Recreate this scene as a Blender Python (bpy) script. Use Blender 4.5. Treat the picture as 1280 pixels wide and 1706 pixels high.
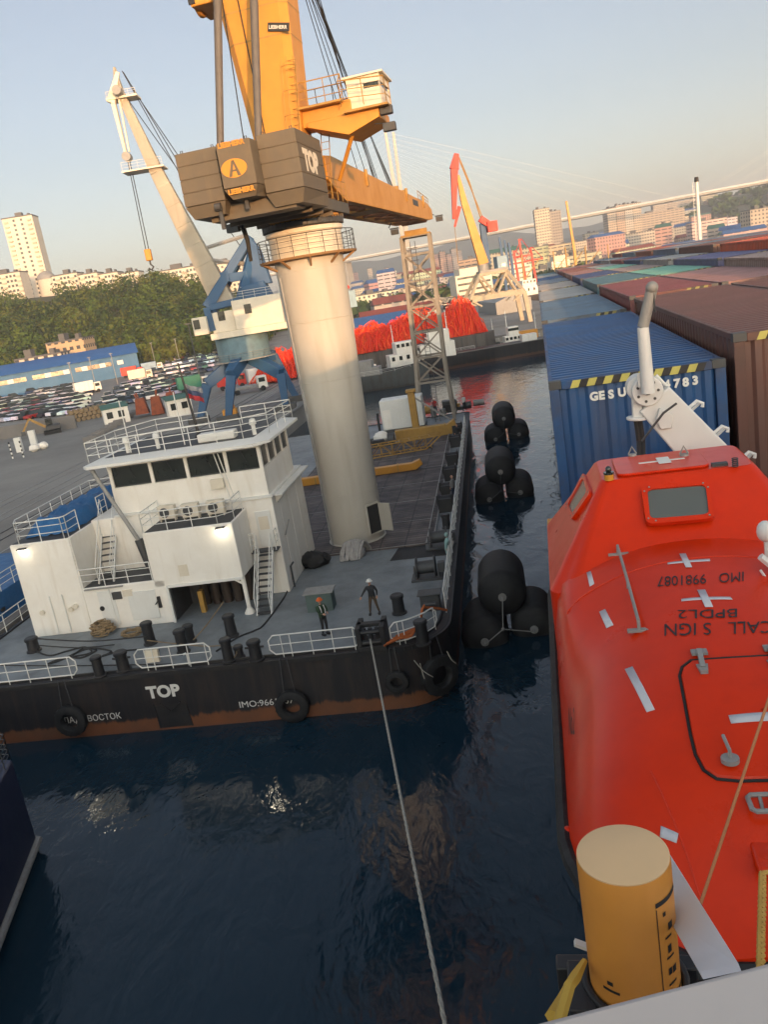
import bpy, math, random
import numpy as np
from mathutils import Vector, Matrix
for o in list(bpy.data.objects): bpy.data.objects.remove(o)
SC = bpy.context.scene; COL = SC.collection
R_ = math.radians
# ------------------------------------------------------------------ camera
FPX, CAMH = 1388.0, 17.5
ROLL, PITCH = R_(9.5), math.atan(369/1388.0)
_c, _s, _cp, _sp = math.cos(ROLL), math.sin(ROLL), math.cos(PITCH), math.sin(PITCH)
F_ = Vector((0,_cp,-_sp)); R0 = Vector((1,0,0)); U0 = Vector((0,_sp,_cp))
CR = _c*R0 - _s*U0; CU = _s*R0 + _c*U0
cam = bpy.data.objects.new('camera', bpy.data.cameras.new('camera')); COL.objects.link(cam)
cam.matrix_world = Matrix((( CR.x,CU.x,-F_.x,0),(CR.y,CU.y,-F_.y,0),(CR.z,CU.z,-F_.z,CAMH),(0,0,0,1)))
cam.data.sensor_fit='VERTICAL'; cam.data.sensor_height=36; cam.data.lens=36*FPX/1706
cam.data.clip_start=.1; cam.data.clip_end=12000; SC.camera=cam
# ------------------------------------------------------------------ light
SUN_EL, SUN_AZ = 4.3, 12.0     # sun stands behind the camera, a little to its right
w = bpy.data.worlds.new('World'); SC.world=w; w.use_nodes=True
nt=w.node_tree; bg=nt.nodes['Background']; sky=nt.nodes.new('ShaderNodeTexSky')
sky.sky_type='NISHITA'; sky.sun_disc=False; sky.sun_elevation=R_(SUN_EL); sky.sun_rotation=R_(180-SUN_AZ)
sky.air_density=1.0; sky.dust_density=1.0; sky.ozone_density=1.5; sky.altitude=20
hs_=nt.nodes.new('ShaderNodeHueSaturation'); hs_.inputs['Saturation'].default_value=.6; nt.links.new(sky.outputs[0],hs_.inputs['Color']); tn_=nt.nodes.new('ShaderNodeMix'); tn_.data_type='RGBA'; tn_.blend_type='MULTIPLY'; tn_.inputs[0].default_value=1; tn_.inputs[7].default_value=(.965,.965,1.0,1); nt.links.new(hs_.outputs[0],tn_.inputs[6]); 
# hazy evening air: the sky is warmer and brighter around the low sun behind us, dimmer and bluer away from it
gc=nt.nodes.new('ShaderNodeTexCoord'); dp=nt.nodes.new('ShaderNodeVectorMath'); dp.operation='DOT_PRODUCT'; dp.inputs[1].default_value=(math.sin(R_(SUN_AZ)),-math.cos(R_(SUN_AZ)),0); nt.links.new(gc.outputs['Generated'],dp.inputs[0])
mr=nt.nodes.new('ShaderNodeMapRange'); mr.interpolation_type='SMOOTHSTEP'; mr.inputs[1].default_value=-.55; mr.inputs[2].default_value=.9; nt.links.new(dp.outputs['Value'],mr.inputs[0])
gr=nt.nodes.new('ShaderNodeMix'); gr.data_type='RGBA'; gr.inputs[6].default_value=(.72,.71,.75,1); gr.inputs[7].default_value=(2.5,2.35,2.05,1); nt.links.new(mr.outputs[0],gr.inputs[0])
fm_=nt.nodes.new('ShaderNodeMix'); fm_.data_type='RGBA'; fm_.blend_type='MULTIPLY'; fm_.inputs[0].default_value=1; nt.links.new(tn_.outputs[2],fm_.inputs[6]); nt.links.new(gr.outputs[2],fm_.inputs[7]); nt.links.new(fm_.outputs[2],bg.inputs[0]); bg.inputs[1].default_value=0.138
sd=bpy.data.lights.new('sun','SUN'); sd.energy=2.0; sd.angle=R_(0.5); sd.color=(1.0,0.54,0.24)
so=bpy.data.objects.new('sun',sd); COL.objects.link(so)
_sdir=Vector((math.sin(R_(SUN_AZ))*math.cos(R_(SUN_EL)),-math.cos(R_(SUN_AZ))*math.cos(R_(SUN_EL)),math.sin(R_(SUN_EL))))
so.rotation_euler=_sdir.to_track_quat('Z','Y').to_euler(); so.location=(0,-30,60)
SC.view_settings.view_transform='Standard'; SC.view_settings.look='None'
SC.view_settings.exposure=1.55; SC.view_settings.gamma=1
cy=SC.cycles; cy.use_denoising=True; cy.max_bounces=6; cy.diffuse_bounces=3; cy.glossy_bounces=3
cy.volume_bounces=1; cy.transmission_bounces=4; cy.use_adaptive_sampling=True; cy.adaptive_threshold=0.02
cy.caustics_reflective=False; cy.caustics_refractive=False; cy.sample_clamp_indirect=4
# ------------------------------------------------------------------ frames: world, barge (u right, v away, z up), own ship
BA=R_(9.0); B0=Vector((1.7,32.3,0)); SA=R_(12.455)
def BW(u,v,z): return Vector((B0.x+u*math.cos(BA)+v*math.sin(BA), B0.y-u*math.sin(BA)+v*math.cos(BA), z))
def SW(u,v,z): return Vector((u*math.cos(SA)+v*math.sin(SA), -u*math.sin(SA)+v*math.cos(SA), CAMH+z))
def ray(px,py):
    return F_+ (px-640)/FPX*CR + (853-py)/FPX*CU
def PZ(px,py,z):
    d=ray(px,py); t=(z-CAMH)/d.z; return Vector((d.x*t,d.y*t,z))
def PY(px,py,y):
    d=ray(px,py); t=y/d.y; return Vector((d.x*t,y,CAMH+d.z*t))
def w2b(p):
    dx,dy=p[0]-B0.x,p[1]-B0.y
    return Vector((dx*math.cos(BA)-dy*math.sin(BA), dx*math.sin(BA)+dy*math.cos(BA), p[2]))
def BZ(px,py,z=2.9): return w2b(PZ(px,py,z))
def BV(px,py,v):
    d=ray(px,py); t=(v+B0.x*math.sin(BA)+B0.y*math.cos(BA))/(d.x*math.sin(BA)+d.y*math.cos(BA))
    return w2b((d.x*t,d.y*t,CAMH+d.z*t))
def SV(px,py,v):
    d=ray(px,py); t=v/(d.x*math.sin(SA)+d.y*math.cos(SA)); x,y,z=d.x*t,d.y*t,d.z*t
    return Vector((x*math.cos(SA)-y*math.sin(SA), x*math.sin(SA)+y*math.cos(SA), z))
# ------------------------------------------------------------------ mesh builder
class MB:
    def __init__(s): s.V=[]; s.F=[]; s.M=[]; s.mi=0; s.T=None
    def add(s,vs,fs,mi=None):
        b=len(s.V); mi=s.mi if mi is None else mi
        if s.T is not None: vs=[tuple(s.T@Vector(v)) for v in vs]
        s.V+= [tuple(v) for v in vs]; s.F+=[tuple(i+b for i in f) for f in fs]; s.M+=[mi]*len(fs); return s
    def box(s,x0,x1,y0,y1,z0,z1,mi=None):
        return s.add([(x0,y0,z0),(x1,y0,z0),(x1,y1,z0),(x0,y1,z0),(x0,y0,z1),(x1,y0,z1),(x1,y1,z1),(x0,y1,z1)],
          [(0,3,2,1),(4,5,6,7),(0,1,5,4),(1,2,6,5),(2,3,7,6),(3,0,4,7)],mi)
    def bar(s,p0,p1,w=.05,h=None,up=(0,0,1),mi=None,w1=None,h1=None):
        p0,p1=Vector(p0),Vector(p1); h=h or w; w1=w1 or w; h1=h1 or h
        d=(p1-p0).normalized(); up=Vector(up)
        if abs(d.dot(up))>.98: up=Vector((0,1,0)) if abs(d.y)<.9 else Vector((1,0,0))
        a=d.cross(up).normalized(); b=a.cross(d).normalized(); vs=[]
        for p,ww,hh in ((p0,w,h),(p1,w1,h1)):
            for sa,sb in ((-1,-1),(1,-1),(1,1),(-1,1)): vs.append(p+a*sa*ww/2+b*sb*hh/2)
        return s.add(vs,[(0,1,2,3),(7,6,5,4),(0,4,5,1),(1,5,6,2),(2,6,7,3),(3,7,4,0)],mi)
    def tube(s,pts,r=.03,n=6,closed=False,mi=None,caps=True):
        pts=[Vector(p) for p in pts]; N=len(pts); rs=r if isinstance(r,(list,tuple)) else [r]*N
        vs=[];up=None
        for i,p in enumerate(pts):
            if closed: d=pts[(i+1)%N]-pts[i-1]
            else: d=pts[min(i+1,N-1)]-pts[max(i-1,0)]
            if d.length<1e-9: d=Vector((0,0,1))
            d.normalize()
            if up is None: up=Vector((0,0,1)) if abs(d.z)<.9 else Vector((1,0,0))
            a=d.cross(up)
            if a.length<1e-6: a=d.orthogonal()
            a.normalize(); b=a.cross(d); up=b
            for k in range(n):
                t=2*math.pi*k/n; vs.append(p+(a*math.cos(t)+b*math.sin(t))*rs[i])
        fs=[]
        for i in range(N if closed else N-1):
            j=(i+1)%N
            for k in range(n): fs.append((i*n+k,i*n+(k+1)%n,j*n+(k+1)%n,j*n+k))
        if caps and not closed: fs+= [tuple(range(n))[::-1],tuple((N-1)*n+k for k in range(n))]
        return s.add(vs,fs,mi)
    def cyl(s,p0,p1,r0,r1=None,n=16,mi=None): return s.tube([p0,p1],[r0,r0 if r1 is None else r1],n,mi=mi)
    def prism(s,poly,z0,z1,mi=None,sc=1.0):
        n=len(poly); cx=sum(p[0] for p in poly)/n; cy_=sum(p[1] for p in poly)/n
        vs=[(p[0],p[1],z0) for p in poly]+[(cx+(p[0]-cx)*sc,cy_+(p[1]-cy_)*sc,z1) for p in poly]
        return s.add(vs,[tuple(range(n))[::-1],tuple(range(n,2*n))]+[(i,(i+1)%n,n+(i+1)%n,n+i) for i in range(n)],mi)
    def ext(s,poly,vec,mi=None):
        n=len(poly); vec=Vector(vec); vs=[Vector(p) for p in poly]; vs+= [p+vec for p in vs]
        return s.add(vs,[tuple(range(n))[::-1],tuple(range(n,2*n))]+[(i,(i+1)%n,n+(i+1)%n,n+i) for i in range(n)],mi)
    def lathe(s,prof,n=20,c=(0,0,0),M=None,mi=None):
        vs=[];c=Vector(c)
        for r,z in prof:
            for k in range(n):
                t=2*math.pi*k/n; v=Vector((r*math.cos(t),r*math.sin(t),z))
                vs.append((M@v if M else v)+c)
        fs=[(i*n+k,i*n+(k+1)%n,(i+1)*n+(k+1)%n,(i+1)*n+k) for i in range(len(prof)-1) for k in range(n)]
        fs+=[tuple(range(n))[::-1],tuple((len(prof)-1)*n+k for k in range(n))]
        return s.add(vs,fs,mi)
    def ball(s,c,rx,ry=None,rz=None,n=12,m=8,mi=None,jit=0,rng=random):
        ry=ry or rx; rz=rz or rx; vs=[(c[0],c[1],c[2]-rz)];fs=[]
        for i in range(1,m):
            a=-math.pi/2+math.pi*i/m
            for k in range(n):
                t=2*math.pi*k/n; j=1+jit*(rng.random()-.5)*2
                vs.append((c[0]+rx*j*math.cos(a)*math.cos(t),c[1]+ry*j*math.cos(a)*math.sin(t),c[2]+rz*j*math.sin(a)))
        vs.append((c[0],c[1],c[2]+rz)); L=len(vs)-1
        for k in range(n): fs.append((0,1+(k+1)%n,1+k)); fs.append((L,1+(m-2)*n+k,1+(m-2)*n+(k+1)%n))
        for i in range(m-2):
            for k in range(n): fs.append((1+i*n+k,1+i*n+(k+1)%n,1+(i+1)*n+(k+1)%n,1+(i+1)*n+k))
        return s.add(vs,fs,mi)
    def grid(s,rows,mi=None,closed=False):
        n=len(rows[0]); vs=[p for r in rows for p in r]; fs=[]
        for i in range(len(rows)-1):
            for k in range(n if closed else n-1): fs.append((i*n+k,i*n+(k+1)%n,(i+1)*n+(k+1)%n,(i+1)*n+k))
        return s.add(vs,fs,mi)
    def rail(s,pts,h=1.05,step=1.5,levels=(.36,.7,1.0),r=.026,closed=False,mi=None,n=5):
        pts=[Vector(p) for p in pts]
        if closed: pts=pts+[pts[0]]
        for lv in levels:
            rr=r*1.25 if lv==levels[-1] else r*.8
            for a,b in zip(pts,pts[1:]): s.tube([a+Vector((0,0,h*lv)),b+Vector((0,0,h*lv))],rr,n,mi=mi)
        for a,b in zip(pts,pts[1:]):
            k=max(1,round((b-a).length/step))
            for i in range(k+1): 
                p=a.lerp(b,i/k); s.tube([p,p+Vector((0,0,h*levels[-1]))],r,n,mi=mi)
        return s
    def build(s,name,mats,parent=None,loc=(0,0,0),rz=0,smooth=35,bev=0):
        me=bpy.data.meshes.new(name); me.from_pydata(s.V,[],s.F); me.validate()
        if not isinstance(mats,(list,tuple)): mats=[mats]
        for m in mats: me.materials.append(m)
        if len(mats)>1 and len(me.polygons)==len(s.M): me.polygons.foreach_set('material_index',s.M)
        me.polygons.foreach_set('use_smooth',[True]*len(me.polygons))
        me.update(); 
        try: me.set_sharp_from_angle(angle=R_(smooth))
        except Exception: pass
        o=bpy.data.objects.new(name,me); COL.objects.link(o); o.location=loc; o.rotation_euler=(0,0,rz)
        if parent is not None: o.parent=parent
        if bev:
            b=o.modifiers.new('bevel','BEVEL'); b.width=bev; b.segments=2; b.limit_method='ANGLE'; b.angle_limit=R_(40); b.harden_normals=False
        return o
def tag(o,label,cat,group=None):
    o['label']=label; o['category']=cat
    if group: o['group']=group
    return o
def thing(name,label,cat,loc=(0,0,0),rz=0,group=None):
    o=bpy.data.objects.new(name,None); COL.objects.link(o); o.location=loc; o.rotation_euler=(0,0,rz); o.empty_display_size=.3
    return tag(o,label,cat,group)
def struct(o,kind='structure'): o['kind']=kind; return o
def dup(root,loc,rz=None,label=None,color=None,scale=None):
    r=root.copy(); COL.objects.link(r); r.location=loc
    if rz is not None: r.rotation_euler=(0,0,rz)
    if scale: r.scale=scale
    if label: r['label']=label
    def rec(src,dst):
        for ch in src.children:
            c=ch.copy(); COL.objects.link(c); c.parent=dst
            if color and ch.color[3]<.99: c.color=tuple(color)+(.5,)
            rec(ch,c)
    rec(root,r)
    if color and root.color[3]<.99: r.color=tuple(color)+(.5,)
    return r
def lettering(body,size,mat,parent,M,name='lettering',bold=.012,align='LEFT',warp=None,spacing=1.0,depth=0.004,xs=1.0):
    cu=bpy.data.curves.new(name,'FONT'); cu.body=body; cu.size=size; cu.offset=bold*size; cu.extrude=depth; cu.align_x=align; cu.space_character=spacing; cu.resolution_u=4
    t=bpy.data.objects.new('t',cu); COL.objects.link(t); bpy.context.view_layer.update()
    me=bpy.data.meshes.new_from_object(t.evaluated_get(bpy.context.evaluated_depsgraph_get())); bpy.data.objects.remove(t)
    for v in me.vertices:
        c=v.co.copy(); c.x*=xs; v.co = warp(c) if warp else M@c
    me.materials.clear(); me.materials.append(mat); me.name=name
    o=bpy.data.objects.new(name,me); COL.objects.link(o); o.parent=parent; return o
def frameM(o,x,y):
    x=Vector(x).normalized(); y=Vector(y).normalized(); z=x.cross(y)
    return Matrix(((x.x,y.x,z.x,o[0]),(x.y,y.y,z.y,o[1]),(x.z,y.z,z.z,o[2]),(0,0,0,1)))
# ------------------------------------------------------------------ materials
def _mat(name):
    m=bpy.data.materials.new(name); m.use_nodes=True; t=m.node_tree; return m,t,t.nodes['Principled BSDF'],t.nodes.new,t.links.new
def rgb(c): return (c[0],c[1],c[2],1)
def paint(name,col,rough=.5,dirt=.25,dcol=(.06,.05,.04),scale=1.0,streak=.3,rust=0,metal=0,bump=.05,bs=None,spec=.5,objcol=False,alpha_edge=None,coat=0):
    m,t,b,N,L=_mat(name)
    tc=N('ShaderNodeTexCoord'); mp=N('ShaderNodeMapping'); mp.inputs['Scale'].default_value=(scale*2.2,scale*2.2,scale*.25); L(tc.outputs['Object'],mp.inputs[0])
    n1=N('ShaderNodeTexNoise'); n1.inputs['Scale'].default_value=scale; n1.inputs['Detail'].default_value=7; n1.inputs['Roughness'].default_value=.65; L(tc.outputs['Object'],n1.inputs[0])
    n2=N('ShaderNodeTexNoise'); n2.inputs['Scale'].default_value=1.6; n2.inputs['Detail'].default_value=5; L(mp.outputs[0],n2.inputs[0])
    r1=N('ShaderNodeMapRange'); r1.inputs[1].default_value=.42; r1.inputs[2].default_value=.75; r1.inputs[4].default_value=dirt; L(n1.outputs[0],r1.inputs[0])
    r2=N('ShaderNodeMapRange'); r2.inputs[1].default_value=.5; r2.inputs[2].default_value=.8; r2.inputs[4].default_value=streak; L(n2.outputs[0],r2.inputs[0])
    ad=N('ShaderNodeMath'); ad.operation='MAXIMUM'; L(r1.outputs[0],ad.inputs[0]); L(r2.outputs[0],ad.inputs[1])
    mx=N('ShaderNodeMix'); mx.data_type='RGBA'; mx.inputs[6].default_value=rgb(col); mx.inputs[7].default_value=rgb(dcol); L(ad.outputs[0],mx.inputs[0])
    if objcol:
        oi=N('ShaderNodeObjectInfo'); L(oi.outputs['Color'],mx.inputs[6])
    out=mx.outputs[2]
    if rust:
        n3=N('ShaderNodeTexNoise'); n3.inputs['Scale'].default_value=scale*3; n3.inputs['Detail'].default_value=9; n3.inputs['Roughness'].default_value=.75; L(mp.outputs[0] if rust<.3 else tc.outputs['Object'],n3.inputs[0])
        r3=N('ShaderNodeMapRange'); r3.inputs[1].default_value=.74-rust*.3; r3.inputs[2].default_value=.82-rust*.3; L(n3.outputs[0],r3.inputs[0])
        m2=N('ShaderNodeMix'); m2.data_type='RGBA'; L(r3.outputs[0],m2.inputs[0]); L(out,m2.inputs[6]); m2.inputs[7].default_value=(.16,.055,.02,1); out=m2.outputs[2]
    L(out,b.inputs['Base Color'])
    rr=N('ShaderNodeMapRange'); rr.inputs[3].default_value=max(.05,rough-.1); rr.inputs[4].default_value=min(1,rough+.25); L(n1.outputs[0],rr.inputs[0]); L(rr.outputs[0],b.inputs['Roughness'])
    b.inputs['Metallic'].default_value=metal; b.inputs['Specular IOR Level'].default_value=spec
    if coat: b.inputs['Coat Weight'].default_value=coat; b.inputs['Coat Roughness'].default_value=.12
    if bump:
        n4=N('ShaderNodeTexNoise'); n4.inputs['Scale'].default_value=bs or scale*5; n4.inputs['Detail'].default_value=4; L(tc.outputs['Object'],n4.inputs[0])
        bp=N('ShaderNodeBump'); bp.inputs['Strength'].default_value=.5; bp.inputs['Distance'].default_value=bump; L(n4.outputs[0],bp.inputs['Height']); L(bp.outputs[0],b.inputs['Normal'])
    return m
M={}
M['white']=paint('white_paint',(.86,.83,.76),.45,.2,(.45,.34,.2),.7,.34,rust=.1,bump=.01)
M['white2']=paint('white_rail_paint',(.74,.74,.7),.45,.1,(.3,.2,.12),2,.1,rust=.1,bump=0)
M['cream']=paint('cream_paint',(.72,.66,.54),.5,.18,(.35,.22,.1),.5,.25,rust=.06,bump=.01)
M['black']=paint('black_paint',(.016,.017,.02),.45,.5,(.05,.04,.03),1.2,.3,rust=.12,bump=.02)
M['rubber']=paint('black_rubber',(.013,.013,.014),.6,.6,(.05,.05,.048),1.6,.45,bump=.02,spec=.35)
M['deck']=paint('grey_deck_paint',(.21,.235,.25),.5,.55,(.05,.045,.045),.55,.3,rust=.05,bump=.01)
M['deckroof']=paint('dark_deck_paint',(.06,.062,.065),.6,.4,(.03,.03,.03),.8,.3,bump=.01)
M['yellow']=paint('crane_yellow',(.6,.27,.03),.42,.3,(.28,.11,.03),.5,.3,rust=.05,bump=.01)
M['yellowd']=paint('weathered_yellow',(.42,.24,.05),.5,.5,(.14,.07,.03),1.2,.5,rust=.25,bump=.02)
M['cw']=paint('grey_brown_steel',(.12,.1,.072),.6,.5,(.2,.15,.09),.8,.5,rust=.05,bump=.02)
M['pillar']=paint('grey_white_column_paint',(.5,.47,.41),.5,.25,(.28,.24,.17),.35,.5,rust=.05,bump=.01)
M['steel']=paint('dark_steel',(.07,.075,.08),.5,.3,(.1,.06,.03),2,.3,rust=.15,metal=.3,bump=.01)
M['greysteel']=paint('grey_steel',(.3,.3,.29),.5,.35,(.12,.08,.05),1.5,.4,rust=.1,metal=.1,bump=.01)
M['glass']=paint('dark_window_glass',(.02,.025,.022),.08,.2,(.06,.06,.05),.7,.1,bump=0,spec=.8)
M['rope']=paint('mooring_rope_fibre',(.42,.4,.34),.85,.4,(.15,.13,.1),8,.3,bump=.02,bs=60)
M['ropedark']=paint('tarred_rope_fibre',(.03,.03,.03),.85,.4,(.06,.05,.04),6,.3,bump=.01,bs=40)
M['ropetan']=paint('tan_rope_fibre',(.28,.2,.11),.85,.4,(.1,.07,.04),6,.3,bump=.02,bs=40)
M['orange_rope']=paint('orange_rope_fibre',(.5,.13,.03),.8,.4,(.2,.06,.02),6,.3,bump=.02,bs=40)
M['bluetarp']=paint('blue_tarpaulin',(.02,.12,.3),.5,.35,(.01,.05,.14),1.5,.3,bump=.12,bs=2.5)
M['skin']=paint('skin',(.45,.25,.17),.6,0,bump=0)
M['red']=paint('red_paint',(.62,.03,.015),.45,.25,(.25,.02,.01),.6,.25,bump=.01)
M['blue']=paint('portal_blue_paint',(.025,.09,.2),.5,.3,(.05,.09,.12),.4,.35,rust=.06,bump=.01)
M['objcol']=paint('tinted_paint',(.5,.5,.5),.35,.15,(.1,.1,.1),.5,.1,bump=0,objcol=True)
M['concrete']=paint('concrete',(.2,.19,.18),.85,.4,(.1,.09,.08),.15,.3,bump=.03)
rnd=random.Random(7)
# ================================================================== SETTING
def water_mat():
    m,t,b,N,L=_mat('harbour_water')
    b.inputs['Base Color'].default_value=(.007,.025,.042,1); b.inputs['Roughness'].default_value=.05; b.inputs['IOR'].default_value=1.333
    tc=N('ShaderNodeTexCoord'); mp=N('ShaderNodeMapping'); mp.inputs['Scale'].default_value=(1,.55,1); mp.inputs['Rotation'].default_value=(0,0,R_(15)); L(tc.outputs['Object'],mp.inputs[0])
    hs=None
    for sc,wt,dt in ((.22,1.0,2),(.9,.6,3),(3.0,.17,3)):
        n=N('ShaderNodeTexNoise'); n.inputs['Scale'].default_value=sc; n.inputs['Detail'].default_value=dt; n.inputs['Distortion'].default_value=.8; L(mp.outputs[0],n.inputs[0])
        k=N('ShaderNodeMath'); k.operation='MULTIPLY'; k.inputs[1].default_value=wt; L(n.outputs[0],k.inputs[0])
        if hs is None: hs=k
        else:
            a=N('ShaderNodeMath'); L(hs.outputs[0],a.inputs[0]); L(k.outputs[0],a.inputs[1]); hs=a
    bp=N('ShaderNodeBump'); bp.inputs['Distance'].default_value=.085; bp.inputs['Strength'].default_value=1; L(hs.outputs[0],bp.inputs['Height']); L(bp.outputs[0],b.inputs['Normal'])
    return m
mb=MB(); mb.add([(-2500,-900,0),(3500,-900,0),(3500,4200,0),(-2500,4200,0)],[(0,1,2,3)]); struct(mb.build('water',water_mat()))
gm=paint('quay_concrete',(.27,.255,.23),.85,.75,(.12,.11,.1),.05,.3,bump=.04,bs=1.5)
edge=[BW(-25.7,-120,0),BW(-25.7,158,0)]
poly=[(-900,-90),(edge[0].x,edge[0].y),(edge[1].x,edge[1].y),(75,193),(75,440),(2600,440),(2600,3200),(-2000,3200),(-2000,-90)]
mb=MB(); mb.prism(poly[::1],-2,2.6); struct(mb.build('quay_ground',gm))
# rails and asphalt lanes on the quay apron
mb=MB()
for du in (28.5,31.2,38.5): 
    for e in (0,1.5): mb.bar(BW(-du-e,-60,2.63),BW(-du-e,135,2.63),.09,.05)
struct(mb.build('crane_rails',M['steel']))
mb=MB()
for du in (33.5,35.0,42,43.5,46,47.5):
    mb.bar(BW(-du,-60,2.625),BW(-du-3,200,2.625),.16,.04)
struct(mb.build('railway_track',M['greysteel']))
mb=MB(); mb.add([BW(-36,-80,2.604),BW(-27.6,-80,2.604),BW(-27.6,136,2.604),BW(-36,136,2.604)],[(0,1,2,3)]); struct(mb.build('road',paint('quay_asphalt',(.18,.175,.17),.85,.6,(.1,.1,.095),.15,.4,bump=.02)))
mb=MB(); mb.bar(BW(-25.5,-100,2.7),BW(-25.5,158,2.7),.5,.35); mb.bar(Vector((edge[1].x,edge[1].y,2.7)),Vector((75,193,2.7)),.5,.35); struct(mb.build('quay_edge',M['concrete']))
def sst(a): a=max(0,min(1,a)); return a*a*(3-2*a)
def hL(x,y):
    n=math.sin(x*.021+1)*3+math.sin(y*.03+x*.011)*2
    return 2.4+(34+n)*sst((y-335)/150)*sst((-20-x)/90+.0) + 8*sst((y-480)/60)*sst((-60-x)/100)
def terrain(name,x0,x1,y0,y1,nx,ny,f,m):
    rows=[[(x0+(x1-x0)*i/nx,y0+(y1-y0)*j/ny,f(x0+(x1-x0)*i/nx,y0+(y1-y0)*j/ny)) for i in range(nx+1)] for j in range(ny+1)]
    b=MB(); b.grid(rows); o=b.build(name,m,smooth=80); return struct(o)
grassm=paint('hill_soil',(.055,.06,.025),.95,.6,(.09,.08,.05),.05,0,bump=.3,bs=.5)
terrain('forest_hill',-760,-40,325,900,60,50,hL,grassm)
def hC(x,y):
    return 2.4+ (70*sst((x-260)/560)+10*math.sin(x*.012))*sst((y-1050)/450)*(1 if x>200 else .3) + 14*sst((y-700)/300)*sst((260-x)/150)*sst((x+120)/80)*(.6+.4*math.sin(x*.03))
terrain('city_hills',-400,2600,560,3100,90,50,lambda x,y:max(1.0,hC(x,y)),paint('city_ground',(.08,.085,.05),.95,.6,(.14,.12,.09),.03,0,bump=0))
terrain('far_hills',-1500,3500,2700,4200,120,16,lambda x,y:max(.5,(118+22*math.sin(x*.0031)+9*math.sin(x*.011+2)+4*math.sin(x*.031))*sst((x+900)/900)*sst((y-2750)/600)),paint('far_hill_cover',(.06,.08,.05),.95,.4,bump=0,scale=.01))
# ridge behind the camera: added unseen to keep low sun off the near water
def hR(x,y):
    return (40.7+.9*math.sin(x*.05)+.7*math.sin(x*.13+1)+.5*math.sin(x*.31))*sst((135-abs(y+330))/90)
terrain('shade_ridge',-1100,900,-470,-190,220,14,hR,grassm)
# ------------------------------------------------------------------ foliage
def leafmat(name,c,c2,):
    m,t,b,N,L=_mat(name)
    tc=N('ShaderNodeTexCoord'); n=N('ShaderNodeTexNoise'); n.inputs['Scale'].default_value=.12; n.inputs['Detail'].default_value=4; L(tc.outputs['Object'],n.inputs[0])
    r=N('ShaderNodeMapRange'); r.inputs[1].default_value=.35; r.inputs[2].default_value=.65; L(n.outputs[0],r.inputs[0])
    mx=N('ShaderNodeMix'); mx.data_type='RGBA'; mx.inputs[6].default_value=rgb(c); mx.inputs[7].default_value=rgb(c2); L(r.outputs[0],mx.inputs[0]); L(mx.outputs[2],b.inputs['Base Color'])
    b.inputs['Roughness'].default_value=.8; b.inputs['Specular IOR Level'].default_value=.15; return m
LEAF=[leafmat('leaves_green',(.055,.1,.015),(.09,.12,.018)),leafmat('leaves_dark',(.02,.042,.011),(.045,.07,.016)),leafmat('leaves_olive',(.09,.115,.016),(.1,.105,.02))]
def crowns(name,spec,per,leaf,seed):
    g=np.random.default_rng(seed); V=[];MI=[]
    for (x,y,z,r,h,mi) in spec:
        lob=g.normal(size=(6,3)); lob/=np.linalg.norm(lob,axis=1)[:,None]
        cen=lob*np.array([r*.55,r*.55,h*.45]); idx=g.integers(0,6,per)
        d=g.normal(size=(per,3)); d/=np.linalg.norm(d,axis=1)[:,None]
        rad=(.45+.2*g.random((per,1)))
        p=cen[idx]+d*rad*np.array([r,r,h])*(.8+.3*g.random((per,1)))+np.array([x,y,z])
        a=g.normal(size=(per,3)); a+=d*.3; a/=np.linalg.norm(a,axis=1)[:,None]
        b=np.cross(d,a); b/=np.maximum(1e-6,np.linalg.norm(b,axis=1))[:,None]; c=np.cross(d+a*.25,b)
        s=leaf*(.5+g.random((per,1)))
        V.append(np.stack([p-b*s-c*s*.7,p+b*s-c*s*.3,p+b*s*.6+c*s,p-b*s*.8+c*s*.6],1).reshape(-1,3)); MI+= [mi if g.random()<.85 else (mi+1)%3 for _ in range(per)]
    V=np.concatenate(V); n=len(V)//4
    me=bpy.data.meshes.new(name); me.vertices.add(len(V)); me.vertices.foreach_set('co',V.astype(np.float32).ravel())
    me.loops.add(4*n); me.loops.foreach_set('vertex_index',np.arange(4*n,dtype=np.int32)); me.polygons.add(n)
    me.polygons.foreach_set('loop_start',np.arange(0,4*n,4,dtype=np.int32)); 
    for m in LEAF: me.materials.append(m)
    me.polygons.foreach_set('material_index',np.array(MI,dtype=np.int32)); me.update(calc_edges=True); me.validate()
    o=bpy.data.objects.new(name,me); COL.objects.link(o); return o
spec=[]
for k in range(2600):
    y=332+165*rnd.random(); x=-38-(y*.62+45)*rnd.random()*1.15
    if x<-.62*y-60 or hL(x,y)<2.6 and rnd.random()<.6: continue
    r=2.8+5.2*rnd.random()**1.6; spec.append((x,y,hL(x,y)+r*1.0,r,r*1.15,rnd.choice((0,0,1,1,2)) if y>360 else rnd.choice((0,2,2))))
    if len(spec)>=860: break
o=struct(crowns('wooded_hillside',spec,330,.5,3),'stuff')
spec=[(x,y,max(1,hC(x,y))+3,6+4*rnd.random(),6,rnd.choice((0,1,1))) for x,y in [( -60+260*rnd.random(),500+260*rnd.random()) for _ in range(150)]]
for _ in range(520):
    x=250+900*rnd.random(); y=1000+650*rnd.random(); spec.append((x,y,hC(x,y)+3,8+6*rnd.random(),7,rnd.choice((0,1,1))))
struct(crowns('far_woodland',spec,40,2.6,5),'stuff')
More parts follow.
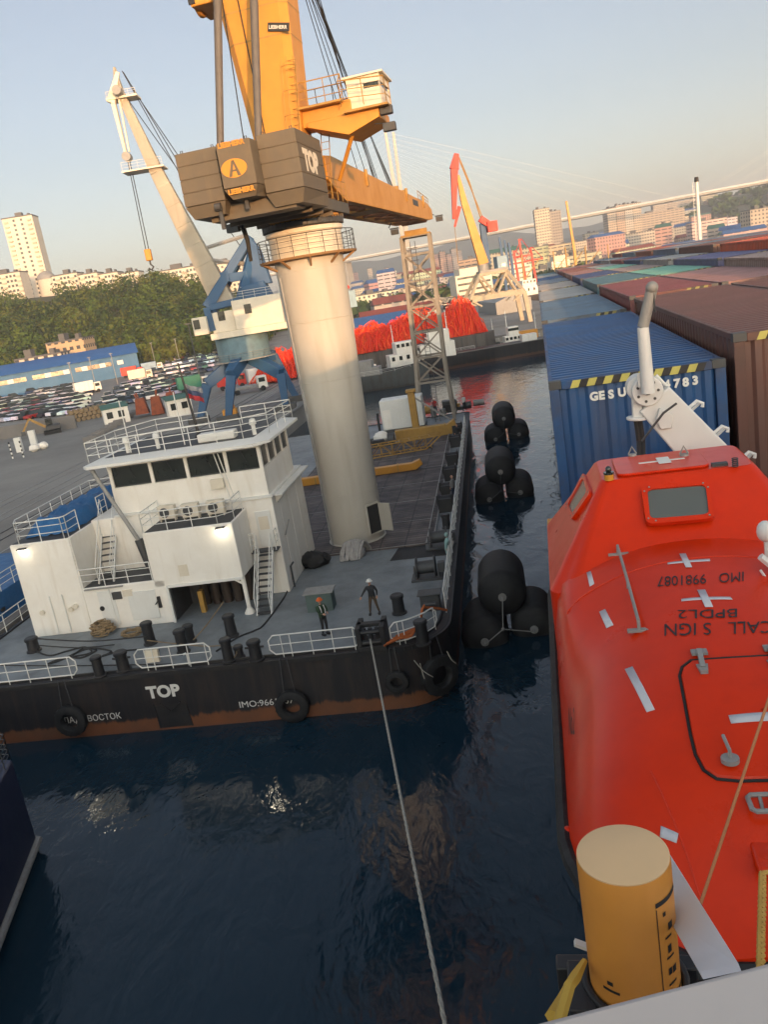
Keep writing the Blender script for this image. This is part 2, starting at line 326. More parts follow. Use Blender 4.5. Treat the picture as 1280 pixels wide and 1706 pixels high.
# ------------------------------------------------------------------ buildings
def facade(name,ux=3.4,uz=3.0,a=(.28,.72),bz=(.3,.75),glass=(.05,.055,.06),balc=False):
    m,t,b,N,L=_mat(name); tc=N('ShaderNodeTexCoord'); sp=N('ShaderNodeSeparateXYZ'); L(tc.outputs['Object'],sp.inputs[0])
    def mth(op,x,y=None):
        k=N('ShaderNodeMath'); k.operation=op
        for i,v in enumerate((x,y)):
            if v is None: continue
            if isinstance(v,(int,float)): k.inputs[i].default_value=v
            else: L(v,k.inputs[i])
        return k.outputs[0]
    u=mth('FRACT',mth('DIVIDE',mth('ADD',mth('ADD',sp.outputs[0],sp.outputs[1]),500.3),ux)); z=mth('FRACT',mth('DIVIDE',mth('ADD',sp.outputs[2],300.0),uz))
    g=N('ShaderNodeNewGeometry'); sn=N('ShaderNodeSeparateXYZ'); L(g.outputs['Normal'],sn.inputs[0])
    f=mth('MULTIPLY',mth('MULTIPLY',mth('GREATER_THAN',u,a[0]),mth('LESS_THAN',u,a[1])),mth('MULTIPLY',mth('GREATER_THAN',z,bz[0]),mth('LESS_THAN',z,bz[1])))
    f=mth('MULTIPLY',f,mth('LESS_THAN',mth('ABSOLUTE',sn.outputs[2]),.5))
    oi=N('ShaderNodeObjectInfo'); n=N('ShaderNodeTexNoise'); n.inputs['Scale'].default_value=.15; n.inputs['Detail'].default_value=6; L(tc.outputs['Object'],n.inputs[0])
    r=N('ShaderNodeMapRange'); r.inputs[1].default_value=.3; r.inputs[2].default_value=.8; r.inputs[3].default_value=0; r.inputs[4].default_value=.45; L(n.outputs[0],r.inputs[0])
    dk=N('ShaderNodeMix'); dk.data_type='RGBA'; L(r.outputs[0],dk.inputs[0]); L(oi.outputs['Color'],dk.inputs[6]); dk.inputs[7].default_value=(.22,.18,.14,1)
    mx=N('ShaderNodeMix'); mx.data_type='RGBA'; L(f,mx.inputs[0]); L(dk.outputs[2],mx.inputs[6]); mx.inputs[7].default_value=rgb(glass); L(mx.outputs[2],b.inputs['Base Color'])
    b.inputs['Roughness'].default_value=.75; return m
FAC=[facade('flats_facade'),facade('block_facade',2.6,2.9,(.25,.8),(.35,.8)),facade('ribbon_facade',6.0,3.2,(.1,.9),(.4,.7))]
ROOFS=[paint('roof_grey',(.12,.12,.12),.8,.3,bump=0),paint('roof_red_metal',(.25,.06,.04),.6,.3,bump=0),paint('roof_blue_metal',(.04,.12,.3),.5,.3,bump=0),paint('roof_green_metal',(.06,.16,.12),.6,.3,bump=0)]
def building(name,label,cat,cx,cy_,w_,d_,zb,zt,rz,col,fac=0,roof=0,group=None,kind='flat'):
    mb=MB(); h=zt-zb; mb.box(-w_/2,w_/2,-d_/2,d_/2,0,h)
    t=thing(name,label,cat,(cx,cy_,zb),rz,group)
    o=mb.build('wall',FAC[fac],t); o.color=(*col,.5)
    r=MB()
    if kind=='flat':
        r.box(-w_/2-.15,w_/2+.15,-d_/2-.15,d_/2+.15,h+.003,h+.5)
        k=rnd.random(); r.box(-w_*.15-w_*.2*k,-w_*.2*k,-d_*.2,d_*.2,h+.5,h+3); r.box(w_*.2,w_*.3,-d_*.15,d_*.1,h+.5,h+2.2)
    else:
        a=w_/2+.4; b=d_/2+.4; rh=d_*.25
        r.add([(-a,-b,h),(a,-b,h),(a,b,h),(-a,b,h),(-a+1,0,h+rh),(a-1,0,h+rh)],[(0,1,5,4),(2,3,4,5),(1,2,5),(3,0,4),(3,2,1,0)])
    r.build('roof',ROOFS[roof],t); return t
tanc=[(.62,.52,.4),(.6,.45,.33),(.66,.6,.5),(.5,.42,.35),(.7,.66,.6),(.55,.36,.28)]
def bpx(px0,px1,ptop,Y,zb,col,label,fac=0,roof=0,depth=14,rz=0,kind='flat',group=None,name='apartment_block',cat='building'):
    pc=PY((px0+px1)/2,ptop,Y); w_=(px1-px0)/FPX*Y*1.0
    return building(name,label,cat,pc.x,Y+depth/2,w_,depth,zb,pc.z,rz,col,fac,roof,group,kind)
# tall and long blocks on the left hill, windows modelled one by one
wn=MB(); wn.box(-.75,.75,-.06,.0,0,1.5); wn_f=MB(); 
def flats(px0,px1,ptop,Y,floors,cols,zb,label,group,bal=False,rz=0):
    pc=PY((px0+px1)/2,ptop,Y); w_=(px1-px0)/FPX*Y; zt=pc.z
    t=thing('apartment_tower' if floors>10 else 'apartment_block',label,'building',(pc.x,Y,zb),rz,group)
    h=zt-zb; mb=MB(); mb.box(-w_/2,w_/2,0,15,0,h); wl=mb.build('wall',FLATM,t)
    mb=MB(); mb.box(-w_/2-.3,w_/2+.3,-.3,15.3,h+.003,h+.7); mb.box(-w_*.1,w_*.12,4,9,h+.7,h+3.4); mb.box(w_*.3,w_*.36,4,8,h+.7,h+2.2); mb.build('roof',ROOFS[0],t)
    fh=3.0; top=h-2.6; 
    for f in range(floors):
        for k in range(cols):
            x=-w_/2+(k+.5)*w_/cols
            if bal and k in (0,cols-1) or (not bal and k%4==1):
                if f==0 and k<2 or True:
                    o=bpy.data.objects.new('balcony',BALC); COL.objects.link(o); o.parent=t; o.location=(x,0,top-f*fh-.4)
            else:
                o=bpy.data.objects.new('window',WIN); COL.objects.link(o); o.parent=t; o.location=(x,0,top-f*fh)
    return t
FLATM=paint('pale_panel_wall',(.66,.6,.5),.8,.3,(.4,.33,.25),.12,.35,bump=0)
_w=wn.build('window',M['glass']); WIN=_w.data; bpy.data.objects.remove(_w)
b_=MB(); b_.box(-1.3,1.3,-1.0,0,-.2,.9); _w=b_.build('balcony',paint('balcony_panel',(.5,.43,.33),.8,.3,bump=0)); BALC=_w.data; bpy.data.objects.remove(_w)
flats(4,50,362,600,24,4,38,'tall pale tower block with balconies at far left, standing on the wooded hill','',True,R_(4))
flats(-30,30,458,560,6,10,36,'long low block of flats at the left edge on the hill','flats on the hill')
flats(86,126,458,560,6,7,36,'block of flats beside the domed roof on the hill','flats on the hill')
flats(128,160,457,562,6,6,36,'second section of the terraced flats, right of the dome','flats on the hill')
flats(161,194,456,564,6,6,36,'third section of the terraced flats on the hill','flats on the hill')
flats(195,229,455,566,6,6,36,'right end section of the terraced flats, left of the crane hook','flats on the hill')
flats(250,330,449,540,6,14,30,'long block of flats behind the white crane boom','flats on the hill')
flats(338,400,440,560,7,9,26,'pale block of flats seen between white boom and blue crane frame','flats on the hill')
p=PY(75,458,600); t=thing('domed_hall','small grey dome on a drum rising behind the flats on the hill','building',(p.x,600,40))
mb=MB(); mb.cyl((0,0,0),(0,0,p.z-43),6,6,20); mb.build('drum',FLATM,t); mb=MB(); mb.lathe([(6.3*math.cos(a*math.pi/16),p.z-43+5.5*math.sin(a*math.pi/16)) for a in range(8)]+[(.05,p.z-37.4)],20); mb.build('dome',M['greysteel'],t)
# blue warehouse and tan buildings under the hill
t=thing('warehouse','long blue metal warehouse with a pale strip of windows beyond the car park','building',(0,0,0))
A=PZ(-40,672,2.6); Bp=PZ(235,622,2.6); dv=(Bp-A); dv.z=0; Lw=dv.length; dv.normalize(); nv=Vector((-dv.y,dv.x,0))
t.location=A; t.rotation_euler=(0,0,math.atan2(dv.y,dv.x)); 
wm=paint('blue_cladding',(.05,.16,.3),.55,.35,(.03,.08,.15),.3,.35,bump=.05,bs=.8)
mb=MB(); mb.box(0,Lw,0,22,0,7.2); 
for k in range(int(Lw/2)): mb.box(k*2,k*2+.12,-.06,0,0,7.2)
mb.build('wall',wm,t)
mb=MB(); mb.add([(-.6,-.8,7.2),(Lw+.6,-.8,7.2),(Lw+.6,11,10.4),(-.6,11,10.4),(Lw+.6,22.8,7.2),(-.6,22.8,7.2)],[(0,1,2,3),(3,2,4,5),(1,4,2),(0,3,5),(0,5,4,1)]); mb.build('roof',paint('blue_roof',(.03,.13,.36),.5,.3,(.05,.15,.3),.2,.3,bump=0),t)
for k in range(22):
    if k%7==6: continue
    mb=MB(); x=5+k*(Lw-10)/22; mb.box(x,x+2.0,-.14,-.07,4.2,5.6); mb.build('window',M['glass'] if k%3 else M['white2'],t)
A=PZ(236,608,2.6); Bp=PZ(322,585,2.6); dv=(Bp-A); Lw=dv.length; 
t=thing('warehouse','shorter warehouse with bright blue roof and grey wall behind the parked cars','building',(A.x,A.y,2.6),math.atan2(dv.y,dv.x))
mb=MB(); mb.box(0,Lw,0,26,0,6); mb.build('wall',paint('grey_cladding',(.3,.32,.34),.6,.3,bump=0),t)
mb=MB(); mb.add([(-.6,-.8,6),(Lw+.6,-.8,6),(Lw+.6,13,11),(-.6,13,11),(Lw+.6,26.8,6),(-.6,26.8,6)],[(0,1,2,3),(3,2,4,5),(1,4,2),(0,3,5)]); mb.build('roof',paint('bright_blue_roof',(.03,.15,.5),.45,.3,bump=0),t)
for k in range(5):
    mb=MB(); mb.box(4+k*8,8+k*8,-.08,0,0,4.2); mb.build('door',M['greysteel'],t)
bpx(76,137,569,322,2.5,(.55,.38,.22),'square tan brick building standing above the blue warehouse roof',1,0,14,name='brick_building')
bpx(24,100,595,300,2.5,(.66,.55,.42),'low cream building with small windows behind the blue warehouse',0,0,10,name='office_building')
# far city
bpx(893,917,348,900,2.5,(.66,.58,.44),'tall slim tan tower block standing alone left of the bridge pier',1,0,18,R_(-8),name='apartment_tower')
bpx(915,934,352,935,2.5,(.4,.35,.3),'tower block with shade painted into its walls, directly behind the tall tan one',1,0,20,name='apartment_tower')  # darker wall colour paints this tower's shaded look
for k,(a,b_2,c) in enumerate(((1012,1026,347),(1027,1040,342),(1041,1054,340),(1055,1068,338))):
    bpx(a,b_2,c,1100,3,tanc[k%3],'%s of four joined tan towers under the bridge deck'%('leftmost','second','third','rightmost')[k],1,0,20,name='apartment_tower')
for k,(a,b_2,c) in enumerate(((1180,1193,333),(1195,1210,331),(1216,1230,327),(1233,1247,326),(1248,1262,324))):
    pc=PY((a+b_2)/2,c,1500); bpx(a,b_2,c,1500,max(3,hC(pc.x,1500)-6),tanc[(k+1)%4],'%s high-rise on the right-hand hilltop'%('first','second','third','fourth','last')[k],1,0,18,name='apartment_tower')
for k,(a,b_2,c) in enumerate(((720,730,424),(732,742,420),(744,752,424),(752,760,415),(761,769,418))):
    bpx(a,b_2,c,1300,3,[(.5,.3,.24),(.52,.34,.27),(.55,.36,.3),(.42,.38,.36),(.45,.4,.38)][k],'%s of five pinkish towers right of the lattice tower'%('leftmost','second','third','fourth','rightmost')[k],1,0,18,name='apartment_tower')
for k,(a,b_2,c,Y,col) in enumerate(((583,596,455,1500,(.5,.3,.26)),(612,620,448,1500,(.5,.45,.4)),(638,660,452,1400,(.6,.6,.55)),(640,648,447,1600,(.55,.42,.4)),(770,790,466,520,(.62,.56,.42)),(773,800,452,560,(.66,.58,.38)),(840,862,412,1000,(.6,.5,.42)),(862,884,430,800,(.62,.5,.4)),(1060,1140,352,1250,(.5,.4,.3)),(975,998,388,1200,(.6,.5,.36)),(955,985,402,1000,(.6,.52,.4)),(1030,1075,392,900,(.6,.55,.5)),(1100,1130,372,1100,(.5,.42,.34)),(1090,1180,335,1600,(.5,.42,.33)))):
    bpx(a,b_2,c,Y,3,col,['pink block under the bridge left end','small grey block on the skyline left of the lattice tower','wide white block on the skyline left of the lattice tower','narrow pink block behind the wide white one','cream three storey house left of the yellow crane','taller yellow house behind the cream one','tan block seen right of the yellow crane cab','orange-tan block behind the red masts','long brown block on the slope below the deck','pale block left of the four joined towers','low pale block between masts','broad white block below the four towers','tan block on the mid slope','long hilltop block above the slope'][k],k%3,k%3 if k in (4,5) else 0,12)
n=0
for k in range(420):
    if n>=190: break
    y=rnd.choice((rnd.uniform(480,900),rnd.uniform(900,1900))); px=rnd.uniform(585,1300)
    x=PY(px,420,y).x
    if x<-60 or (y<900 and (x>75 and y<600)): continue
    z=max(2.5,hC(x,y)-2); h=rnd.choice((6,9,9,12,15,15,18,27)) if y>700 else rnd.choice((4,5,6,9,12))
    w_=rnd.uniform(12,40); col=rnd.choice(tanc); col=tuple(c*rnd.uniform(.8,1.1) for c in col); rf=rnd.choice((0,0,1,2,3)); n+=1
    lab={0:'flat grey roof',1:'red roof',2:'blue roof',3:'green roof'}[rf]
    building('city_building','small far city building with a %s across the harbour'%lab,'building',x,y,w_,rnd.uniform(10,15),z,z+h,rnd.uniform(-.5,.5),col,rnd.randrange(3),rf,'far city buildings with a %s'%lab,'flat' if rf==0 else 'gable')
# ------------------------------------------------------------------ bridge
D0=PY(560,437,1250); D1=PY(1280,302,950); dd=(D1-D0); dd.z=0; dd.normalize(); D0.z=64; 
def DK(s,z=0,off=0): n=Vector((-dd.y,dd.x,0)); return Vector((D0.x,D0.y,64+.012*s*.0))+dd*s+n*off+Vector((0,0,z))
t=thing('cable_stayed_bridge','cable stayed road bridge crossing the whole skyline behind the cranes','bridge')
bm=paint('bridge_concrete',(.45,.42,.36),.7,.2,bump=0)
lenD=(D1-D0).length; e0,e1=PY(560,437,1250).z,PY(1280,302,950).z
def DZ(s): return e0+(e1-e0)*s/lenD
def DP(s,z=0,off=0): p=DK(s,0,off); p.z=DZ(s)+z; return p
mb=MB(); mb.bar(DP(-500,-1.2),DP(1300,-1.2),24,2.2); mb.build('deck',bm,t)
mb=MB()
for off in (-12.5,12.5): mb.bar(DP(-500,1,off),DP(1300,1,off),.5,1.3)
mb.build('parapet',M['white2'],t)
s1=130.0
for k in range(400):
    p=DP(k*1.0); d=p-Vector((0,0,CAMH)); q=640+FPX*d.dot(CR)/d.dot(F_)
    if q>677: s1=float(k); break
for sp,nm in ((s1,'pylon'),(s1+737,'pylon')):
    for sg in (-1,1):
        mb=MB(); mb.bar(DP(sp,-62,sg*3),DP(sp,150,sg*11),7,6,w1=3.2,h1=3); mb.build(nm,bm,t)
for sp in (s1,s1+737):
    for sg in (-1,1):
        for dr in (-1,1):
            for k in range(11):
                mb=MB(); mb.tube([DP(sp,148-k*6,sg*10.5),DP(sp+dr*(355-k*30),.5,sg*11)],.09,4); mb.build('stay_cable',M['white2'],t)
for s in (-330,-210,-90,18,s1+830,s1+930):
    mb=MB(); mb.box(-3,3,-7,7,-62,-3); mb.build('pier',bm,t,DP(s),math.atan2(dd.y,dd.x))
# ================================================================== CRANE BARGE
def hullmat(name,top,band=.58,bot=(.28,.09,.03),mid=None):
    m,t,b,N,L=_mat(name); tc=N('ShaderNodeTexCoord'); sp=N('ShaderNodeSeparateXYZ'); L(tc.outputs['Object'],sp.inputs[0])
    mp=N('ShaderNodeMapping'); mp.inputs['Scale'].default_value=(1.2,1.2,.15); L(tc.outputs['Object'],mp.inputs[0])
    n=N('ShaderNodeTexNoise'); n.inputs['Scale'].default_value=1.4; n.inputs['Detail'].default_value=8; n.inputs['Roughness'].default_value=.7; L(mp.outputs[0],n.inputs[0])
    n2=N('ShaderNodeTexNoise'); n2.inputs['Scale'].default_value=.5; n2.inputs['Detail'].default_value=8; n2.inputs['Roughness'].default_value=.7; L(tc.outputs['Object'],n2.inputs[0])
    a=N('ShaderNodeMath'); a.operation='MULTIPLY_ADD'; a.inputs[1].default_value=-.9; L(n.outputs[0],a.inputs[0]); L(sp.outputs[2],a.inputs[2])
    r=N('ShaderNodeMapRange'); r.inputs[1].default_value=band-.5; r.inputs[2].default_value=band-.35; L(a.outputs[0],r.inputs[0])
    cr=N('ShaderNodeMix'); cr.data_type='RGBA'; L(n2.outputs[0],cr.inputs[0]); cr.inputs[6].default_value=rgb(bot); cr.inputs[7].default_value=(.07,.05,.035,1)
    c2=N('ShaderNodeMix'); c2.data_type='RGBA'; c2.inputs[6].default_value=rgb(top); c2.inputs[7].default_value=(.05,.035,.028,1)
    r2=N('ShaderNodeMapRange'); r2.inputs[1].default_value=.45; r2.inputs[2].default_value=.75; L(n.outputs[0],r2.inputs[0]); L(r2.outputs[0],c2.inputs[0])
    mx=N('ShaderNodeMix'); mx.data_type='RGBA'; L(r.outputs[0],mx.inputs[0]); L(cr.outputs[2],mx.inputs[6]); L(c2.outputs[2],mx.inputs[7]); L(mx.outputs[2],b.inputs['Base Color'])
    b.inputs['Roughness'].default_value=.5
    bp=N('ShaderNodeBump'); bp.inputs['Strength'].default_value=.4; bp.inputs['Distance'].default_value=.04; L(n2.outputs[0],bp.inputs['Height']); L(bp.outputs[0],b.inputs['Normal'])
    return m
barge=thing('crane_barge','black hulled crane pontoon with white deckhouse and grey deck lying alongside','barge',B0,-BA)
DZk=2.9
def arc(cx,cy_,r,a0,a1,n=8): return [(cx+r*math.cos(R_(a0+(a1-a0)*i/n)),cy_+r*math.sin(R_(a0+(a1-a0)*i/n))) for i in range(n+1)]
HP=[(-24.5,0)]+[(-2.6,0)]+arc(-2.4,2.4,2.4,-85,-5,10)+[(0,2.6),(0,60),(-24.5,60)]
mb=MB(); mb.prism(HP,-1.6,DZk); mb.build('hull',hullmat('barge_hull_paint',(.016,.016,.019)),barge,bev=.04)
mb=MB(); inn=[(-24.2,.3),(-2.6,.3)]+arc(-2.5,2.5,2.1,-85,-5,10)+[(-.35,3),(-.35,59.6),(-24.2,59.6)]
mb.prism(inn,DZk+.001,DZk+.012); mb.build('deck',M['deck'],barge)
mb=MB(); pts=[Vector((p[0],p[1],DZk-.12)) for p in HP]
for a,b in zip(pts,pts[1:]+pts[:1]): mb.bar(a,b,.22,.2)
mb.build('rubbing_strake',M['black'],barge)
mb=MB(); pts=[Vector((p[0],p[1],DZk+.05)) for p in inn]
for a,b in zip(pts,pts[1:]+pts[:1]): mb.bar(a,b,.08,.1)
mb.build('deck_kerb',M['black'],barge)
# grated cargo deck
def plankmat():
    m,t,b,N,L=_mat('cargo_deck_grating'); tc=N('ShaderNodeTexCoord'); br=N('ShaderNodeTexBrick'); mp=N('ShaderNodeMapping'); mp.inputs['Rotation'].default_value=(0,0,0); L(tc.outputs['Object'],mp.inputs[0]); L(mp.outputs[0],br.inputs[0])
    br.inputs['Scale'].default_value=1; br.inputs['Brick Width'].default_value=1.5; br.inputs['Row Height'].default_value=.42; br.inputs['Mortar Size'].default_value=.035; br.offset=0
    br.inputs['Color1'].default_value=(.075,.06,.06,1); br.inputs['Color2'].default_value=(.12,.095,.085,1); br.inputs['Mortar'].default_value=(.03,.028,.028,1)
    n=N('ShaderNodeTexNoise'); n.inputs['Scale'].default_value=.8; n.inputs['Detail'].default_value=8; L(tc.outputs['Object'],n.inputs[0])
    mx=N('ShaderNodeMix'); mx.data_type='RGBA'; mx.blend_type='MULTIPLY'; mx.inputs[0].default_value=.9; L(br.outputs[0],mx.inputs[6])
    cr=N('ShaderNodeMapRange'); cr.inputs[1].default_value=.3; cr.inputs[2].default_value=.7; cr.inputs[3].default_value=.45; cr.inputs[4].default_value=1.7; L(n.outputs[0],cr.inputs[0]); L(cr.outputs[0],mx.inputs[7]); L(mx.outputs[2],b.inputs['Base Color']); b.inputs['Roughness'].default_value=.75
    bp=N('ShaderNodeBump'); bp.inputs['Distance'].default_value=.03; L(br.outputs['Fac'],bp.inputs['Height']); bp.invert=True; L(bp.outputs[0],b.inputs['Normal']); return m
mb=MB(); mb.box(-13.6,-1.35,13.6,49,DZk+.013,DZk+.11); mb.build('cargo_deck',plankmat(),barge)
mb=MB()
for y in np.arange(13.6,49.1,5.05): mb.box(-13.6,-1.35,y,y+.05,DZk+.112,DZk+.125)
for x in (-1.35,-1.75): mb.box(x,x+.06,13.6,49,DZk+.111,DZk+.17)
mb.build('grating_frame',M['greysteel'],barge)
mb=MB(); a=[BZ(*q,2.9) for q in ((650,935),(745,925),(762,905),(668,908))]; mb.prism([(p[0],p[1]) for p in a],DZk+.0125,DZk+.03); mb.build('painted_shadow',M['rubber'],barge)  # dark sheet on the deck painting the shadow patch beside the column
# railings of the near edge (each a loop with rounded ends)
def loop_rail(u0,u1,v=.12,h=1.05,pts=None,posts=None,endL=True,endR=True):
    mb=MB(); P=pts or [Vector((u0,v,0)),Vector((u1,v,0))]
    def at(s):
        L_=[ (b-a).length for a,b in zip(P,P[1:])]; T=sum(L_); s*=T
        for (a,b),l in zip(zip(P,P[1:]),L_):
            if s<=l+1e-6: return a.lerp(b,s/l)
            s-=l
        return P[-1]
    N=max(2,int(sum((b-a).length for a,b in zip(P,P[1:]))/.5)); T=sum((b-a).length for a,b in zip(P,P[1:]))
    top=[]; c=.22/T
    for i in range(N+1): top.append(at(c+(1-2*c)*i/N)+Vector((0,0,DZk+h)))
    bot=[at(c+(1-2*c)*i/N)+Vector((0,0,DZk+.17)) for i in range(N,-1,-1)]
    ring=top+[at(1)+Vector((0,0,DZk+h-.22)),at(1)+Vector((0,0,DZk+.4))]+bot+[at(0)+Vector((0,0,DZk+.4)),at(0)+Vector((0,0,DZk+h-.22))]
    mb.tube(ring,.032,6,closed=True); mb.tube([at(i/N)+Vector((0,0,DZk+.62)) for i in range(N+1)],.022,5)
    for s in posts or [.14,.24]+[.24+.7*i/max(1,round(T/1.4)) for i in range(1,max(1,round(T/1.4))+1)]: 
        p=at(s); mb.tube([p+Vector((0,0,DZk)),p+Vector((0,0,DZk+h))],.024,5)
    mb.build('railing',M['white2'],barge)
g=lambda px,py:BV(px,py,.1)[0]
loop_rail(-22.6,g(129,1120)); loop_rail(g(226,1105),g(352,1095)); loop_rail(g(450,1085),g(600,1070))
loop_rail(0,0,pts=[Vector((g(652,1065),.1,0)),Vector((-2.2,.12,0)),Vector((-1.5,.35,0)),Vector((-.9,.85,0)),Vector((-.45,1.5,0))])
# right side railing: sections, some leaning a little
for (v0,v1,lean) in ((3.2,9.6,.12),(10.2,17.5,.05),(18.2,27.5,0),(28.2,38,0),(39,51,.04)):
    mb=MB(); a=Vector((-.14,v0,DZk)); b=Vector((-.14,v1,DZk))
    mb.rail([a,b],1.1,1.5,(.2,.42,.68,1.0),.03)
    for k in range(int((v1-v0)/3)): mb.tube([(-.14,v0+k*3,DZk+.15),(-.14,v0+k*3+1.5,DZk+1.05)],.018,4)
    mb.build('railing',M['white2'],barge)
mb=MB(); mb.rail([(-24.3,.4,DZk),(-24.3,26,DZk)],1.1,1.6); mb.build('railing',M['white2'],barge)
# bollards, vents, winches, drums
def bollard(u,v,h=.95,r=.27,single=True):
    mb=MB(); mb.lathe([(r*1.25,0),(r*1.25,.06),(r,.1),(r*.93,h-.18),(r*1.12,h-.16),(r*1.12,h-.05),(r*.9,h),(.02,h)],16); mb.build('bollard',M['black'],barge,(u,v,DZk+.012))
for px,py,h,r in ((57,1085,.75,.3),(251,1073,1.15,.27),(306,1087,1.15,.26),(318,1070,.9,.24),(387,1060,1.1,.27),(382,1102,1.1,.24),(428,1100,.95,.28),(167,1127,1.0,.24),(207,1117,.95,.28),(666,1022,.95,.29),(706,1073,1.1,.27),(400,1096,.6,.2),(745,880,.9,.25)):
    p=BZ(px,py); bollard(p[0],p[1],h,r)
for px,py in ((207,1117),(428,1100)):
    p=BZ(px,py); mb=MB(); mb.tube([(-.42,0,.62),(.42,0,.62)],.05,8); mb.tube([(0,-.3,.62),(0,.3,.62)],.05,8); mb.build('crossbar',M['black'],barge,(p[0],p[1],DZk))
def fairlead(name,u,v,w_=1.25,d_=1.2,h=1.1):
    mb=MB(); mb.box(-w_/2,w_/2,-d_/2,d_/2,0,.25); mb.box(-w_/2,-w_/2+.22,-d_/2,d_/2,.25,h); mb.box(w_/2-.22,w_/2,-d_/2,d_/2,.25,h); mb.box(-w_/2,w_/2,-.15,.15,h-.16,h)
    for s in (-.4,0,.4): mb.cyl((s*.7,-d_*.3,.2),(s*.7,-d_*.3,h-.1),.1,n=10)
    mb.cyl((-w_/2,-d_*.38,.38),(w_/2,-d_*.38,.38),.12,n=10); mb.cyl((-w_/2,-d_*.38,h-.25),(w_/2,-d_*.38,h-.25),.1,n=10)
    mb.build(name,M['black'],barge,(u,v,DZk),bev=.02)
fl=BV(625,1095,0); fairlead('roller_fairlead',fl[0],.35)
for k,v in enumerate((20.5,24,29,34,41.5,47.5)):
    mb=MB(); s=.45; mb.box(-s,s,-.5,.5,0,.9); mb.cyl((-s-.1,0,.75),(s+.1,0,.75),.3,n=12); mb.box(-s-.05,-s+.05,-.4,.4,.5,1.15); mb.box(s-.05,s+.05,-.4,.4,.5,1.15)
    mb.build('deck_chock',M['black'],barge,(-.85,v,DZk),bev=.02)
def winch(u,v,s=1.0,rz=0):
    mb=MB(); mb.box(-.8,.8,-.55,.55,0,.12); mb.cyl((-.45,0,.6),(.45,0,.6),.34,n=18); mb.cyl((-.5,0,.6),(-.44,0,.6),.55,n=20); mb.cyl((.44,0,.6),(.5,0,.6),.55,n=20)
    for x in (-.62,.62): mb.bar((x,-.4,.1),(x,0,.7),.07,.05); mb.bar((x,.4,.1),(x,0,.7),.07,.05)
    mb.box(.62,.95,-.2,.2,.3,.8); mb.build('mooring_winch',M['steel'],barge,(u,v,DZk),rz,bev=.01)
p=BZ(722,965); winch(p[0]-.3,p[1]+.3); p=BZ(740,905); winch(p[0]-.2,13,rz=.1); 
p=BZ(716,1015); mb=MB(); mb.box(-.45,.45,-.3,.3,0,.8); mb.box(-.55,.55,-.4,.4,.8,.86); mb.cyl((-.3,-.35,.4),(.3,-.35,.4),.1,n=10); mb.build('control_box',M['steel'],barge,(p[0]+.1,p[1],DZk),bev=.02)
p=BZ(540,1015); mb=MB(); mb.box(-.75,.55,-.4,.4,.0,.95); mb.build('locker',paint('green_grey_locker',(.09,.13,.12),.6,.4,bump=0),barge,(p[0],p[1]+.1,DZk),bev=.02); mb=MB(); mb.box(-.85,.65,-.5,.5,.953,1.0); mb.build('locker_lid',M['greysteel'],barge,(p[0],p[1]+.1,DZk))
# lettering on the near side and details
Mf=lambda px,py,dz=0:(lambda q: frameM((q[0],-.012,q[2]+dz),(1,0,0),(0,0,1)))(BV(px,py,0))
q=BV(247,1163,0); lettering('TOP',.78,M['white2'],barge,frameM((q[0],-.012,q[2]),(1,0,0),(0,0,1)),bold=.045,spacing=1.02)
for x in (.33,.62,1.17,1.24): pass
q=BV(149,1204,0); e=BV(205,1200,0)
def fit(body,px0,px1,py,size,bold=.03,xs=None,v=0,right=False):
    a=BV(px0,py,v); b=BV(px1,py,v)
    o=lettering(body,size,M['white2'],barge,Matrix.Identity(4),bold=bold)
    xs_=[v_.co.x for v_ in o.data.vertices]; w0=max(xs_)-min(xs_); k=(b[0]-a[0])/w0; mn=min(xs_)
    for v_ in o.data.vertices: c=v_.co.copy(); v_.co=(a[0]+(c.x-mn)*k, v-.012-c.z, a[2]+c.y)
    return o
fit('ВЛАДИВОСТОК',99,205,1206,.42,0); fit('IMO:9661107',400,492,1179,.42,0)
fit('AKC-4000A',172,196,1136,.11,0,v=-.0)
mb=MB()   # recess plate under the TOP mark
q0=BV(255,1172,0); q1=BV(308,1168,0)
for a,b in (((q0[0],-.03,q0[2]),(q0[0]+.1,-.03,.1)),((q1[0],-.03,q1[2]),(q1[0]+.1,-.03,.1)),((q0[0]+.3,-.03,q0[2]),((q0[0]+q1[0])/2,-.03,.9)),((q1[0]-.2,-.03,q1[2]),((q0[0]+q1[0])/2,-.03,.9))): mb.bar(a,b,.06,.04)
mb.box(q0[0]+.02,q1[0]+.08,-.012,0,.1,q1[2]-.1); mb.build('sea_chest_plate',M['black'],barge)
# white life ring box on the second railing, small white pipe bend
q=BV(255,1108,.1); mb=MB(); mb.box(q[0]-.32,q[0]+.32,.14,.34,DZk+.35,DZk+.95); mb.build('equipment_box',M['cream'],barge,bev=.03)
q=BV(316,1110,.3); mb=MB(); mb.tube([(q[0],.3,DZk),(q[0],.3,DZk+.5),(q[0]-.04,.26,DZk+.58),(q[0]-.14,.2,DZk+.56)],.05,8); mb.build('vent_pipe',M['white2'],barge)
# ---------------------------------------------------------------- deckhouse
UL,UR=-22.0,-8.7; FV=5.7; DK1,DK2,TOPW=5.25,8.0,8.15
dh=MB()
dh.box(-22.0,-18.75,FV,15.2,DZk,DK2)                 # left block
dh.box(-18.75,-14.25,FV,8.3,DZk,DK1)                  # low middle block
dh.box(-14.85,-10.15,FV,8.3,4.85,7.75)               # overhanging box
dh.box(-18.75,-8.7,8.3,15.2,DZk,TOPW)                # tower body
body=dh.build('deckhouse',M['white'],barge,bev=.05)
def sub(mb,name,mat,bev=0,**k): return mb.build(name,mat,body,bev=bev,**k)
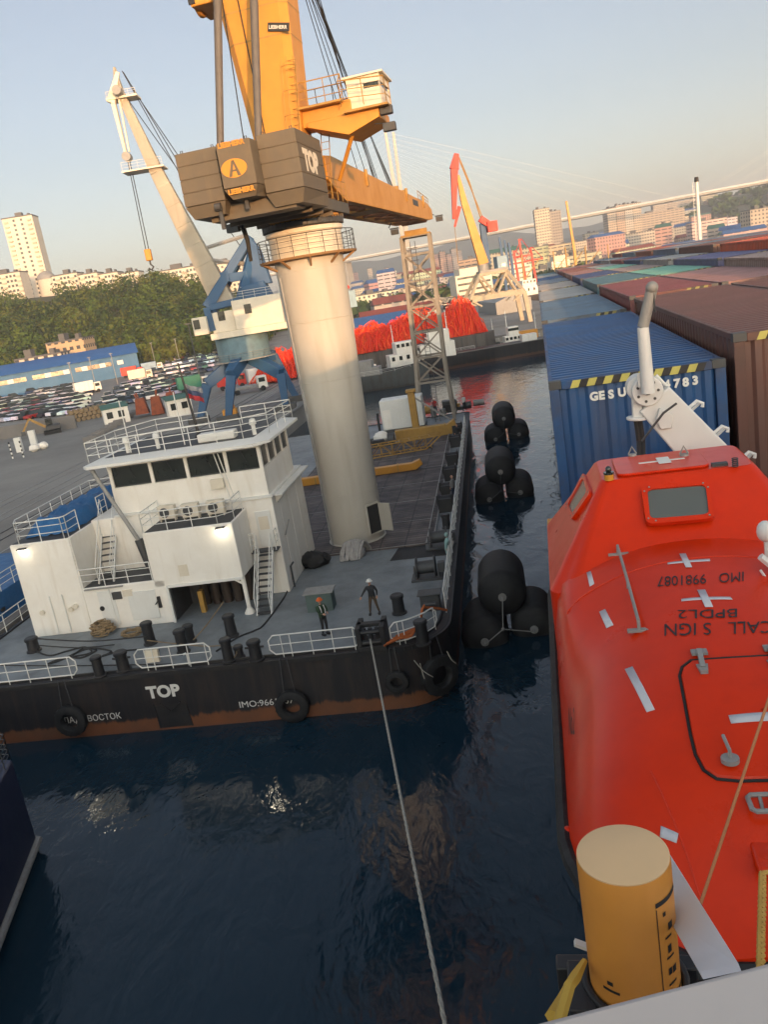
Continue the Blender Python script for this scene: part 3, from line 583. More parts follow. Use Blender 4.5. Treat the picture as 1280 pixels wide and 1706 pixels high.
# dark opening under the box: recess lining, frames, hoses
mb=MB(); mb.box(-14.15,-10.35,8.2,8.295,DZk+.02,4.8); mb.box(-14.245,-14.15,6.0,8.2,DZk+.02,4.8); mb.box(-14.15,-10.3,6.0,8.2,4.78,4.846); sub(mb,'machinery_bay',M['steel'])
mb=MB()
for k in range(5): mb.cyl((-13.2+k*.6,7.9,DZk),(-13.2+k*.6,7.9,4.4),.24,n=12)
sub(mb,'gas_bottle_rack',paint('brown_machinery',(.045,.03,.022),.6,.5,bump=0))
mb=MB(); mb.box(-13.1,-12.85,6.6,6.9,DZk,4.1); sub(mb,'bay_post',M['yellowd'])
mb=MB(); mb.cyl((-10.25,5.85,DZk+.25),(-10.25,5.85,4.9),.11,n=12); mb.lathe([(.28,0),(.28,.05),(.12,.3)],12,(-10.25,5.85,DZk+.01)); mb.bar((-10.25,5.85,4.5),(-10.75,5.85,4.85),.12); sub(mb,'column',M['white'])
mb=MB(); mb.bar((-14.2,FV-.02,DZk),(-14.2,FV-.02,4.85),.12,.1); mb.bar((-14.15,FV,4.85),(-10.2,FV,4.85),.1,.14); sub(mb,'bay_frame',M['white2'])
# decks on top of blocks
for nm,x0,x1,y0,y1,z in (('upper_deck',-21.9,-18.85,FV+.1,15.1,DK2),('middle_deck',-18.7,-14.9,FV+.1,8.25,DK1),('box_deck',-14.75,-10.25,FV+.1,8.25,7.75)):
    mb=MB(); mb.box(x0,x1,y0,y1,z+.002,z+.02); sub(mb,nm,M['deckroof'])
# middle recess screens: slanting bulwark of the left block
mb=MB(); mb.ext([(-18.72,FV+.03,DK1),(-18.72,8.28,DK1),(-18.72,8.28,DK2),(-18.72,FV+.03,DK2)],(.05,0,0)); sub(mb,'inner_bulkhead',M['white'])
# railings
def r_(pts,name='railing',**k): mb=MB(); mb.rail(pts,**k); sub(mb,name,M['white2'])
r_([(-18.75,FV+.05,DK1),(-14.9,FV+.05,DK1)],h=1.0,step=1.2)
r_([(-21.9,15.1,DK2),(-21.9,6.6,DK2),(-21.5,FV+.1,DK2),(-19.0,FV+.1,DK2),(-18.85,6.0,DK2),(-18.85,7.2,DK2)],h=1.1,step=1.2)
r_([(-18.85,9.6,DK2),(-18.85,10.6,DK2)],h=1.1,step=1.0)
r_([(-14.8,8.2,7.77),(-14.8,FV+.08,7.77),(-10.9,FV+.08,7.77),(-10.22,6.4,7.77),(-10.22,7.9,7.77)],h=1.0,step=1.2)
r_([(-21.9,15.1,DK2),(-18.9,15.1,DK2)],h=1.1)
# stairs
def stairs(name,a,b,w_,n,mat=None,rl=True):
    mb=MB(); a=Vector(a); b=Vector(b); d=b-a; hz=Vector((d.x,d.y,0)).normalized(); sd=Vector((-hz.y,hz.x,0))
    for s in (-1,1): mb.bar(a+sd*s*w_/2,b+sd*s*w_/2,.06,.18)
    if rl:
        for s in (-1,1):
            off=sd*s*w_/2+Vector((0,0,.95)); mb.tube([a+off-hz*.0,b+off],.025,5); mb.tube([a+off-Vector((0,0,.45)),b+off-Vector((0,0,.45))],.018,5)
            for k in range(4): p=a.lerp(b,k/3)+sd*s*w_/2; mb.tube([p,p+Vector((0,0,.95))],.022,5)
    sub(mb,name,M['white2'])
    mb=MB()
    for i in range(n):
        p=a.lerp(b,(i+.5)/n); q=sd*w_/2; v=hz*.13; mb.add([p-q-v,p+q-v,p+q+v,p-q+v,p-q-v-Vector((0,0,.03)),p+q-v-Vector((0,0,.03)),p+q+v-Vector((0,0,.03)),p-q+v-Vector((0,0,.03))],[(0,1,2,3),(7,6,5,4),(0,4,5,1),(1,5,6,2),(2,6,7,3),(3,7,4,0)])
    sub(mb,'stair_tread',M['steel'])
stairs('stairway',(-17.6,6.2,DK1),(-18.1,9.3,8.1),.75,11)
stairs('stairway',(-9.35,5.3,DZk),(-9.35,7.6,5.5),.75,10)
mb=MB(); mb.box(-10.15,-8.75,7.6,8.28,5.44,5.5); sub(mb,'landing',M['deckroof'])
r_([(-10.1,7.65,5.5),(-9.8,7.65,5.5)],h=1.0,step=.5); r_([(-8.8,7.65,5.5),(-8.8,8.25,5.5)],h=1.0,step=.5)
mb=MB(); mb.box(-9.75,-8.95,8.24,8.295,5.55,7.5); o=sub(mb,'door',M['white2'],bev=.02); mb=MB(); mb.box(-9.6,-9.1,8.21,8.238,6.5,7.2); mb.build('door_window',M['cream'],o)
# front wall of the tower below the bridge windows slopes: ledge and sill
mb=MB(); mb.box(-17.35,-8.62,8.22,15.3,TOPW+.003,TOPW+.12); mb.box(-8.7,-8.2,8.6,15.3,TOPW-.05,TOPW+.03)
for k in range(7): mb.ext([(-8.7,9+k,TOPW-.06),(-8.22,9+k,TOPW-.06),(-8.7,9+k,TOPW-.5)],(0,.06,0))
sub(mb,'walkway_ledge',M['white2'])
# wheelhouse (set as its own part of the barge so that windows stay sub-parts)
wh=MB()
wh.box(-17.2,-8.85,8.45,14.4,TOPW+.12,9.68); wh.box(-17.2,-8.85,8.45,14.4,10.78,10.9)
wh.box(-16.9,-9.1,8.8,14.1,9.68,9.72)
for x in (-17.1,-14.85,-12.9,-10.75,-8.95): wh.box(x-.09,x+.09,8.46,8.64,9.68,10.78)
for y in (9.9,11.4,12.9,14.3): wh.box(-9.04,-8.86,y-.08,y+.08,9.68,10.78); wh.box(-17.19,-17.01,y-.08,y+.08,9.68,10.78)
wh.box(-17.2,-8.85,14.2,14.4,9.68,10.78)
wheel=wh.build('wheelhouse',M['white'],barge)
for x0,x1 in ((-17.0,-14.95),(-14.75,-13.0),(-12.8,-10.85),(-10.65,-9.05)):
    mb=MB(); mb.box(x0,x1,8.53,8.56,9.7,10.77); mb.build('window',M['glass'],wheel)
for y0,y1 in ((8.65,9.81),(9.99,11.31),(11.49,12.81),(12.99,14.19)):
    mb=MB(); mb.box(-8.97,-8.94,y0,y1,9.7,10.77); mb.build('window',M['glass'],wheel); mb=MB(); mb.box(-17.12,-17.09,y0,y1,9.7,10.77); mb.build('window',M['glass'],wheel)
mb=MB(); mb.box(-16.9,-15.1,8.62,8.65,9.7,10.7); mb.build('window_blind',M['cream'],wheel)
mb=MB(); mb.box(-15.5,-11,9.6,10.3,9.72,9.98); mb.cyl((-10.0,10.4,9.7),(-10.0,10.4,10.5),.25,n=10); mb.build('bridge_console',M['steel'],wheel)
mb=MB(); rp=[(-18.2,7.95),(-17.9,7.6),(-8.9,7.6),(-8.2,8.3),(-8.2,14.9),(-18.2,14.9)]; ri=[(-17.3,8.5),(-17.2,8.4),(-9.0,8.4),(-8.9,8.6),(-8.9,14.4),(-17.3,14.4)]
mb.add([(x,y,10.9) for x,y in ri]+[(x,y,10.98) for x,y in rp]+[(x,y,11.12) for x,y in rp]+[(x,y,11.3) for x,y in ri],
  [(5,4,3,2,1,0),(18,19,20,21,22,23)]+[(i,(i+1)%6,6+(i+1)%6,6+i) for i in range(6)]+[(6+i,6+(i+1)%6,12+(i+1)%6,12+i) for i in range(6)]+[(12+i,12+(i+1)%6,18+(i+1)%6,18+i) for i in range(6)])
mb.build('roof',M['white2'],wheel)
mb=MB(); mb.prism([(-17.2,8.6),(-9.1,8.6),(-9.0,14.3),(-17.2,14.3)],11.302,11.32); mb.build('roof_deck',M['deckroof'],wheel)
def rw(pts,**k): mb=MB(); mb.rail(pts,**k); mb.build('roof_railing',M['white2'],wheel)
rw([(-17.9,8.1,11.25),(-9.6,8.5,11.3),(-8.5,9.6,11.25),(-8.4,14.6,11.2)],h=1.05,step=1.5)
rw([(-17.9,8.1,11.25),(-18.0,12,11.2),(-16.6,14.6,11.2),(-13.4,14.6,11.2)],h=1.05,step=1.4)
rw([(-11.4,14.6,11.2),(-8.4,14.6,11.2)],h=1.05,step=1.4)
mb=MB(); mb.box(-12.2,-10.2,9.0,9.7,11.32,11.75); mb.build('liferaft_box',M['white2'],wheel,bev=.05)
for x in (-16.2,-14.5,-9.2):
    mb=MB(); mb.lathe([(.11,0),(.11,.5),(.2,.55),(.16,.8),(.05,.86)],10,(x,9.3,11.32)); mb.build('vent_mushroom',M['white2'],wheel)
for ax_ in (-13.0,-16.0): mb=MB(); mb.tube([(ax_,9.2,11.3),(ax_,9.2,14.1)],.03,5); mb.build('aerial',M['white2'],wheel)
mb=MB(); mb.tube([(-12.8,11.0,11.3),(-13.2,11.3,15.4)],[.09,.05],8); mb.lathe([(.3,0),(.25,.1),(.1,.3)],10,(-12.8,11,11.32)); mb.build('signal_mast',M['black'],wheel)
# limp tricolour flag
fl_=thing('flag','limp white blue and red flag hanging from the wheelhouse mast','flag',BW(-13.12,11.2,14.0),-BA)
for k,(nm,c) in enumerate((('white',(.3,.3,.32)),('blue',(.07,.09,.17)),('red',(.4,.04,.05)))):
    rows=[]
    for i in range(5):
        z=.35-(k*.32+i*.08); rows.append([(x*.085+.04, .1*math.sin(x*1.1+z*2), z*.8-.035*x) for x in range(12)])
    mb=MB(); mb.grid(rows); o=mb.build('flag_stripe',paint('flag_'+nm,c,.8,.1,bump=0),fl_); s_=o.modifiers.new('s','SOLIDIFY'); s_.thickness=.012
# exhaust pipe, AC units, fittings
mb=MB(); mb.tube([(-17.75,7.95,10.9),(-17.65,7.9,10.6),(-16.05,7.7,6.9)],.11,10); mb.build('exhaust_pipe',M['greysteel'],wheel)
mb=MB(); mb.cyl((-16.05,7.7,6.95),(-15.75,7.65,5.3),.22,n=14); mb.build('silencer',M['steel'],wheel)
for k,x in enumerate((-14.1,-12.75,-11.4)):
    mb=MB(); y=7.4 if k else 7.6; mb.box(x-.45,x+.45,y-.18,y+.2,7.9,8.6); mb.box(x-.42,x-.36,y-.16,y+.16,7.77,7.9); mb.box(x+.36,x+.42,y-.16,y+.16,7.77,7.9)
    ac=mb.build('air_conditioner',M['cream'],body,bev=.02)
    mb=MB(); mb.cyl((x-.1,y-.2,8.25),(x-.1,y-.185,8.25),.26,n=20); mb.build('fan_grille',M['steel'],ac)
mb=MB(); mb.box(-11.7,-11.0,8.1,8.28,9.0,9.5); mb.build('air_conditioner',M['cream'],body,bev=.02)
for x in (-10.9,-11.12): mb=MB(); mb.tube([(x+.3,8.4,7.8),(x-.2,8.4,10.9)],.03,6); mb.build('downpipe',M['white2'],body)
# front wall doors, lamps, lockers
mb=MB(); mb.box(-18.0,-17.1,FV-.04,FV,DZk+.25,DZk+2.1); o=sub(mb,'door',M['white2'],bev=.02); mb=MB(); mb.cyl((-17.9,FV-.07,DZk+1.2),(-17.9,FV-.04,DZk+1.2),.13,n=12); mb.build('porthole',M['black'],o)
mb=MB(); mb.box(-16.4,-14.9,FV-.05,FV,DZk+.35,DZk+1.9); sub(mb,'double_door',M['white2'],bev=.02)
mb=MB(); mb.tube([(-15.0,FV-.09,DZk+1.1),(-14.8,FV-.09,DZk+1.3)],.03,5); mb.box(-14.85,-14.7,FV-.1,FV,DZk+.9,DZk+1.5); sub(mb,'door_handle',M['black'])
for x,z in ((-21.2,DZk+1.35),(-19.6,DZk+1.35),(-19.3,DZk+1.5)):
    mb=MB(); mb.cyl((x,FV-.14,z),(x,FV,z),.13,n=12); sub(mb,'socket_box',M['cream'])
mb=MB(); mb.box(-17.2,-16.7,FV-.06,FV,DZk+1.6,DZk+2.0); sub(mb,'notice_board',M['steel']); mb=MB(); mb.box(-16.6,-16.1,FV-.06,FV,DZk+1.7,DZk+2.05); sub(mb,'notice_board',M['cream'])
mb=MB(); mb.box(-18.6,-16.5,FV-.1,FV,DZk+2.25,DZk+2.32); sub(mb,'cable_tray',M['greysteel'])
for x in (-20.6,-19.9,-17.3):
    mb=MB(); mb.tube([(x,FV-.06,DZk+.1),(x,FV-.06,DZk+2.2 if x<-18 else DZk+2.2)],.03,6); sub(mb,'wall_pipe',M['white2'])
for z in (DZk+2.3,DZk+3.9):
    mb=MB(); mb.box(-21.95,-18.8,FV-.008,FV,z,z+.03); sub(mb,'weld_seam',M['white'])
for y in (9.6,11.5,13.4):
    mb=MB(); mb.box(-8.7,-8.69,y,y+.03,DZk,8.0); sub(mb,'weld_seam',M['white'])
mb=MB(); mb.tube([(-8.62,9.2,DZk+2.9),(-8.62,10.4,DZk+3.4)],.04,6); sub(mb,'grab_bar',M['greysteel'])
mb=MB(); mb.tube([(-8.62,9.0,DZk),(-8.62,9.0,DZk+1.2),(-8.62,9.6,DZk+1.2)],.05,6); sub(mb,'wall_pipe',M['steel'])
mb=MB(); mb.box(-13.4,-12.9,FV-.012,FV,5.3,5.9); mb.build('faded_patch',M['cream'],body)
for x in (-16.0,-13.9,-11.8,-9.9):
    mb=MB(); mb.tube([(x,8.45,10.75),(x+.25,8.42,10.1)],.018,4); mb.build('wiper',M['black'],wheel)
for x0,x1 in ((-17.0,-14.95),(-14.75,-13.0),(-12.8,-10.85),(-10.65,-9.05)):
    mb=MB(); mb.box(x0,x1,8.5,8.53,9.7,9.75); mb.box(x0,x1,8.5,8.53,10.72,10.77); mb.build('window_frame',M['steel'],wheel)
# lit deck lamps under the eaves
lampm=paint('lamp_lens',(.9,.9,.85),.3,0,bump=0); lb=lampm.node_tree.nodes['Principled BSDF']; lb.inputs['Emission Color'].default_value=(1,.93,.75,1); lb.inputs['Emission Strength'].default_value=6
for x,z,e in ((-10.75,7.55,5),(-21.3,7.75,2.5)):
    mb=MB(); mb.box(x-.22,x+.22,FV-.28,FV-.02,z,z+.07); lo=sub(mb,'wall_lamp',M['steel']); mb=MB(); mb.box(x-.17,x+.17,FV-.25,FV-.08,z-.02,z-.002); mb.build('lamp_lens',lampm,lo)
    ld=bpy.data.lights.new('lamp_light','POINT'); ld.energy=e; ld.color=(1,.85,.6); ld.shadow_soft_size=.08; l=bpy.data.objects.new('lamp_light',ld); COL.objects.link(l); l.parent=lo; l.location=(x,FV-.4,z-.15)
# blue tarpaulin over stores on the upper deck
t=tag(MB().build('tarpaulin',M['bluetarp']),'crumpled blue tarpaulin over stores on the upper deck of the deckhouse','tarpaulin')
rows=[]; rr=random.Random(3)
for j in range(19):
    row=[]; v=6.6+8.0*j/18
    for i in range(13):
        s=i/12*2-1; h=(1-abs(s)**4)*(.75+.12*math.sin(j*1.3)+.1*math.sin(i*2+j))*(1 if 0<j<18 else .05)+.03
        row.append((-20.35+s*1.25+.05*math.sin(j*2.),v,max(.01,h+rr.uniform(-.05,.05))))
    rows.append(row)
bpy.data.objects.remove(t); mb=MB(); mb.grid(rows); t=mb.build('tarpaulin',M['bluetarp'],None,BW(0,0,DK2+.02),-BA,smooth=60); tag(t,'crumpled blue tarpaulin over stores on the upper deck of the deckhouse','tarpaulin')
# white lifebuoy stand / flag colours item
# ---------------------------------------------------------------- ropes on deck
def coil(name,label,cat,u,v,r0,n,h,mat,seed,z=DZk+.02,tr=.03,flat=False,group=None):
    rg=random.Random(seed); pts=[]
    for i in range(n*14):
        a=i/14*2*math.pi; q=i/(n*14); rr_=r0*(.55+.45*rg.random()) if not flat else r0*(.25+.75*q)
        zz=h*(q+.15*rg.random())*(1-.25*q); pts.append((rr_*math.cos(a)*(1-.4*q*(h>.2))+rg.uniform(-.03,.03),rr_*.85*math.sin(a)*(1-.4*q*(h>.2)),zz+tr))
    mb=MB(); mb.tube(pts,tr,5); o=mb.build(name,mat,None,BW(u,v,z),-BA); return tag(o,label,cat,group)
p=BZ(168,1062); coil('rope_pile','tan rope heaped against the deckhouse front wall','rope',p[0],p[1]+.3,.8,16,.8,M['ropetan'],1,tr=.035)
p=BZ(205,1062); coil('rope_pile','flatter brown rope pile right of the tan heap','rope',p[0]+.4,p[1]+.2,.6,7,.2,M['ropetan'],2,tr=.035)
p=BZ(440,985); coil('rope_pile','dark rope coil by the foot of the right-hand stairs','rope',p[0]+.2,p[1]+.6,.8,9,.3,M['ropetan'],4,tr=.04)
def loose(name,label,pts,mat,r=.035,wig=0,seed=0,n=60,z=DZk+.05):
    rg=random.Random(seed); P=[Vector(p) for p in pts]; out=[]
    for i in range(len(P)-1):
        p0,p1,p2,p3=P[max(0,i-1)],P[i],P[i+1],P[min(len(P)-1,i+2)]
        for k in range(8):
            t=k/8; out.append(.5*((2*p1)+(p2-p0)*t+(2*p0-5*p1+4*p2-p3)*t*t+(3*p1-p0-3*p2+p3)*t**3)+Vector((rg.uniform(-wig,wig),rg.uniform(-wig,wig),0)))
    out.append(P[-1]); mb=MB(); mb.tube(out,r,5); return tag(mb.build(name,mat),label,'rope')
def dpx(lst,z=DZk+.05): return [PZ(x,y,z) for x,y in lst]
loose('loose_rope','black rope lying in loops across the left foredeck',dpx([(50,1080),(80,1092),(110,1085),(140,1078),(150,1088),(100,1098),(80,1106),(100,1100),(125,1088),(140,1080),(160,1083),(135,1096),(120,1092),(150,1080),(185,1085),(170,1093),(195,1086),(230,1082),(262,1082),(258,1088),(240,1085)]),M['ropedark'],.045)
loose('loose_rope','long taut dark line running across the foredeck between bollards',dpx([(0,1108),(60,1109),(120,1109),(200,1108),(300,1106)],DZk+.1),M['ropedark'],.03)
loose('mooring_line','dark line from the left bollard to the bollard by the deckhouse',[PZ(62,1064,DZk+.5),PZ(150,1068,DZk+.45),PZ(245,1060,DZk+.7)],M['ropedark'],.035)
loose('mooring_line','lower dark line from the left bollard to the rope heap',[PZ(62,1075,DZk+.4),PZ(130,1079,DZk+.1),PZ(190,1074,DZk+.1)],M['ropedark'],.03)
loose('mooring_line','slack line slung from the middle bollards to the right bollard',[PZ(245,1067,DZk+.6),PZ(330,1076,DZk+.5),PZ(380,1076,DZk+.5),PZ(394,1085,DZk+.4),PZ(390,1095,DZk+.4)],M['ropetan'],.025)
loose('mooring_line','diagonal line rising from the bollard into the machinery bay',[PZ(322,1066,DZk+.7),PZ(345,1040,DZk+1.0),PZ(372,1003,DZk+1.2)],M['ropetan'],.03)
loose('deck_hose','black hose curving across the deck from the stairs foot to the bollards',dpx([(480,982),(470,1000),(440,1040),(425,1050),(396,1062),(360,1085)]),M['ropedark'],.04)
for k in range(5):
    loose('orange_rope','%s orange brown rope strand wrapped to the corner bollard'%('first','second','third','fourth','fifth')[k],[BW(-1.1+.04*k,2.0,DZk+.75+.05*k)]+dpx([(700-k*3,1040+k*4),(680-k*4,1052+k*3),(660-k*5,1060+k*4)],DZk+.25+.04*k),M['orange_rope'],.05,.02,k)
loose('orange_rope','orange rope from the corner bollard over the deck edge',[BW(-1.0,2.1,DZk+.8),BW(-.5,2.6,DZk+.5),BW(-.1,3.1,DZk+.15)],M['orange_rope'],.06)
# bundled grey line at the column foot
p=BZ(592,930); rg=random.Random(5); mb=MB()
for k in range(26):
    a=rg.uniform(-.6,.6); pts=[]
    for i in range(12):
        s=i/11*2-1; pts.append((a+s*.25+rg.uniform(-.04,.04),s*(.85-.2*abs(a)),.95*(1-s*s)*(1-.5*a*a)+.05+rg.uniform(-.03,.03)))
    mb.tube(pts,.05,5)
mb.ball((0,0,.25),.6,.7,.55); o=mb.build('rope_bundle',paint('pale_rope',(.42,.4,.38),.85,.5,(.1,.09,.09),5,.3,bump=.02),None,BW(p[0],p[1]+.3,DZk),-BA); tag(o,'big bundle of pale grey rope heaped at the foot of the crane column','rope')
p=BZ(522,948); mb=MB(); mb.ball((0,0,.45),.75,.6,.5,14,9,jit=.12); mb.ball((.5,.4,.3),.5,.5,.35,12,8,jit=.12); tag(mb.build('black_bag',M['rubber'],None,BW(p[0],p[1]+.3,DZk),-BA),'black bag slumped beside the deckhouse wall and the column','bag')
p=BZ(470,975); t=thing('hose_reel','black wire hose reel standing under the deckhouse side wall','reel',BW(p[0]+.3,p[1]+.5,DZk),-BA)
mb=MB(); mb.cyl((-.4,0,.6),(.4,0,.6),.3,n=14); mb.build('drum',M['ropedark'],t)
for x in (-.42,.42): mb=MB(); mb.tube([(x,.5*math.cos(a*math.pi/8),.6+.5*math.sin(a*math.pi/8)) for a in range(16)],.03,5,closed=True); mb.bar((x,-.5,0),(x,0,.6),.05); mb.bar((x,.5,0),(x,0,.6),.05); mb.build('frame',M['steel'],t)
# ---------------------------------------------------------------- tyres hung on the side
def tyre(u,v,z,R,rz,label,chain=True):
    t=thing('tyre_fender',label,'tyre',BW(u,v,z),rz)
    Mx=Matrix.Rotation(R_(90),3,'X'); w_=R*.5
    prof=[(R*.5,-w_*.35),(R*.56,-w_*.5),(R*.85,-w_*.52),(R*.97,-w_*.38),(R,-w_*.2),(R,w_*.2),(R*.97,w_*.38),(R*.85,w_*.52),(R*.56,w_*.5),(R*.5,w_*.35),(R*.48,0)]
    mb=MB(); n=40; vs=[]
    for r,h in prof:
        for k in range(n):
            a=2*math.pi*k/n; rr_=r*(1+(.035 if (k%2 and r>R*.95) else 0)); vs.append(Mx@Vector((rr_*math.cos(a),rr_*math.sin(a),h)))
    m_=len(prof); mb.add(vs,[(i*n+k,i*n+(k+1)%n,((i+1)%m_)*n+(k+1)%n,((i+1)%m_)*n+k) for i in range(m_) for k in range(n)]); mb.build('tyre',M['rubber'],t)
    if chain:
        mb=MB(); 
        for s in (-1,1): mb.tube([(s*R*.35,0,R*.8),(s*R*.2,.1,DZk-z+.1)],.025,5)
        mb.build('chain',M['steel'],t)
for (px,py,R,lab) in ((118,1200,.75,'large tyre hanging over the port name at the left of the black hull'),(487,1176,.74,'large tyre hanging over the end of the IMO number'),(662,1136,.5,'small tyre hanging under the roller fairlead')):
    q=BV(px,py,-.25); tyre(q[0],-.28,q[2],R,-BA,lab)
q=BV(742,1132,.1); tyre(-.55,.35,q[2]+.1,.9,-BA+R_(38),'largest tyre wrapped round the rounded corner of the hull')
for a,b in (((690,1100),(722,1128)),((745,1085),(760,1105)),((700,1105),(712,1140))):
    loose('lashing','thin pale lashing on the hull corner, %s'%{690:'the long diagonal one',745:'the short one nearest the water gap',700:'the one hanging beside the small tyre'}[a[0]],[BW(*BV(a[0],a[1],-.2)),BW(*BV((a[0]+b[0])/2,(a[1]+b[1])/2+4,-.3)),BW(*BV(b[0],b[1],-.2))],M['rope'],.02)
# ================================================================== HARBOUR CRANE ON THE BARGE
CU0,CV0=-6.2,16.45
tipw=BV(716,365,57); slew=math.atan2(tipw[0]-(-4.6),57-CV0)
CA=-(BA+slew)
crane=thing('harbour_crane','big yellow harbour crane on a grey column, its boom laid on the lattice tower','crane',BW(CU0,CV0,DZk),CA)
ZB=-DZk
def cz(z): return z-DZk
mb=MB(); n=40
prof=[(1.78,0),(1.78,.15),(1.7,.2),(1.72,4),(1.8,9),(1.95,15.5),(1.98,17.2)]
mb.lathe(prof,n); mb.build('column',M['pillar'],crane,smooth=50)
for a in range(0,1): pass
dr=thing  # alias not used
for z_ in (3.2,6.6,10.0,13.4,16.2):
    r_c=[1.72,1.76,1.84,1.92,1.965][(3.2,6.6,10.0,13.4,16.2).index(z_)]; mb=MB(); mb.lathe([(r_c-.02,z_),(r_c+.012,z_+.01),(r_c+.012,z_+.035),(r_c-.02,z_+.045)],n); mb.build('weld_seam',M['pillar'],crane)
mb=MB(); mb.tube([(-1.2,-1.5,.2),(-1.28,-1.6,9),(-1.36,-1.68,16)],.05,6); mb.build('cable_duct',M['greysteel'],crane)
# door near the foot, facing right
da=Vector((math.cos(R_(-35)),math.sin(R_(-35)),0)); 
mb=MB(); c=da*1.72; s=Vector((-da.y,da.x,0))
mb.bar(c-s*.42+Vector((0,0,1.5)),c+s*.42+Vector((0,0,1.5)),.3,1.7,up=(0,0,1)); mb.build('doorway',M['black'],crane)
mb=MB(); mb.bar(c+s*.5+da*.1+Vector((0,0,1.5)),c+s*.62+da*.95+Vector((0,0,1.5)),.07,1.7); mb.build('door',M['pillar'],crane)
mb=MB()
for z0 in (.62,2.42): mb.bar(c-s*.5+da*.1+Vector((0,0,z0)),c+s*.5+da*.1+Vector((0,0,z0)),.12,.1)
for q in (-.5,.5): mb.bar(c+s*q+da*.1+Vector((0,0,.6)),c+s*q+da*.1+Vector((0,0,2.4)),.12,.1)
mb.build('door_frame',M['pillar'],crane)
# round platform and gallery
zp=cz(19.85)
mb=MB(); mb.lathe([(2.0,zp-.15),(2.75,zp-.12),(2.8,zp),(2.0,zp+.01)],32)
for k in range(10):
    a=2*math.pi*k/10; mb.bar((1.95*math.cos(a),1.95*math.sin(a),zp-.55),(2.7*math.cos(a),2.7*math.sin(a),zp-.12),.1)
mb.build('gallery',paint('brown_gallery',(.3,.17,.07),.6,.4,bump=0),crane)
ring=[(2.74*math.cos(2*math.pi*k/20),2.74*math.sin(2*math.pi*k/20),zp) for k in range(20)]
mb=MB(); mb.rail(ring,h=1.1,step=2,levels=(.25,.5,.75,1),r=.02,closed=True); mb.build('gallery_railing',M['steel'],crane)
mb=MB(); mb.lathe([(2.05,zp),(2.08,zp+1.15),(2.2,zp+1.25),(2.2,zp+1.45),(1.95,zp+1.5),(1.95,zp+1.6)],n); mb.build('collar',M['cream'],crane)
mb=MB(); mb.lathe([(2.05,zp+1.5),(2.3,zp+1.55),(2.3,zp+1.8),(2.0,zp+1.85)],n)
for k in range(48):
    a=2*math.pi*k/48; mb.box(2.27*math.cos(a)-.03,2.27*math.cos(a)+.03,2.27*math.sin(a)-.03,2.27*math.sin(a)+.03,zp+1.5,zp+1.86)
mb.build('slewing_ring',M['steel'],crane)
z2=zp+1.85
mb=MB(); mb.lathe([(2.0,z2),(2.1,z2+.1),(2.1,z2+.55),(1.9,z2+.6)],n); mb.build('turntable',M['yellow'],crane)
# machinery bed and counterweights: bed from y=-9.3 to 3
zb=z2+.55   # about 22.9 m above the water
pl=[(-2.3,-6.5),(2.3,-6.5),(2.2,2.6),(1.7,3.4),(-1.7,3.4),(-2.2,2.6)]
mb=MB(); mb.prism(pl,zb-.35,zb+.25)
for y in (-5.5,-3.5,-1.5,.8): mb.box(-2.2,2.2,y,y+.12,zb-.6,zb-.35)
mb.build('slewing_platform',M['cw'],crane,bev=.03)
mb=MB(); mb.rail([(2.25,-4.3,zb+.25),(2.25,2.3,zb+.25)],h=1.1,step=1.1,levels=(.33,.66,1),r=.02); mb.build('platform_railing',M['yellowd'],crane)
def toC(p):  # barge coordinates to crane local
    v=Vector((p[0]-CU0,p[1]-CV0,p[2]-DZk)); c_,s_=math.cos(slew),math.sin(slew); return Vector((v.x*c_-v.y*s_,v.x*s_+v.y*c_,v.z))
def cwstack(x0,x1,y0,y1,zt,zbm,n,name='counterweight',base=True,taper=.1):
    h=(zt-zbm)
    t=MB(); bh=h*.2
    for i in range(n):
        a=zbm+bh+(h-bh)*i/n; b=zbm+bh+(h-bh)*(i+1)/n-.025
        t.box(x0,x1,y0,y1,a,b)
    t.box(x0+.03,x1-.03,y0+.03,y1-.03,zbm+bh,zt-.03)
    o=t.build(name,M['cw'],crane,bev=.025)
    t=MB(); c=.25; t.add([(x0+c,y0+c,zbm),(x1-c,y0+c,zbm),(x1-.1,y1,zbm),(x0+.1,y1,zbm),(x0,y0,zbm+bh-.03),(x1,y0,zbm+bh-.03),(x1,y1,zbm+bh-.03),(x0,y1,zbm+bh-.03)],[(0,3,2,1),(4,5,6,7),(0,1,5,4),(1,2,6,5),(2,3,7,6),(3,0,4,7)]); t.build('base_block',M['cw'],o)
    t=MB()
    for x in (x0+.25,x1-.25): t.tube([(x-.05,y0+.3,zt),(x-.05,y0+.3,zt+.12),(x+.05,y0+.3,zt+.12),(x+.05,y0+.3,zt)],.025,5)
    t.build('lifting_lug',M['steel'],o); return o
YF=-8.6   # rear face
def CX(px,py,y):   # crane-local point on plane y (local) seen at pixel
    d=ray(px,py); C=BW(CU0,CV0,DZk); c_,s_=math.cos(-CA),math.sin(-CA)
    # local axes in world
    ay=Vector((math.sin(-CA),math.cos(-CA),0)); ax=Vector((math.cos(-CA),-math.sin(-CA),0))
    o=Vector((0,0,CAMH)); t=(y-(o-C).dot(ay))/d.dot(ay); p=o+d*t-C; return Vector((p.dot(ax),p.dot(ay),p.z))
a=CX(290,258,YF); b=CX(358,245,YF); c_=CX(312,368,YF)
cwstack(a.x,b.x,YF,YF+2.6,a.z+.02,c_.z,4)
a=CX(358,240,YF-.7); b=CX(414,228,YF-.7); c2=CX(368,332,YF-.7)
mid=cwstack(a.x,b.x,YF-.7,YF+1.2,a.z,c2.z-.1,1)
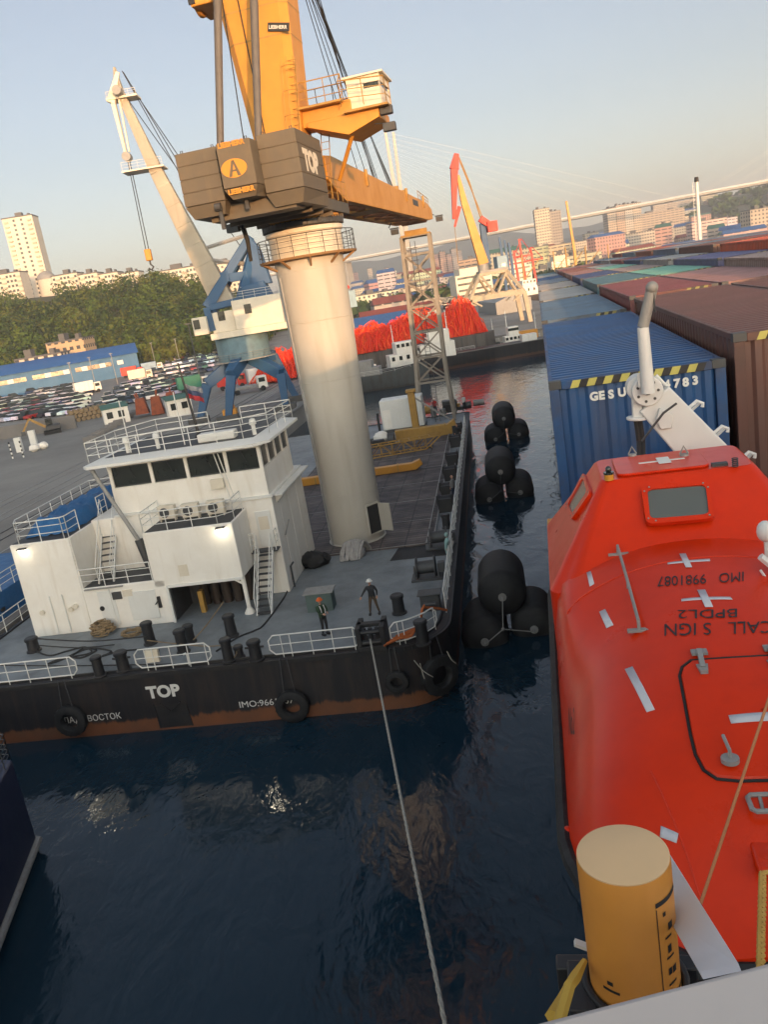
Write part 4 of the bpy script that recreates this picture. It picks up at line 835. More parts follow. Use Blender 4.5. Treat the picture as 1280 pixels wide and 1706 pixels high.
for body,px,py,sz in (('LIEBHERR',363,248,.3),('LIEBHERR',381,325,.3)):
    q=CX(px,py,YF-.71); lettering(body,sz,M['yellow'],mid,frameM((q.x,YF-.715,q.z),(1,0,0),(0,0,1)),bold=.05)
q=CX(390,280,YF-.71); mb=MB(); el=[(q.x+.62*math.cos(k*math.pi/16),YF-.714,q.z+.4*math.sin(k*math.pi/16)) for k in range(32)]; mb.ext(el,(0,-.01,0)); mb.build('emblem',M['yellow'],mid)
mb=MB(); 
for P in ([(-.3,-.34),(-.16,-.34),(.05,.33),(-.07,.33)],[(.28,-.34),(.12,-.34),(-.03,.33),(.05,.33)],[(-.14,-.14),(.12,-.14),(.1,-.06),(-.12,-.06)]): mb.ext([(q.x+x,YF-.7245,q.z+z) for x,z in P],(0,-.004,0))
mb.build('emblem_letter',M['cw'],mid)
a=CX(425,225,YF+.3); b=CX(490,212,YF+.3); c3=CX(440,348,YF+.3)
rs=cwstack(a.x,b.x,YF+.3,YF+4.6,a.z,c3.z,4)
lettering('TOP',1.25,M['cream'],rs,frameM((b.x+.012,YF+1.0,c3.z+1.45),(0,1,0),(0,0,1)),bold=.06)
mb=MB(); mb.box(-2.2,2.1,YF+.8,-6.4,zb-.5,zb+.15); mb.bar((-1.6,YF+.7,zb+.5),(-1.6,YF+.7,zb+2.6),.2); mb.build('counterweight_frame',M['cw'],crane)
for px,py in ((405,300),(365,335)):
    q=CX(px,py+10,YF+.1); mb=MB(); mb.bar((q.x,YF+.2,q.z-1),(q.x,YF+.2,q.z+1.2),.18,.14); mb.cyl((q.x-.15,YF,q.z),(q.x+.15,YF,q.z),.18,n=10); mb.build('strut_bracket',M['steel'],crane)
# rear struts
for (px0,py0,px1,py1) in ((363,240,361,-60),(427,222,421,-60)):
    a=CX(px0,py0,YF+1.2); b=CX(px1,py1,YF+4.0); mb=MB(); mb.tube([a-Vector((0,0,.6)),b],[.17,.21],14); mb.build('rear_strut',paint('strut_grey',(.16,.14,.12),.5,.3,metal=.3,bump=0),crane)
# leaning mast tower
def ringp(c,wx,wy,z,ch): 
    return [(c[0]-wx+ch,c[1]-wy,z),(c[0]+wx-ch,c[1]-wy,z),(c[0]+wx,c[1]-wy+ch,z),(c[0]+wx,c[1]+wy-ch,z),(c[0]+wx-ch,c[1]+wy,z),(c[0]-wx+ch,c[1]+wy,z),(c[0]-wx,c[1]+wy-ch,z),(c[0]-wx,c[1]-wy+ch,z)]
def mastsec(z):
    ym=-2.2
    py=222-(z-cz(26.5))*222/(cz(33.2)-cz(26.5))
    L_=CX(415+(355-415)*(222-py)/222,py,ym-1.2); Rr=CX(502+(478-502)*(222-py)/222,py,ym-1.2); return (L_.x+Rr.x)/2,(Rr.x-L_.x)/2
secs=[]
for z in (zb+.1,cz(24.5),cz(26.5),cz(29),cz(30.2),cz(33.2),cz(36),cz(39)):
    zz=min(z,cz(36)); xc,wx=mastsec(max(zz,cz(24.0))); wy=1.2+.02*(z-zb); secs.append((z,xc,max(wx,1.15),wy))
mb=MB()
rows=[ringp((xc,-2.2+(z-zb)*.02),wx,wy,z,.38) for z,xc,wx,wy in secs]
mb.grid(rows,closed=True); mb.add(rows[-1],[tuple(range(8))]); mb.build('mast',M['yellow'],crane,smooth=30)
mb=MB()
for z in (cz(30.2),cz(31.6)):
    i=[s for s in secs if s[0]<=z][-1]; j=secs[secs.index(i)+1]; f=(z-i[0])/(j[0]-i[0]); xc,wx,wy=[i[k]+(j[k]-i[k])*f for k in (1,2,3)]
    rp_=ringp((xc,-2.2+(z-zb)*.02),wx+.012,wy+.012,z,.38); mb.grid([rp_,[(x,y,z_+.07) for x,y,z_ in rp_]],closed=True)
mb.build('weld_band',M['yellowd'],crane)
q=CX(340,10,-1.0); mb=MB(); mb.box(q.x-.3,q.x+1.0,-2.2,.4,q.z-.3,q.z+2.5); mb.cyl((q.x-.35,-1,q.z+.4),(q.x-.1,-1,q.z+.4),.9,n=20); mb.build('mast_head_bracket',M['yellow'],crane,bev=.05)
mb=MB(); mb.box(q.x-.36,q.x-.02,-2.28,-2.18,q.z-.2,q.z+2); mb.build('bracket_edge',M['black'],crane)
# plate sign on the mast
q=CX(470,40,-3.42); s_=mastsec(cz(33)); mb=MB(); 
sg=MB(); sg.box(-.55,.55,-.02,.02,-.19,.19); so_=sg.build('name_plate',M['black'],crane,(s_[0]+s_[1]-.62,-3.46,q.z-.1)); so_.rotation_euler=(0,R_(12),0)
lettering('LIEBHERR',.22,M['white2'],so_,frameM((-.5,-.028,-.08),(1,0,0),(0,0,1)),bold=.02)
# ladder up the mast
def ladder(name,a,b,w_=.45,parent=crane,mat=None,cage=False,step=.35):
    mb=MB(); a,b=Vector(a),Vector(b); s=Vector((w_/2,0,0)); 
    for k in (-1,1): mb.tube([a+s*k,b+s*k],.025,4)
    n_=int((b-a).length/step)
    for i in range(n_+1): p=a.lerp(b,i/n_); mb.tube([p-s,p+s],.016,4)
    if cage:
        for i in range(0,n_+1,3):
            p=a.lerp(b,i/n_); mb.tube([p+Vector((.38*math.cos(t),-.38+.42*math.sin(t)*-1,0)) for t in [math.pi*k/6 for k in range(7)]],.018,4)
        for t in (.2,.5,.8): mb.tube([a+Vector((.38*math.cos(math.pi*t),-.38-.42*math.sin(math.pi*t),0)),b+Vector((.38*math.cos(math.pi*t),-.38-.42*math.sin(math.pi*t),0))],.015,4)
    mb.build(name,mat or M['yellowd'],parent)
q=CX(488,200,-3.3); q1=CX(484,100,-3.3); ladder('mast_ladder',(q.x,-3.3,q.z-1),(q1.x,-3.3,q1.z),cage=True)
# cab arm and operator cab
A0=CX(497,198,-1.6); A1=CX(588,198,-1.6)
mb=MB(); zt=CX(580,172,-1.6).z; zl=CX(510,220,-1.6).z
mb.box(A0.x-.6,A1.x+.2,-2.6,-.8,zl,zt); mb.build('cab_arm',M['yellow'],crane,bev=.05)
mb=MB(); mb.add([(A1.x-2.2,-2.7,zl-.02),(A1.x-.1,-2.7,zl-.75),(A1.x+1.6,-2.7,zl-.2),(A1.x+1.6,-2.7,zl+.22),(A1.x-2.2,-2.7,zl+.2),(A1.x-2.2,.2,zl-.02),(A1.x-.1,.2,zl-.75),(A1.x+1.6,.2,zl-.2),(A1.x+1.6,.2,zl+.22),(A1.x-2.2,.2,zl+.2)],[(0,1,2,3,4),(9,8,7,6,5),(0,5,6,1),(1,6,7,2),(2,7,8,3),(3,8,9,4),(4,9,5,0)]); mb.build('cab_bracket',M['yellow'],crane,bev=.03)
mb=MB(); mb.tube([CX(588,222,-2.0),CX(566,300,-.6)],.11,8); mb.build('cab_brace',M['yellow'],crane)
C0=CX(575,135,-2.4); C1=CX(632,128,-2.4); zc0=zl+.25; zc1=C0.z+.05
mb=MB(); x0,x1=C0.x,C1.x+.0; y0,y1=-2.4,0.0
mb.box(x0,x1,y0,y1,zc0,zc0+1.0); mb.box(x0,x1,y0,y1,zc1-.35,zc1)
for x,y in ((x0,y0),(x1-.1,y0),(x0,y1-.1),(x1-.1,y1-.1),((x0+x1)/2-.1,y0)): mb.box(x,x+.1,y,y+.1,zc0+1,zc1-.35)
mb.box(x0+.03,x0+.5*(x1-x0),y0+.02,y0+.08,zc0+1,zc1-.35)
cab=mb.build('operator_cab',M['cream'],crane,bev=.04)
mb=MB(); mb.box(x0+.06,x1-.05,y0+.1,y1-.08,zc0+1.0,zc1-.34); mb.build('cab_window',M['glass'],cab)
mb=MB(); mb.box(x0-.15,x1+.2,y0-.15,y1+.2,zc1+.003,zc1+.09); mb.build('cab_roof',M['cream'],cab)
mb=MB(); mb.rail([(A0.x,-2.62,zt),(x0-.2,-2.62,zt),(x0-.25,-3.1,zl+.5),(x1+.3,-3.1,zl+.3),(x1+.3,-1.8,zl+.3)],h=1.2,step=1.0,levels=(.33,.66,1),r=.025); mb.build('cab_railing',M['yellowd'],crane)
mb=MB(); mb.rail([(A0.x,-.75,zt),(x0-.2,-.75,zt)],h=1.2,step=1.0,levels=(.33,.66,1),r=.025); mb.build('cab_railing',M['steel'],crane)
mb=MB(); mb.box(A0.x,x0-.2,-3.15,-2.6,zt-.12,zt-.02); mb.box(x0-.2,x1+.35,-3.15,-2.45,zl+.2,zl+.3); mb.build('cab_walkway',M['yellowd'],crane)
q=CX(642,200,-2.4); 
for dx,dz in ((.1,.45),(.15,-.35)): mb=MB(); mb.box(q.x-.3+dx,q.x+.35+dx,-2.6,-2.2,q.z+dz-.2,q.z+dz+.2); mb.bar((q.x-.6,-2.3,q.z+dz+.3),(q.x+.2,-2.3,q.z+dz+.2),.06); mb.build('floodlight',M['steel'],crane,bev=.03)
q=CX(548,215,-1.8); q2=CX(548,290,-.5); ladder('access_ladder',(q2.x-.3,-.5,zb+.3),(q.x-.3,-1.4,zl+.1))
# boom: two box girders joined by bracing, lying level
y0b,y1b=1.0,42.3
bt0=CX(560,268,3.0); 
zbt=cz(24.75)+.35; zbb=zbt-2.25; W=1.75
def girder(x):
    mb=MB(); P=[(y0b-.4,zbt-.1),(y0b+1.2,zbt+.05),(y1b-3,zbt-.3),(y1b,zbt-.75),(y1b,zbb+.55),(y1b-2.5,zbb+.35),(y0b+3.2,zbb),(y0b+1.0,zbb+.5),(y0b-.4,zbb+.9)]
    mb.ext([(x,y,z) for y,z in P],(.55,0,0)); return mb.build('boom_girder',M['yellow'],crane,bev=.03)
for x in (W-.55,-W): girder(x)
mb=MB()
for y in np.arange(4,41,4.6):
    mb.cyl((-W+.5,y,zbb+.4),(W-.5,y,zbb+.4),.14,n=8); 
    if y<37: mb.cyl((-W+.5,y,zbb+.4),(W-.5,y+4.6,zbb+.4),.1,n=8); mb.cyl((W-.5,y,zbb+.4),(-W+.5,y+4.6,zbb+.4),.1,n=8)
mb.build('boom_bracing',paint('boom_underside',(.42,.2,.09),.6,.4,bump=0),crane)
mb=MB(); mb.box(-W+.5,W-.5,16,19.5,zbb+.25,zbb+.4); mb.box(-W+.5,W-.5,y1b-5,y1b-1,zbb+.4,zbb+.6); mb.build('boom_plate',M['yellowd'],crane)
mb=MB(); mb.rail([(W-.2,y1b-7,zbt-.5),(W-.2,y1b-.5,zbt-.8)],h=1.1,step=1.6); mb.build('boom_tip_railing',M['yellowd'],crane)
for y in (11,27,36.5):
    mb=MB(); mb.box(W-.02,W+.14,y,y+.35,zbt-.9,zbt-.3); mb.cyl((W+.05,y+.1,zbt-.3),(W+.05,y+.1,zbt+.15),.12,n=8); mb.build('pulley_bracket',M['yellowd'],crane)
mb=MB(); mb.box(W+.003,W+.02,y1b-12,y1b-9,zbt-1.0,zbt-.5); mb.build('number_plate',M['steel'],crane)
for x,y,z in ((W+.5,y1b+1.2,zbb+.8),(-.8,y1b-9,zbb-.3)):
    mb=MB(); mb.box(x-.35,x+.35,y-.2,y+.2,z-.5,z-.05); mb.box(x-.4,x+.4,y-.25,y+.25,z,z+.1); mb.bar((x-.5,y,z+.2),(x-1.2 if x>0 else x,y-1.2,z+.5),.08); mb.build('floodlight',M['steel'],crane,bev=.02)
q=CX(388,378,-3.5); mb=MB(); mb.box(q.x-.33,q.x+.33,-3.7,-3.3,q.z-.28,q.z+.15); mb.tube([(q.x-.35,-3.5,q.z+.1),(q.x-.3,-3.5,q.z+.8),(q.x+.3,-3.5,q.z+.8),(q.x+.35,-3.5,q.z+.1)],.03,5); mb.build('floodlight',M['steel'],crane,bev=.02)
# cable bundle hanging to the gallery
mb=MB(); mb.tube([CX(400,365,-3.2),CX(412,400,-2.9),CX(418,435,-2.6)],[.16,.12,.1],7); mb.build('cable_loom',M['ropedark'],crane)
# hoist and luffing ropes from mast head to boom
k=0
for (xa,ya,za,xb,yb) in [(.3+.22*i,-.6,cz(36.5)+.3*(i%3),.6+.13*(i%5)-.2,30-1.4*i) for i in range(9)]+[(1.0+.1*i,-.8,cz(36),1.0+.1*i,12.5+i*2.2) for i in range(3)]:
    s_=mastsec(cz(33)); mb=MB(); mb.tube([(s_[0]+s_[1]*.6+xa*.5,ya,za),(xb,yb,zbt+.2)],.024,4); mb.build('hoist_rope',M['ropedark'],crane)
mb=MB(); 
for y in (29,25): mb.box(-.2,1.5,y,y+.3,zbt-.3,zbt+.25)
mb.build('rope_anchor',M['yellowd'],crane)
for x in (-1.2,.3):
    mb=MB(); s_=mastsec(cz(30)); mb.tube([(s_[0]-s_[1]*.5+x*.3,-3.5,cz(38)),(s_[0]-s_[1]*.4+x*.9,-3.6,zb+.6)],.03,4); mb.build('guy_rope',M['ropedark'],crane)
# ---------------------------------------------------------------- boom rest tower (part of the barge)
tw=MB(); cx,cyv=-3.2,57.5; 
TB=[(-1.35,-1.3),(1.35,-1.3),(1.35,1.3),(-1.35,1.3)]
def lv(z):
    f=(z-DZk)/19; cu=cx-.15+f*.5; s=1.15-.1*f if z>8 else 1.15+(8-z)*.06; return [Vector((cu+a*s,cyv+b*s,z)) for a,b in TB]
zs=[DZk,7.2,9.8,12.4,15.0,17.6,20.2,22.0]
for a,b in zip(zs,zs[1:]):
    A_,B_=lv(a),lv(b)
    for i in range(4):
        tw.bar(A_[i],B_[i],.34 if i<2 else .28)
        tw.bar(B_[i],B_[(i+1)%4],.2)
        if a>5 and a<17.8: tw.bar(A_[i],B_[(i+1)%4],.14) ; tw.bar(A_[(i+1)%4],B_[i],.14)
tw.build('boom_rest_tower',paint('rest_tower_paint',(.27,.24,.2),.55,.45,(.15,.1,.07),1,.4,rust=.1,bump=0),barge)
mb=MB(); 
for z in np.arange(3.2,21,.4): mb.bar((cx-.25,cyv-1.5,z),(cx+.25,cyv-1.5,z),.03)
for s in (-.25,.25): mb.tube([(cx+s,cyv-1.5,DZk),(cx+s,cyv-1.5,21.5)],.03,4)
for z in np.arange(10,21,1.2): mb.tube([(cx+.45*math.cos(t),cyv-1.5-.6*math.sin(t),z) for t in [math.pi*k/5 for k in range(6)]],.025,4)
mb.build('tower_ladder',M['steel'],barge)
mb=MB(); mb.box(cx-1.1,cx+1.9,cyv-1.5,cyv+1.5,22.0,22.15); mb.box(cx-.7,cx+1.6,cyv-.8,cyv-.5,22.15,22.6); mb.build('tower_head',M['yellowd'],barge)
# ---------------------------------------------------------------- gear stowed on the cargo deck
def tb(name,label,cat,px,py,build,z=DZk+.12,dz=0,rz=0,group=None):
    p=PZ(px,py,z); t=thing(name,label,cat,p,-BA+rz,group); build(t); return t
def beam(t,L_=6.5,h=.75,w_=.7,lat=False,mat='yellowd'):
    mb=MB(); P=[(-L_/2,0),(-L_/2,h),(L_/2-.9,h*.9),(L_/2-.2,h*1.25),(L_/2,h*.6),(L_/2-.6,0)]
    if lat:
        for yy in (-w_/2,w_/2):
            mb.bar((-L_/2,yy,.1),(L_/2-1.4,yy,.1),.1); mb.bar((-L_/2,yy,h),(L_/2,yy,h),.1); mb.bar((L_/2-1.4,yy,.1),(L_/2,yy,h),.1)
            n_=int(L_/1.1)
            for i in range(n_): x=-L_/2+i*(L_-1.4)/n_; x2=-L_/2+(i+1)*(L_-1.4)/n_; mb.bar((x,yy,.1),(x2,yy,h) if i%2 else (x2,yy,.1),.06); mb.bar((x,yy,.1 if i%2 else h),(x2,yy,h if i%2 else .1),.06); mb.bar((x2,yy,.1),(x2,yy,h),.06)
        for i in range(8): x=-L_/2+i*L_/8; mb.bar((x,-w_/2,h),(x,w_/2,h),.06); mb.bar((x,-w_/2,.1),(x,w_/2,.1),.06)
        mb.build('truss',M[mat],t)
    else:
        mb.ext([(x,-w_/2,z) for x,z in P],(0,w_,0)); mb.build('beam',M[mat],t,bev=.04)
        mb=MB()
        for x in (-L_*.35,0,L_*.3): mb.box(x,x+.1,-w_/2-.05,w_/2+.05,.02,h*.98)
        mb.build('stiffener',M['yellowd'],t)
tb('crane_jib_section','orange-yellow steel beam lying on the cargo deck right of the crane column','beam',600,795,lambda t:beam(t,10.5,.62,.7,mat='yellow'),rz=R_(4))
tb('spreader_truss','yellow lattice truss lying across the deck behind the beam','truss',668,755,lambda t:beam(t,7.5,1.1,1.2,True),rz=R_(12))
tb('lifting_spreader','broad yellow spreader beam at the foot of the boom rest tower','beam',712,728,lambda t:beam(t,6.0,1.1,.9,mat='yellowd'),rz=R_(4))
def gen(t):
    mb=MB(); mb.prism([(-2.2,-1.2),(2.2,-1.2),(2.2,1.2),(-2.2,1.2)],.3,3.4); mb.build('housing',M['white2'],t,bev=.08)
    mb=MB(); mb.box(-2.0,-1.2,-1.24,-1.2,.5,2.4); mb.build('door',M['white'],t); mb=MB(); mb.box(-2.25,2.25,-1.25,1.25,0,.3); mb.build('skid',M['steel'],t)
    mb=MB(); mb.cyl((-2.6,-1,0),(-2.6,-1,2.2),.14,n=8); mb.build('exhaust_pipe',M['black'],t)
q=BZ(668,715); t=thing('generator_container','white generator housing with a door at the far end of the barge','generator',BW(-6.6,54.5,DZk),-BA); gen(t)
def clutter(t,seed,n_,mats,sx=2,sy=1.5,h=1.2):
    rg=random.Random(seed)
    for i in range(n_):
        mb=MB(); x,y=rg.uniform(-sx,sx),rg.uniform(-sy,sy); k=rg.random(); hh=rg.uniform(.3,h); w_=rg.uniform(.3,.8)
        if k<.4: mb.box(x-w_,x+w_,y-w_*.6,y+w_*.6,0,hh)
        elif k<.7: mb.cyl((x,y,0),(x,y,hh),w_*.5,n=12)
        else: mb.cyl((x-w_,y,hh*.5),(x+w_,y,hh*.5),hh*.45,n=12)
        mb.build(('crate','drum','cable_roll')[0 if k<.4 else 1 if k<.7 else 2],M[mats[i%len(mats)]],t,bev=.02)
for px,py,sd_,lab in ((640,740,1,'jumble of machinery left of the yellow spreader'),(735,690,2,'dark winch machinery under the rest tower legs'),(770,680,3,'dark gear stacked at the far corner of the barge')):
    p=PZ(px,py,DZk+.1); t=thing('deck_machinery',lab,'machinery',p,-BA); clutter(t,sd_,9 if sd_==2 else 6,['steel','black','greysteel','yellowd' if sd_==2 else 'steel'],2.0,1.4,1.3)
t=thing('yellow_stanchion','tall yellow steel stanchion standing left of the tower foot','post',BW(-5.1,50.8,DZk),-BA)
mb=MB(); mb.box(-.35,.35,-.3,.3,0,4.2); mb.box(-.5,.5,-.4,.4,4.2,4.5); mb.build('post',M['yellowd'],t,bev=.05); mb=MB(); mb.bar((.3,0,3.6),(3.8,.5,.6),.16); mb.build('brace',M['greysteel'],t)
p=PZ(637,738,DZk+.1); o=MB(); o.ball((0,0,.5),.75,.6,.65,12,8,jit=.12); tag(o.build('white_sack',M['white'],None,p),'white sack on the cargo deck beside the grey machinery','sack')
# ---------------------------------------------------------------- floating fenders between the ships
def yoko(u,v,z,r,L_,label,group='black floating rubber fenders'):
    t=thing('floating_fender',label,'fender',BW(u,v,z),-BA,group); Mx=Matrix.Rotation(R_(-90),3,'X'); prof=[(.12,-L_/2-r*.55)]
    for k in range(1,9): a=math.pi/2*k/8; prof.append((r*math.sin(a),-L_/2-r*.55*math.cos(a)))
    for k in range(0,8): a=math.pi/2*k/8; prof.append((r*math.cos(a),L_/2+r*.55*math.sin(a)))
    prof.append((.12,L_/2+r*.55)); mb=MB(); mb.lathe(prof,36,M=Mx); mb.build('rubber_body',M['rubber'],t,smooth=60)
    e=-L_/2-r*.55; mb=MB(); mb.cyl((0,e-.08,0),(0,e+.05,0),.2,n=12); mb.tube([(0,e-.1,0),(0,e-.22,.08),(0,e-.3,0),(0,e-.22,-.08),(0,e-.1,0)],.035,5); mb.build('end_fitting',M['greysteel'],t); return t,BW(u,v+e-.3,z)
fen=[]
def fgroup(u,v,r,L_,which):
    a=yoko(u,v,.35,r,L_,'lower left floating fender of the %s cluster'%which); b=yoko(u+2.02*r+.1,v+.7,.42,r*.95,L_,'right floating fender of the %s cluster'%which); c=yoko(u+.95*r,v+1.1,.3+1.7*r,r*1.04,L_*1.25,'top floating fender riding on the two others in the %s cluster'%which)
    A_,B_,C_=a[1],b[1],c[1]; j=(A_+B_+C_)/3+Vector((-.25,-.15,-.1))
    mb=MB(); mb.tube([C_,j],.028,5); mb.tube([B_,j],.028,5); mb.tube([A_,j],.028,5); mb.ball(j,.09); tag(mb.build('chain_bridle',M['greysteel'] if which=='near' else M['steel']),'Y shaped chain bridle joining the %s cluster of fenders'%which,'chain')
fgroup(1.3,7.0,1.15,2.4,'near'); fgroup(1.75,33.4,1.16,3.0,'middle'); fgroup(2.6,57.2,1.18,3.0,'far')
# ================================================================== WHITE AND BLUE PORTAL CRANE ON THE QUAY
YC=127.0
pc=thing('portal_crane','white boomed portal crane on blue legs standing on the quay behind the deckhouse','crane',(-17.5,YC,2.6))
def L3(px,py,y=YC): p=PY(px,py,y); return Vector((p.x+17.5,y-YC,p.z-2.6))
def part(mb,name,mat,bev=0,parent=pc): return mb.build(name,M[mat] if isinstance(mat,str) else mat,parent,bev=bev)
# four legs: knee, foot
hub=L3(408,592); 
for (px,py,kx,ky,y) in ((332,702,345,640,YC-2),(378,690,385,625,YC-6),(475,672,468,622,YC-4),(492,640,455,592,YC+5)):
    f=L3(px,py,y); f.z=0; k=L3(kx,ky,y); h=Vector((hub.x+(k.x-hub.x)*.12,(y-YC)*.3,hub.z)); mb=MB(); mb.bar(f,k,.8,.9,w1=1.3,h1=1.4); mb.bar(k,h,1.4,1.5,w1=1.8,h1=1.8); part(mb,'leg','blue',.05)
    mb=MB(); mb.box(f.x-1.6,f.x+1.6,f.y-.5,f.y+.5,-.01,.9); part(mb,'bogie','steel',.05)
z0=hub.z
a=L3(360,578); b=L3(445,560)
mb=MB(); mb.cyl((hub.x,0,z0-.6),(hub.x,0,z0+3.0),3.9,3.9,28); part(mb,'ring_girder',paint('pale_blue_ring',(.15,.25,.3),.55,.4,bump=0))
mb=MB(); mb.rail([(hub.x+4.6*math.cos(k*math.pi/8),4.6*math.sin(k*math.pi/8),z0-.4) for k in range(16)],h=1,step=2,closed=True); mb.cyl((hub.x,0,z0-.55),(hub.x,0,z0-.4),4.7,4.7,24); part(mb,'walkway','greysteel')
# machinery house
hb=z0+3.3; l=L3(360,545); m_=L3(398,540); r=L3(470,530); zt=L3(440,500).z
mb=MB(); mb.box(l.x-.4,r.x+.9,-4.2,4.2,hb-.3,hb+.6); part(mb,'house_base','cream',.05)
mb=MB(); mb.box(m_.x,r.x+.6,-4,4,hb+.6,zt+.6); part(mb,'machinery_house','cream',.08)
mb=MB(); mb.box(l.x,m_.x-.05,-3.4,3.4,hb+.6,zt-.6); part(mb,'machinery_house_front','cream',.08)
for x,z in ((m_.x+2.2,hb+2.6),(l.x+1.6,hb+2.2)): mb=MB(); y=-4.06 if x>m_.x else -3.46; mb.box(x-.5,x+.5,y,y+.05,z,z+1.3); part(mb,'window','glass')
c=L3(345,548); mb=MB(); mb.prism([(c.x-1.2,-4.6),(c.x+.9,-4.6),(c.x+.9,-2.2),(c.x-1.2,-2.2)],hb+.7,hb+3.2); part(mb,'driver_cab','cream',.12)
mb=MB(); mb.box(c.x-1.0,c.x-.1,-4.66,-4.61,hb+1.6,hb+2.9); part(mb,'cab_window','glass')
mb=MB(); mb.rail([(m_.x+.2,-3.9,zt+.6),(r.x+.4,-3.9,zt+.6),(r.x+.4,3.9,zt+.6)],h=1.1,step=1.5); part(mb,'roof_railing','white2')
# blue A frame
ap=L3(418,395,YC+1)
mb=MB()
for y in (-2.2,2.2):
    foot=L3(350,512); foot.z+=0; mb.bar((foot.x,y*1.3,foot.z),(ap.x,y*.4,ap.z),1.3,1.5,w1=.6,h1=1.0); 
    ft2=L3(405,498); mb.bar((ft2.x,y*1.3,zt+.4),(ap.x+.3,y*.4,ap.z-1),1.0,1.4,w1=.6,h1=.8)
    mb.bar((foot.x,y*1.3,foot.z),(foot.x+.2,y*1.3,hb+1),1.0,1.5)
    mb.bar((foot.x,y*1.35,foot.z-.1),(ft2.x+.6,y*1.35,zt+.55),.9,.9)
q=L3(378,462); mb.bar((q.x,-2.4,q.z),(q.x,2.4,q.z),1.2,1.4); q2=L3(395,462); mb.bar((q2.x-.8,-2,q2.z),(q2.x+1.8,-2,q2.z),.9,1.2)
part(mb,'a_frame','blue',.04)
mb=MB(); p0=L3(410,440); p1=L3(418,420); mb.ext([(ap.x-1.6,-1.9,p0.z-3),(ap.x+1.9,-1.9,p0.z-3.2),(ap.x+1.1,-1.6,ap.z-2),(ap.x+.1,-1.6,ap.z)],(0,3.2,0)); part(mb,'a_frame_head','blue',.05)
p0=L3(404,478,YC-2); mb=MB(); mb.ext([(p0.x,-3.4,p0.z),(p0.x+3.2,-3.4,p0.z+.4),(p0.x+3.9,-3.4,p0.z-1.6),(p0.x+2.8,-3.4,p0.z-2.2),(p0.x+.2,-3.4,p0.z-1.9)],(0,5,0)); part(mb,'counterweight','blue',.1)
# boom
B0_=L3(374,505,YC-1); B1=L3(198,150,YC-1); tip=L3(190,112,YC-1)
mb=MB(); bm_=L3(262,288,YC-1)
mb.bar(B0_,bm_,3.0,3.2,w1=1.7,h1=1.8); mb.bar(bm_,B1,1.7,1.8,w1=.8,h1=1.0); mb.bar(B1,tip,1.1,1.2,w1=.3,h1=.4)
for f_ in (.15,.3,.45,.6,.75,.9): q=B0_.lerp(bm_,f_); w__=3.06-1.3*f_; mb.bar(q,q+(bm_-B0_).normalized()*.12,w__,w__+.2); part(mb,'boom','cream',.08)
J=L3(211,262,YC-1.6); K=L3(186,160,YC-1.6)
mb=MB(); mb.bar(K,J,.6,.9,w1=.35,h1=.6); mb.bar(K+Vector((.9,0,.4)),J+Vector((.5,0,.6)),.25,.3); mb.bar(L3(185,172,YC-1.6),L3(196,120,YC-1.6),1.0,1.2,w1=.4,h1=.5); part(mb,'jib','cream',.05)
mb=MB(); 
for q in (J,L3(195,152,YC-2.6)): mb.cyl((q.x+.1,q.y-.9,q.z),(q.x+.1,q.y+.5,q.z),.6,.6,18); 
part(mb,'sheave','greysteel')
mb=MB(); q=L3(245,283,YC-1); mb.box(q.x-3.2,q.x+2.6,-2.6,.8,q.z-.1,q.z+.1); mb.rail([(q.x-3.1,-2.5,q.z+.1),(q.x+2.5,-2.5,q.z+.1)],h=1.1,step=1.2); q=L3(203,165,YC-1); mb.box(q.x-1.9,q.x+2.3,-2.2,.6,q.z-.1,q.z+.15); mb.rail([(q.x-1.8,-2.1,q.z),(q.x+2.2,-2.1,q.z)],h=.9,step=1.1); part(mb,'boom_platform','cream')
mb=MB(); mb.tube([L3(334,416),L3(410,392)],.3,6); mb.tube([L3(334,432),L3(470,446)],.35,6); part(mb,'luffing_rack','greysteel')
for a_,b_ in (((205,120),(345,350)),((203,118),(330,345)),((222,150),(400,410)),((300,290),(420,400)),((205,155),(330,330))):
    mb=MB(); mb.tube([L3(*a_),L3(*b_)],.06,4); part(mb,'boom_rope','ropedark')
for dx in (0,5): mb=MB(); mb.tube([L3(212+dx*.7,266),L3(243+dx,418)],.06,4); part(mb,'hoist_rope','ropedark')
hk=L3(246,420); mb=MB(); mb.prism([(hk.x-.45,-.4),(hk.x+.45,-.4),(hk.x+.45,.4),(hk.x-.45,.4)],hk.z-1.2,hk.z+.4); hook=part(mb,'hook_block','yellow',.1)
mb=MB(); mb.tube([(hk.x,0,hk.z-1.2),(hk.x,0,hk.z-1.7),(hk.x+.35,0,hk.z-2.1),(hk.x,0,hk.z-2.5),(hk.x-.4,0,hk.z-2.2)],.13,7); part(mb,'hook','steel',0,hook)
# ================================================================== RED AND YELLOW GANTRY CRANE FAR BEHIND
YR=230.0
rc=thing('portal_crane','red and yellow portal crane on a cream gantry behind the red heaps','crane',PY(815,500,YR)); O=rc.location.copy()
def L4(px,py,dy=0): p=PY(px,py,YR+dy); return p-O
mb=MB(); mb.bar(L4(806,440),L4(773,335),2.6,2.2,w1=1.6,h1=1.5); mb.bar(L4(773,335),L4(763,292),1.6,1.5,w1=.8,h1=.9); part(mb,'boom','yellow',.05,rc)
mb=MB(); mb.bar(L4(757,365),L4(757,282),.9,1.4,w1=1.8,h1=2.4); mb.bar(L4(757,282),L4(761,256),1.8,2.4,w1=1.0,h1=1.2); mb.bar(L4(757,360),L4(765,350),1.0); part(mb,'jib','red',.05,rc)
mb=MB(); mb.bar(L4(758,378),L4(766,344),.4,.5,w1=1,h1=1); part(mb,'jib_point','red',0,rc)
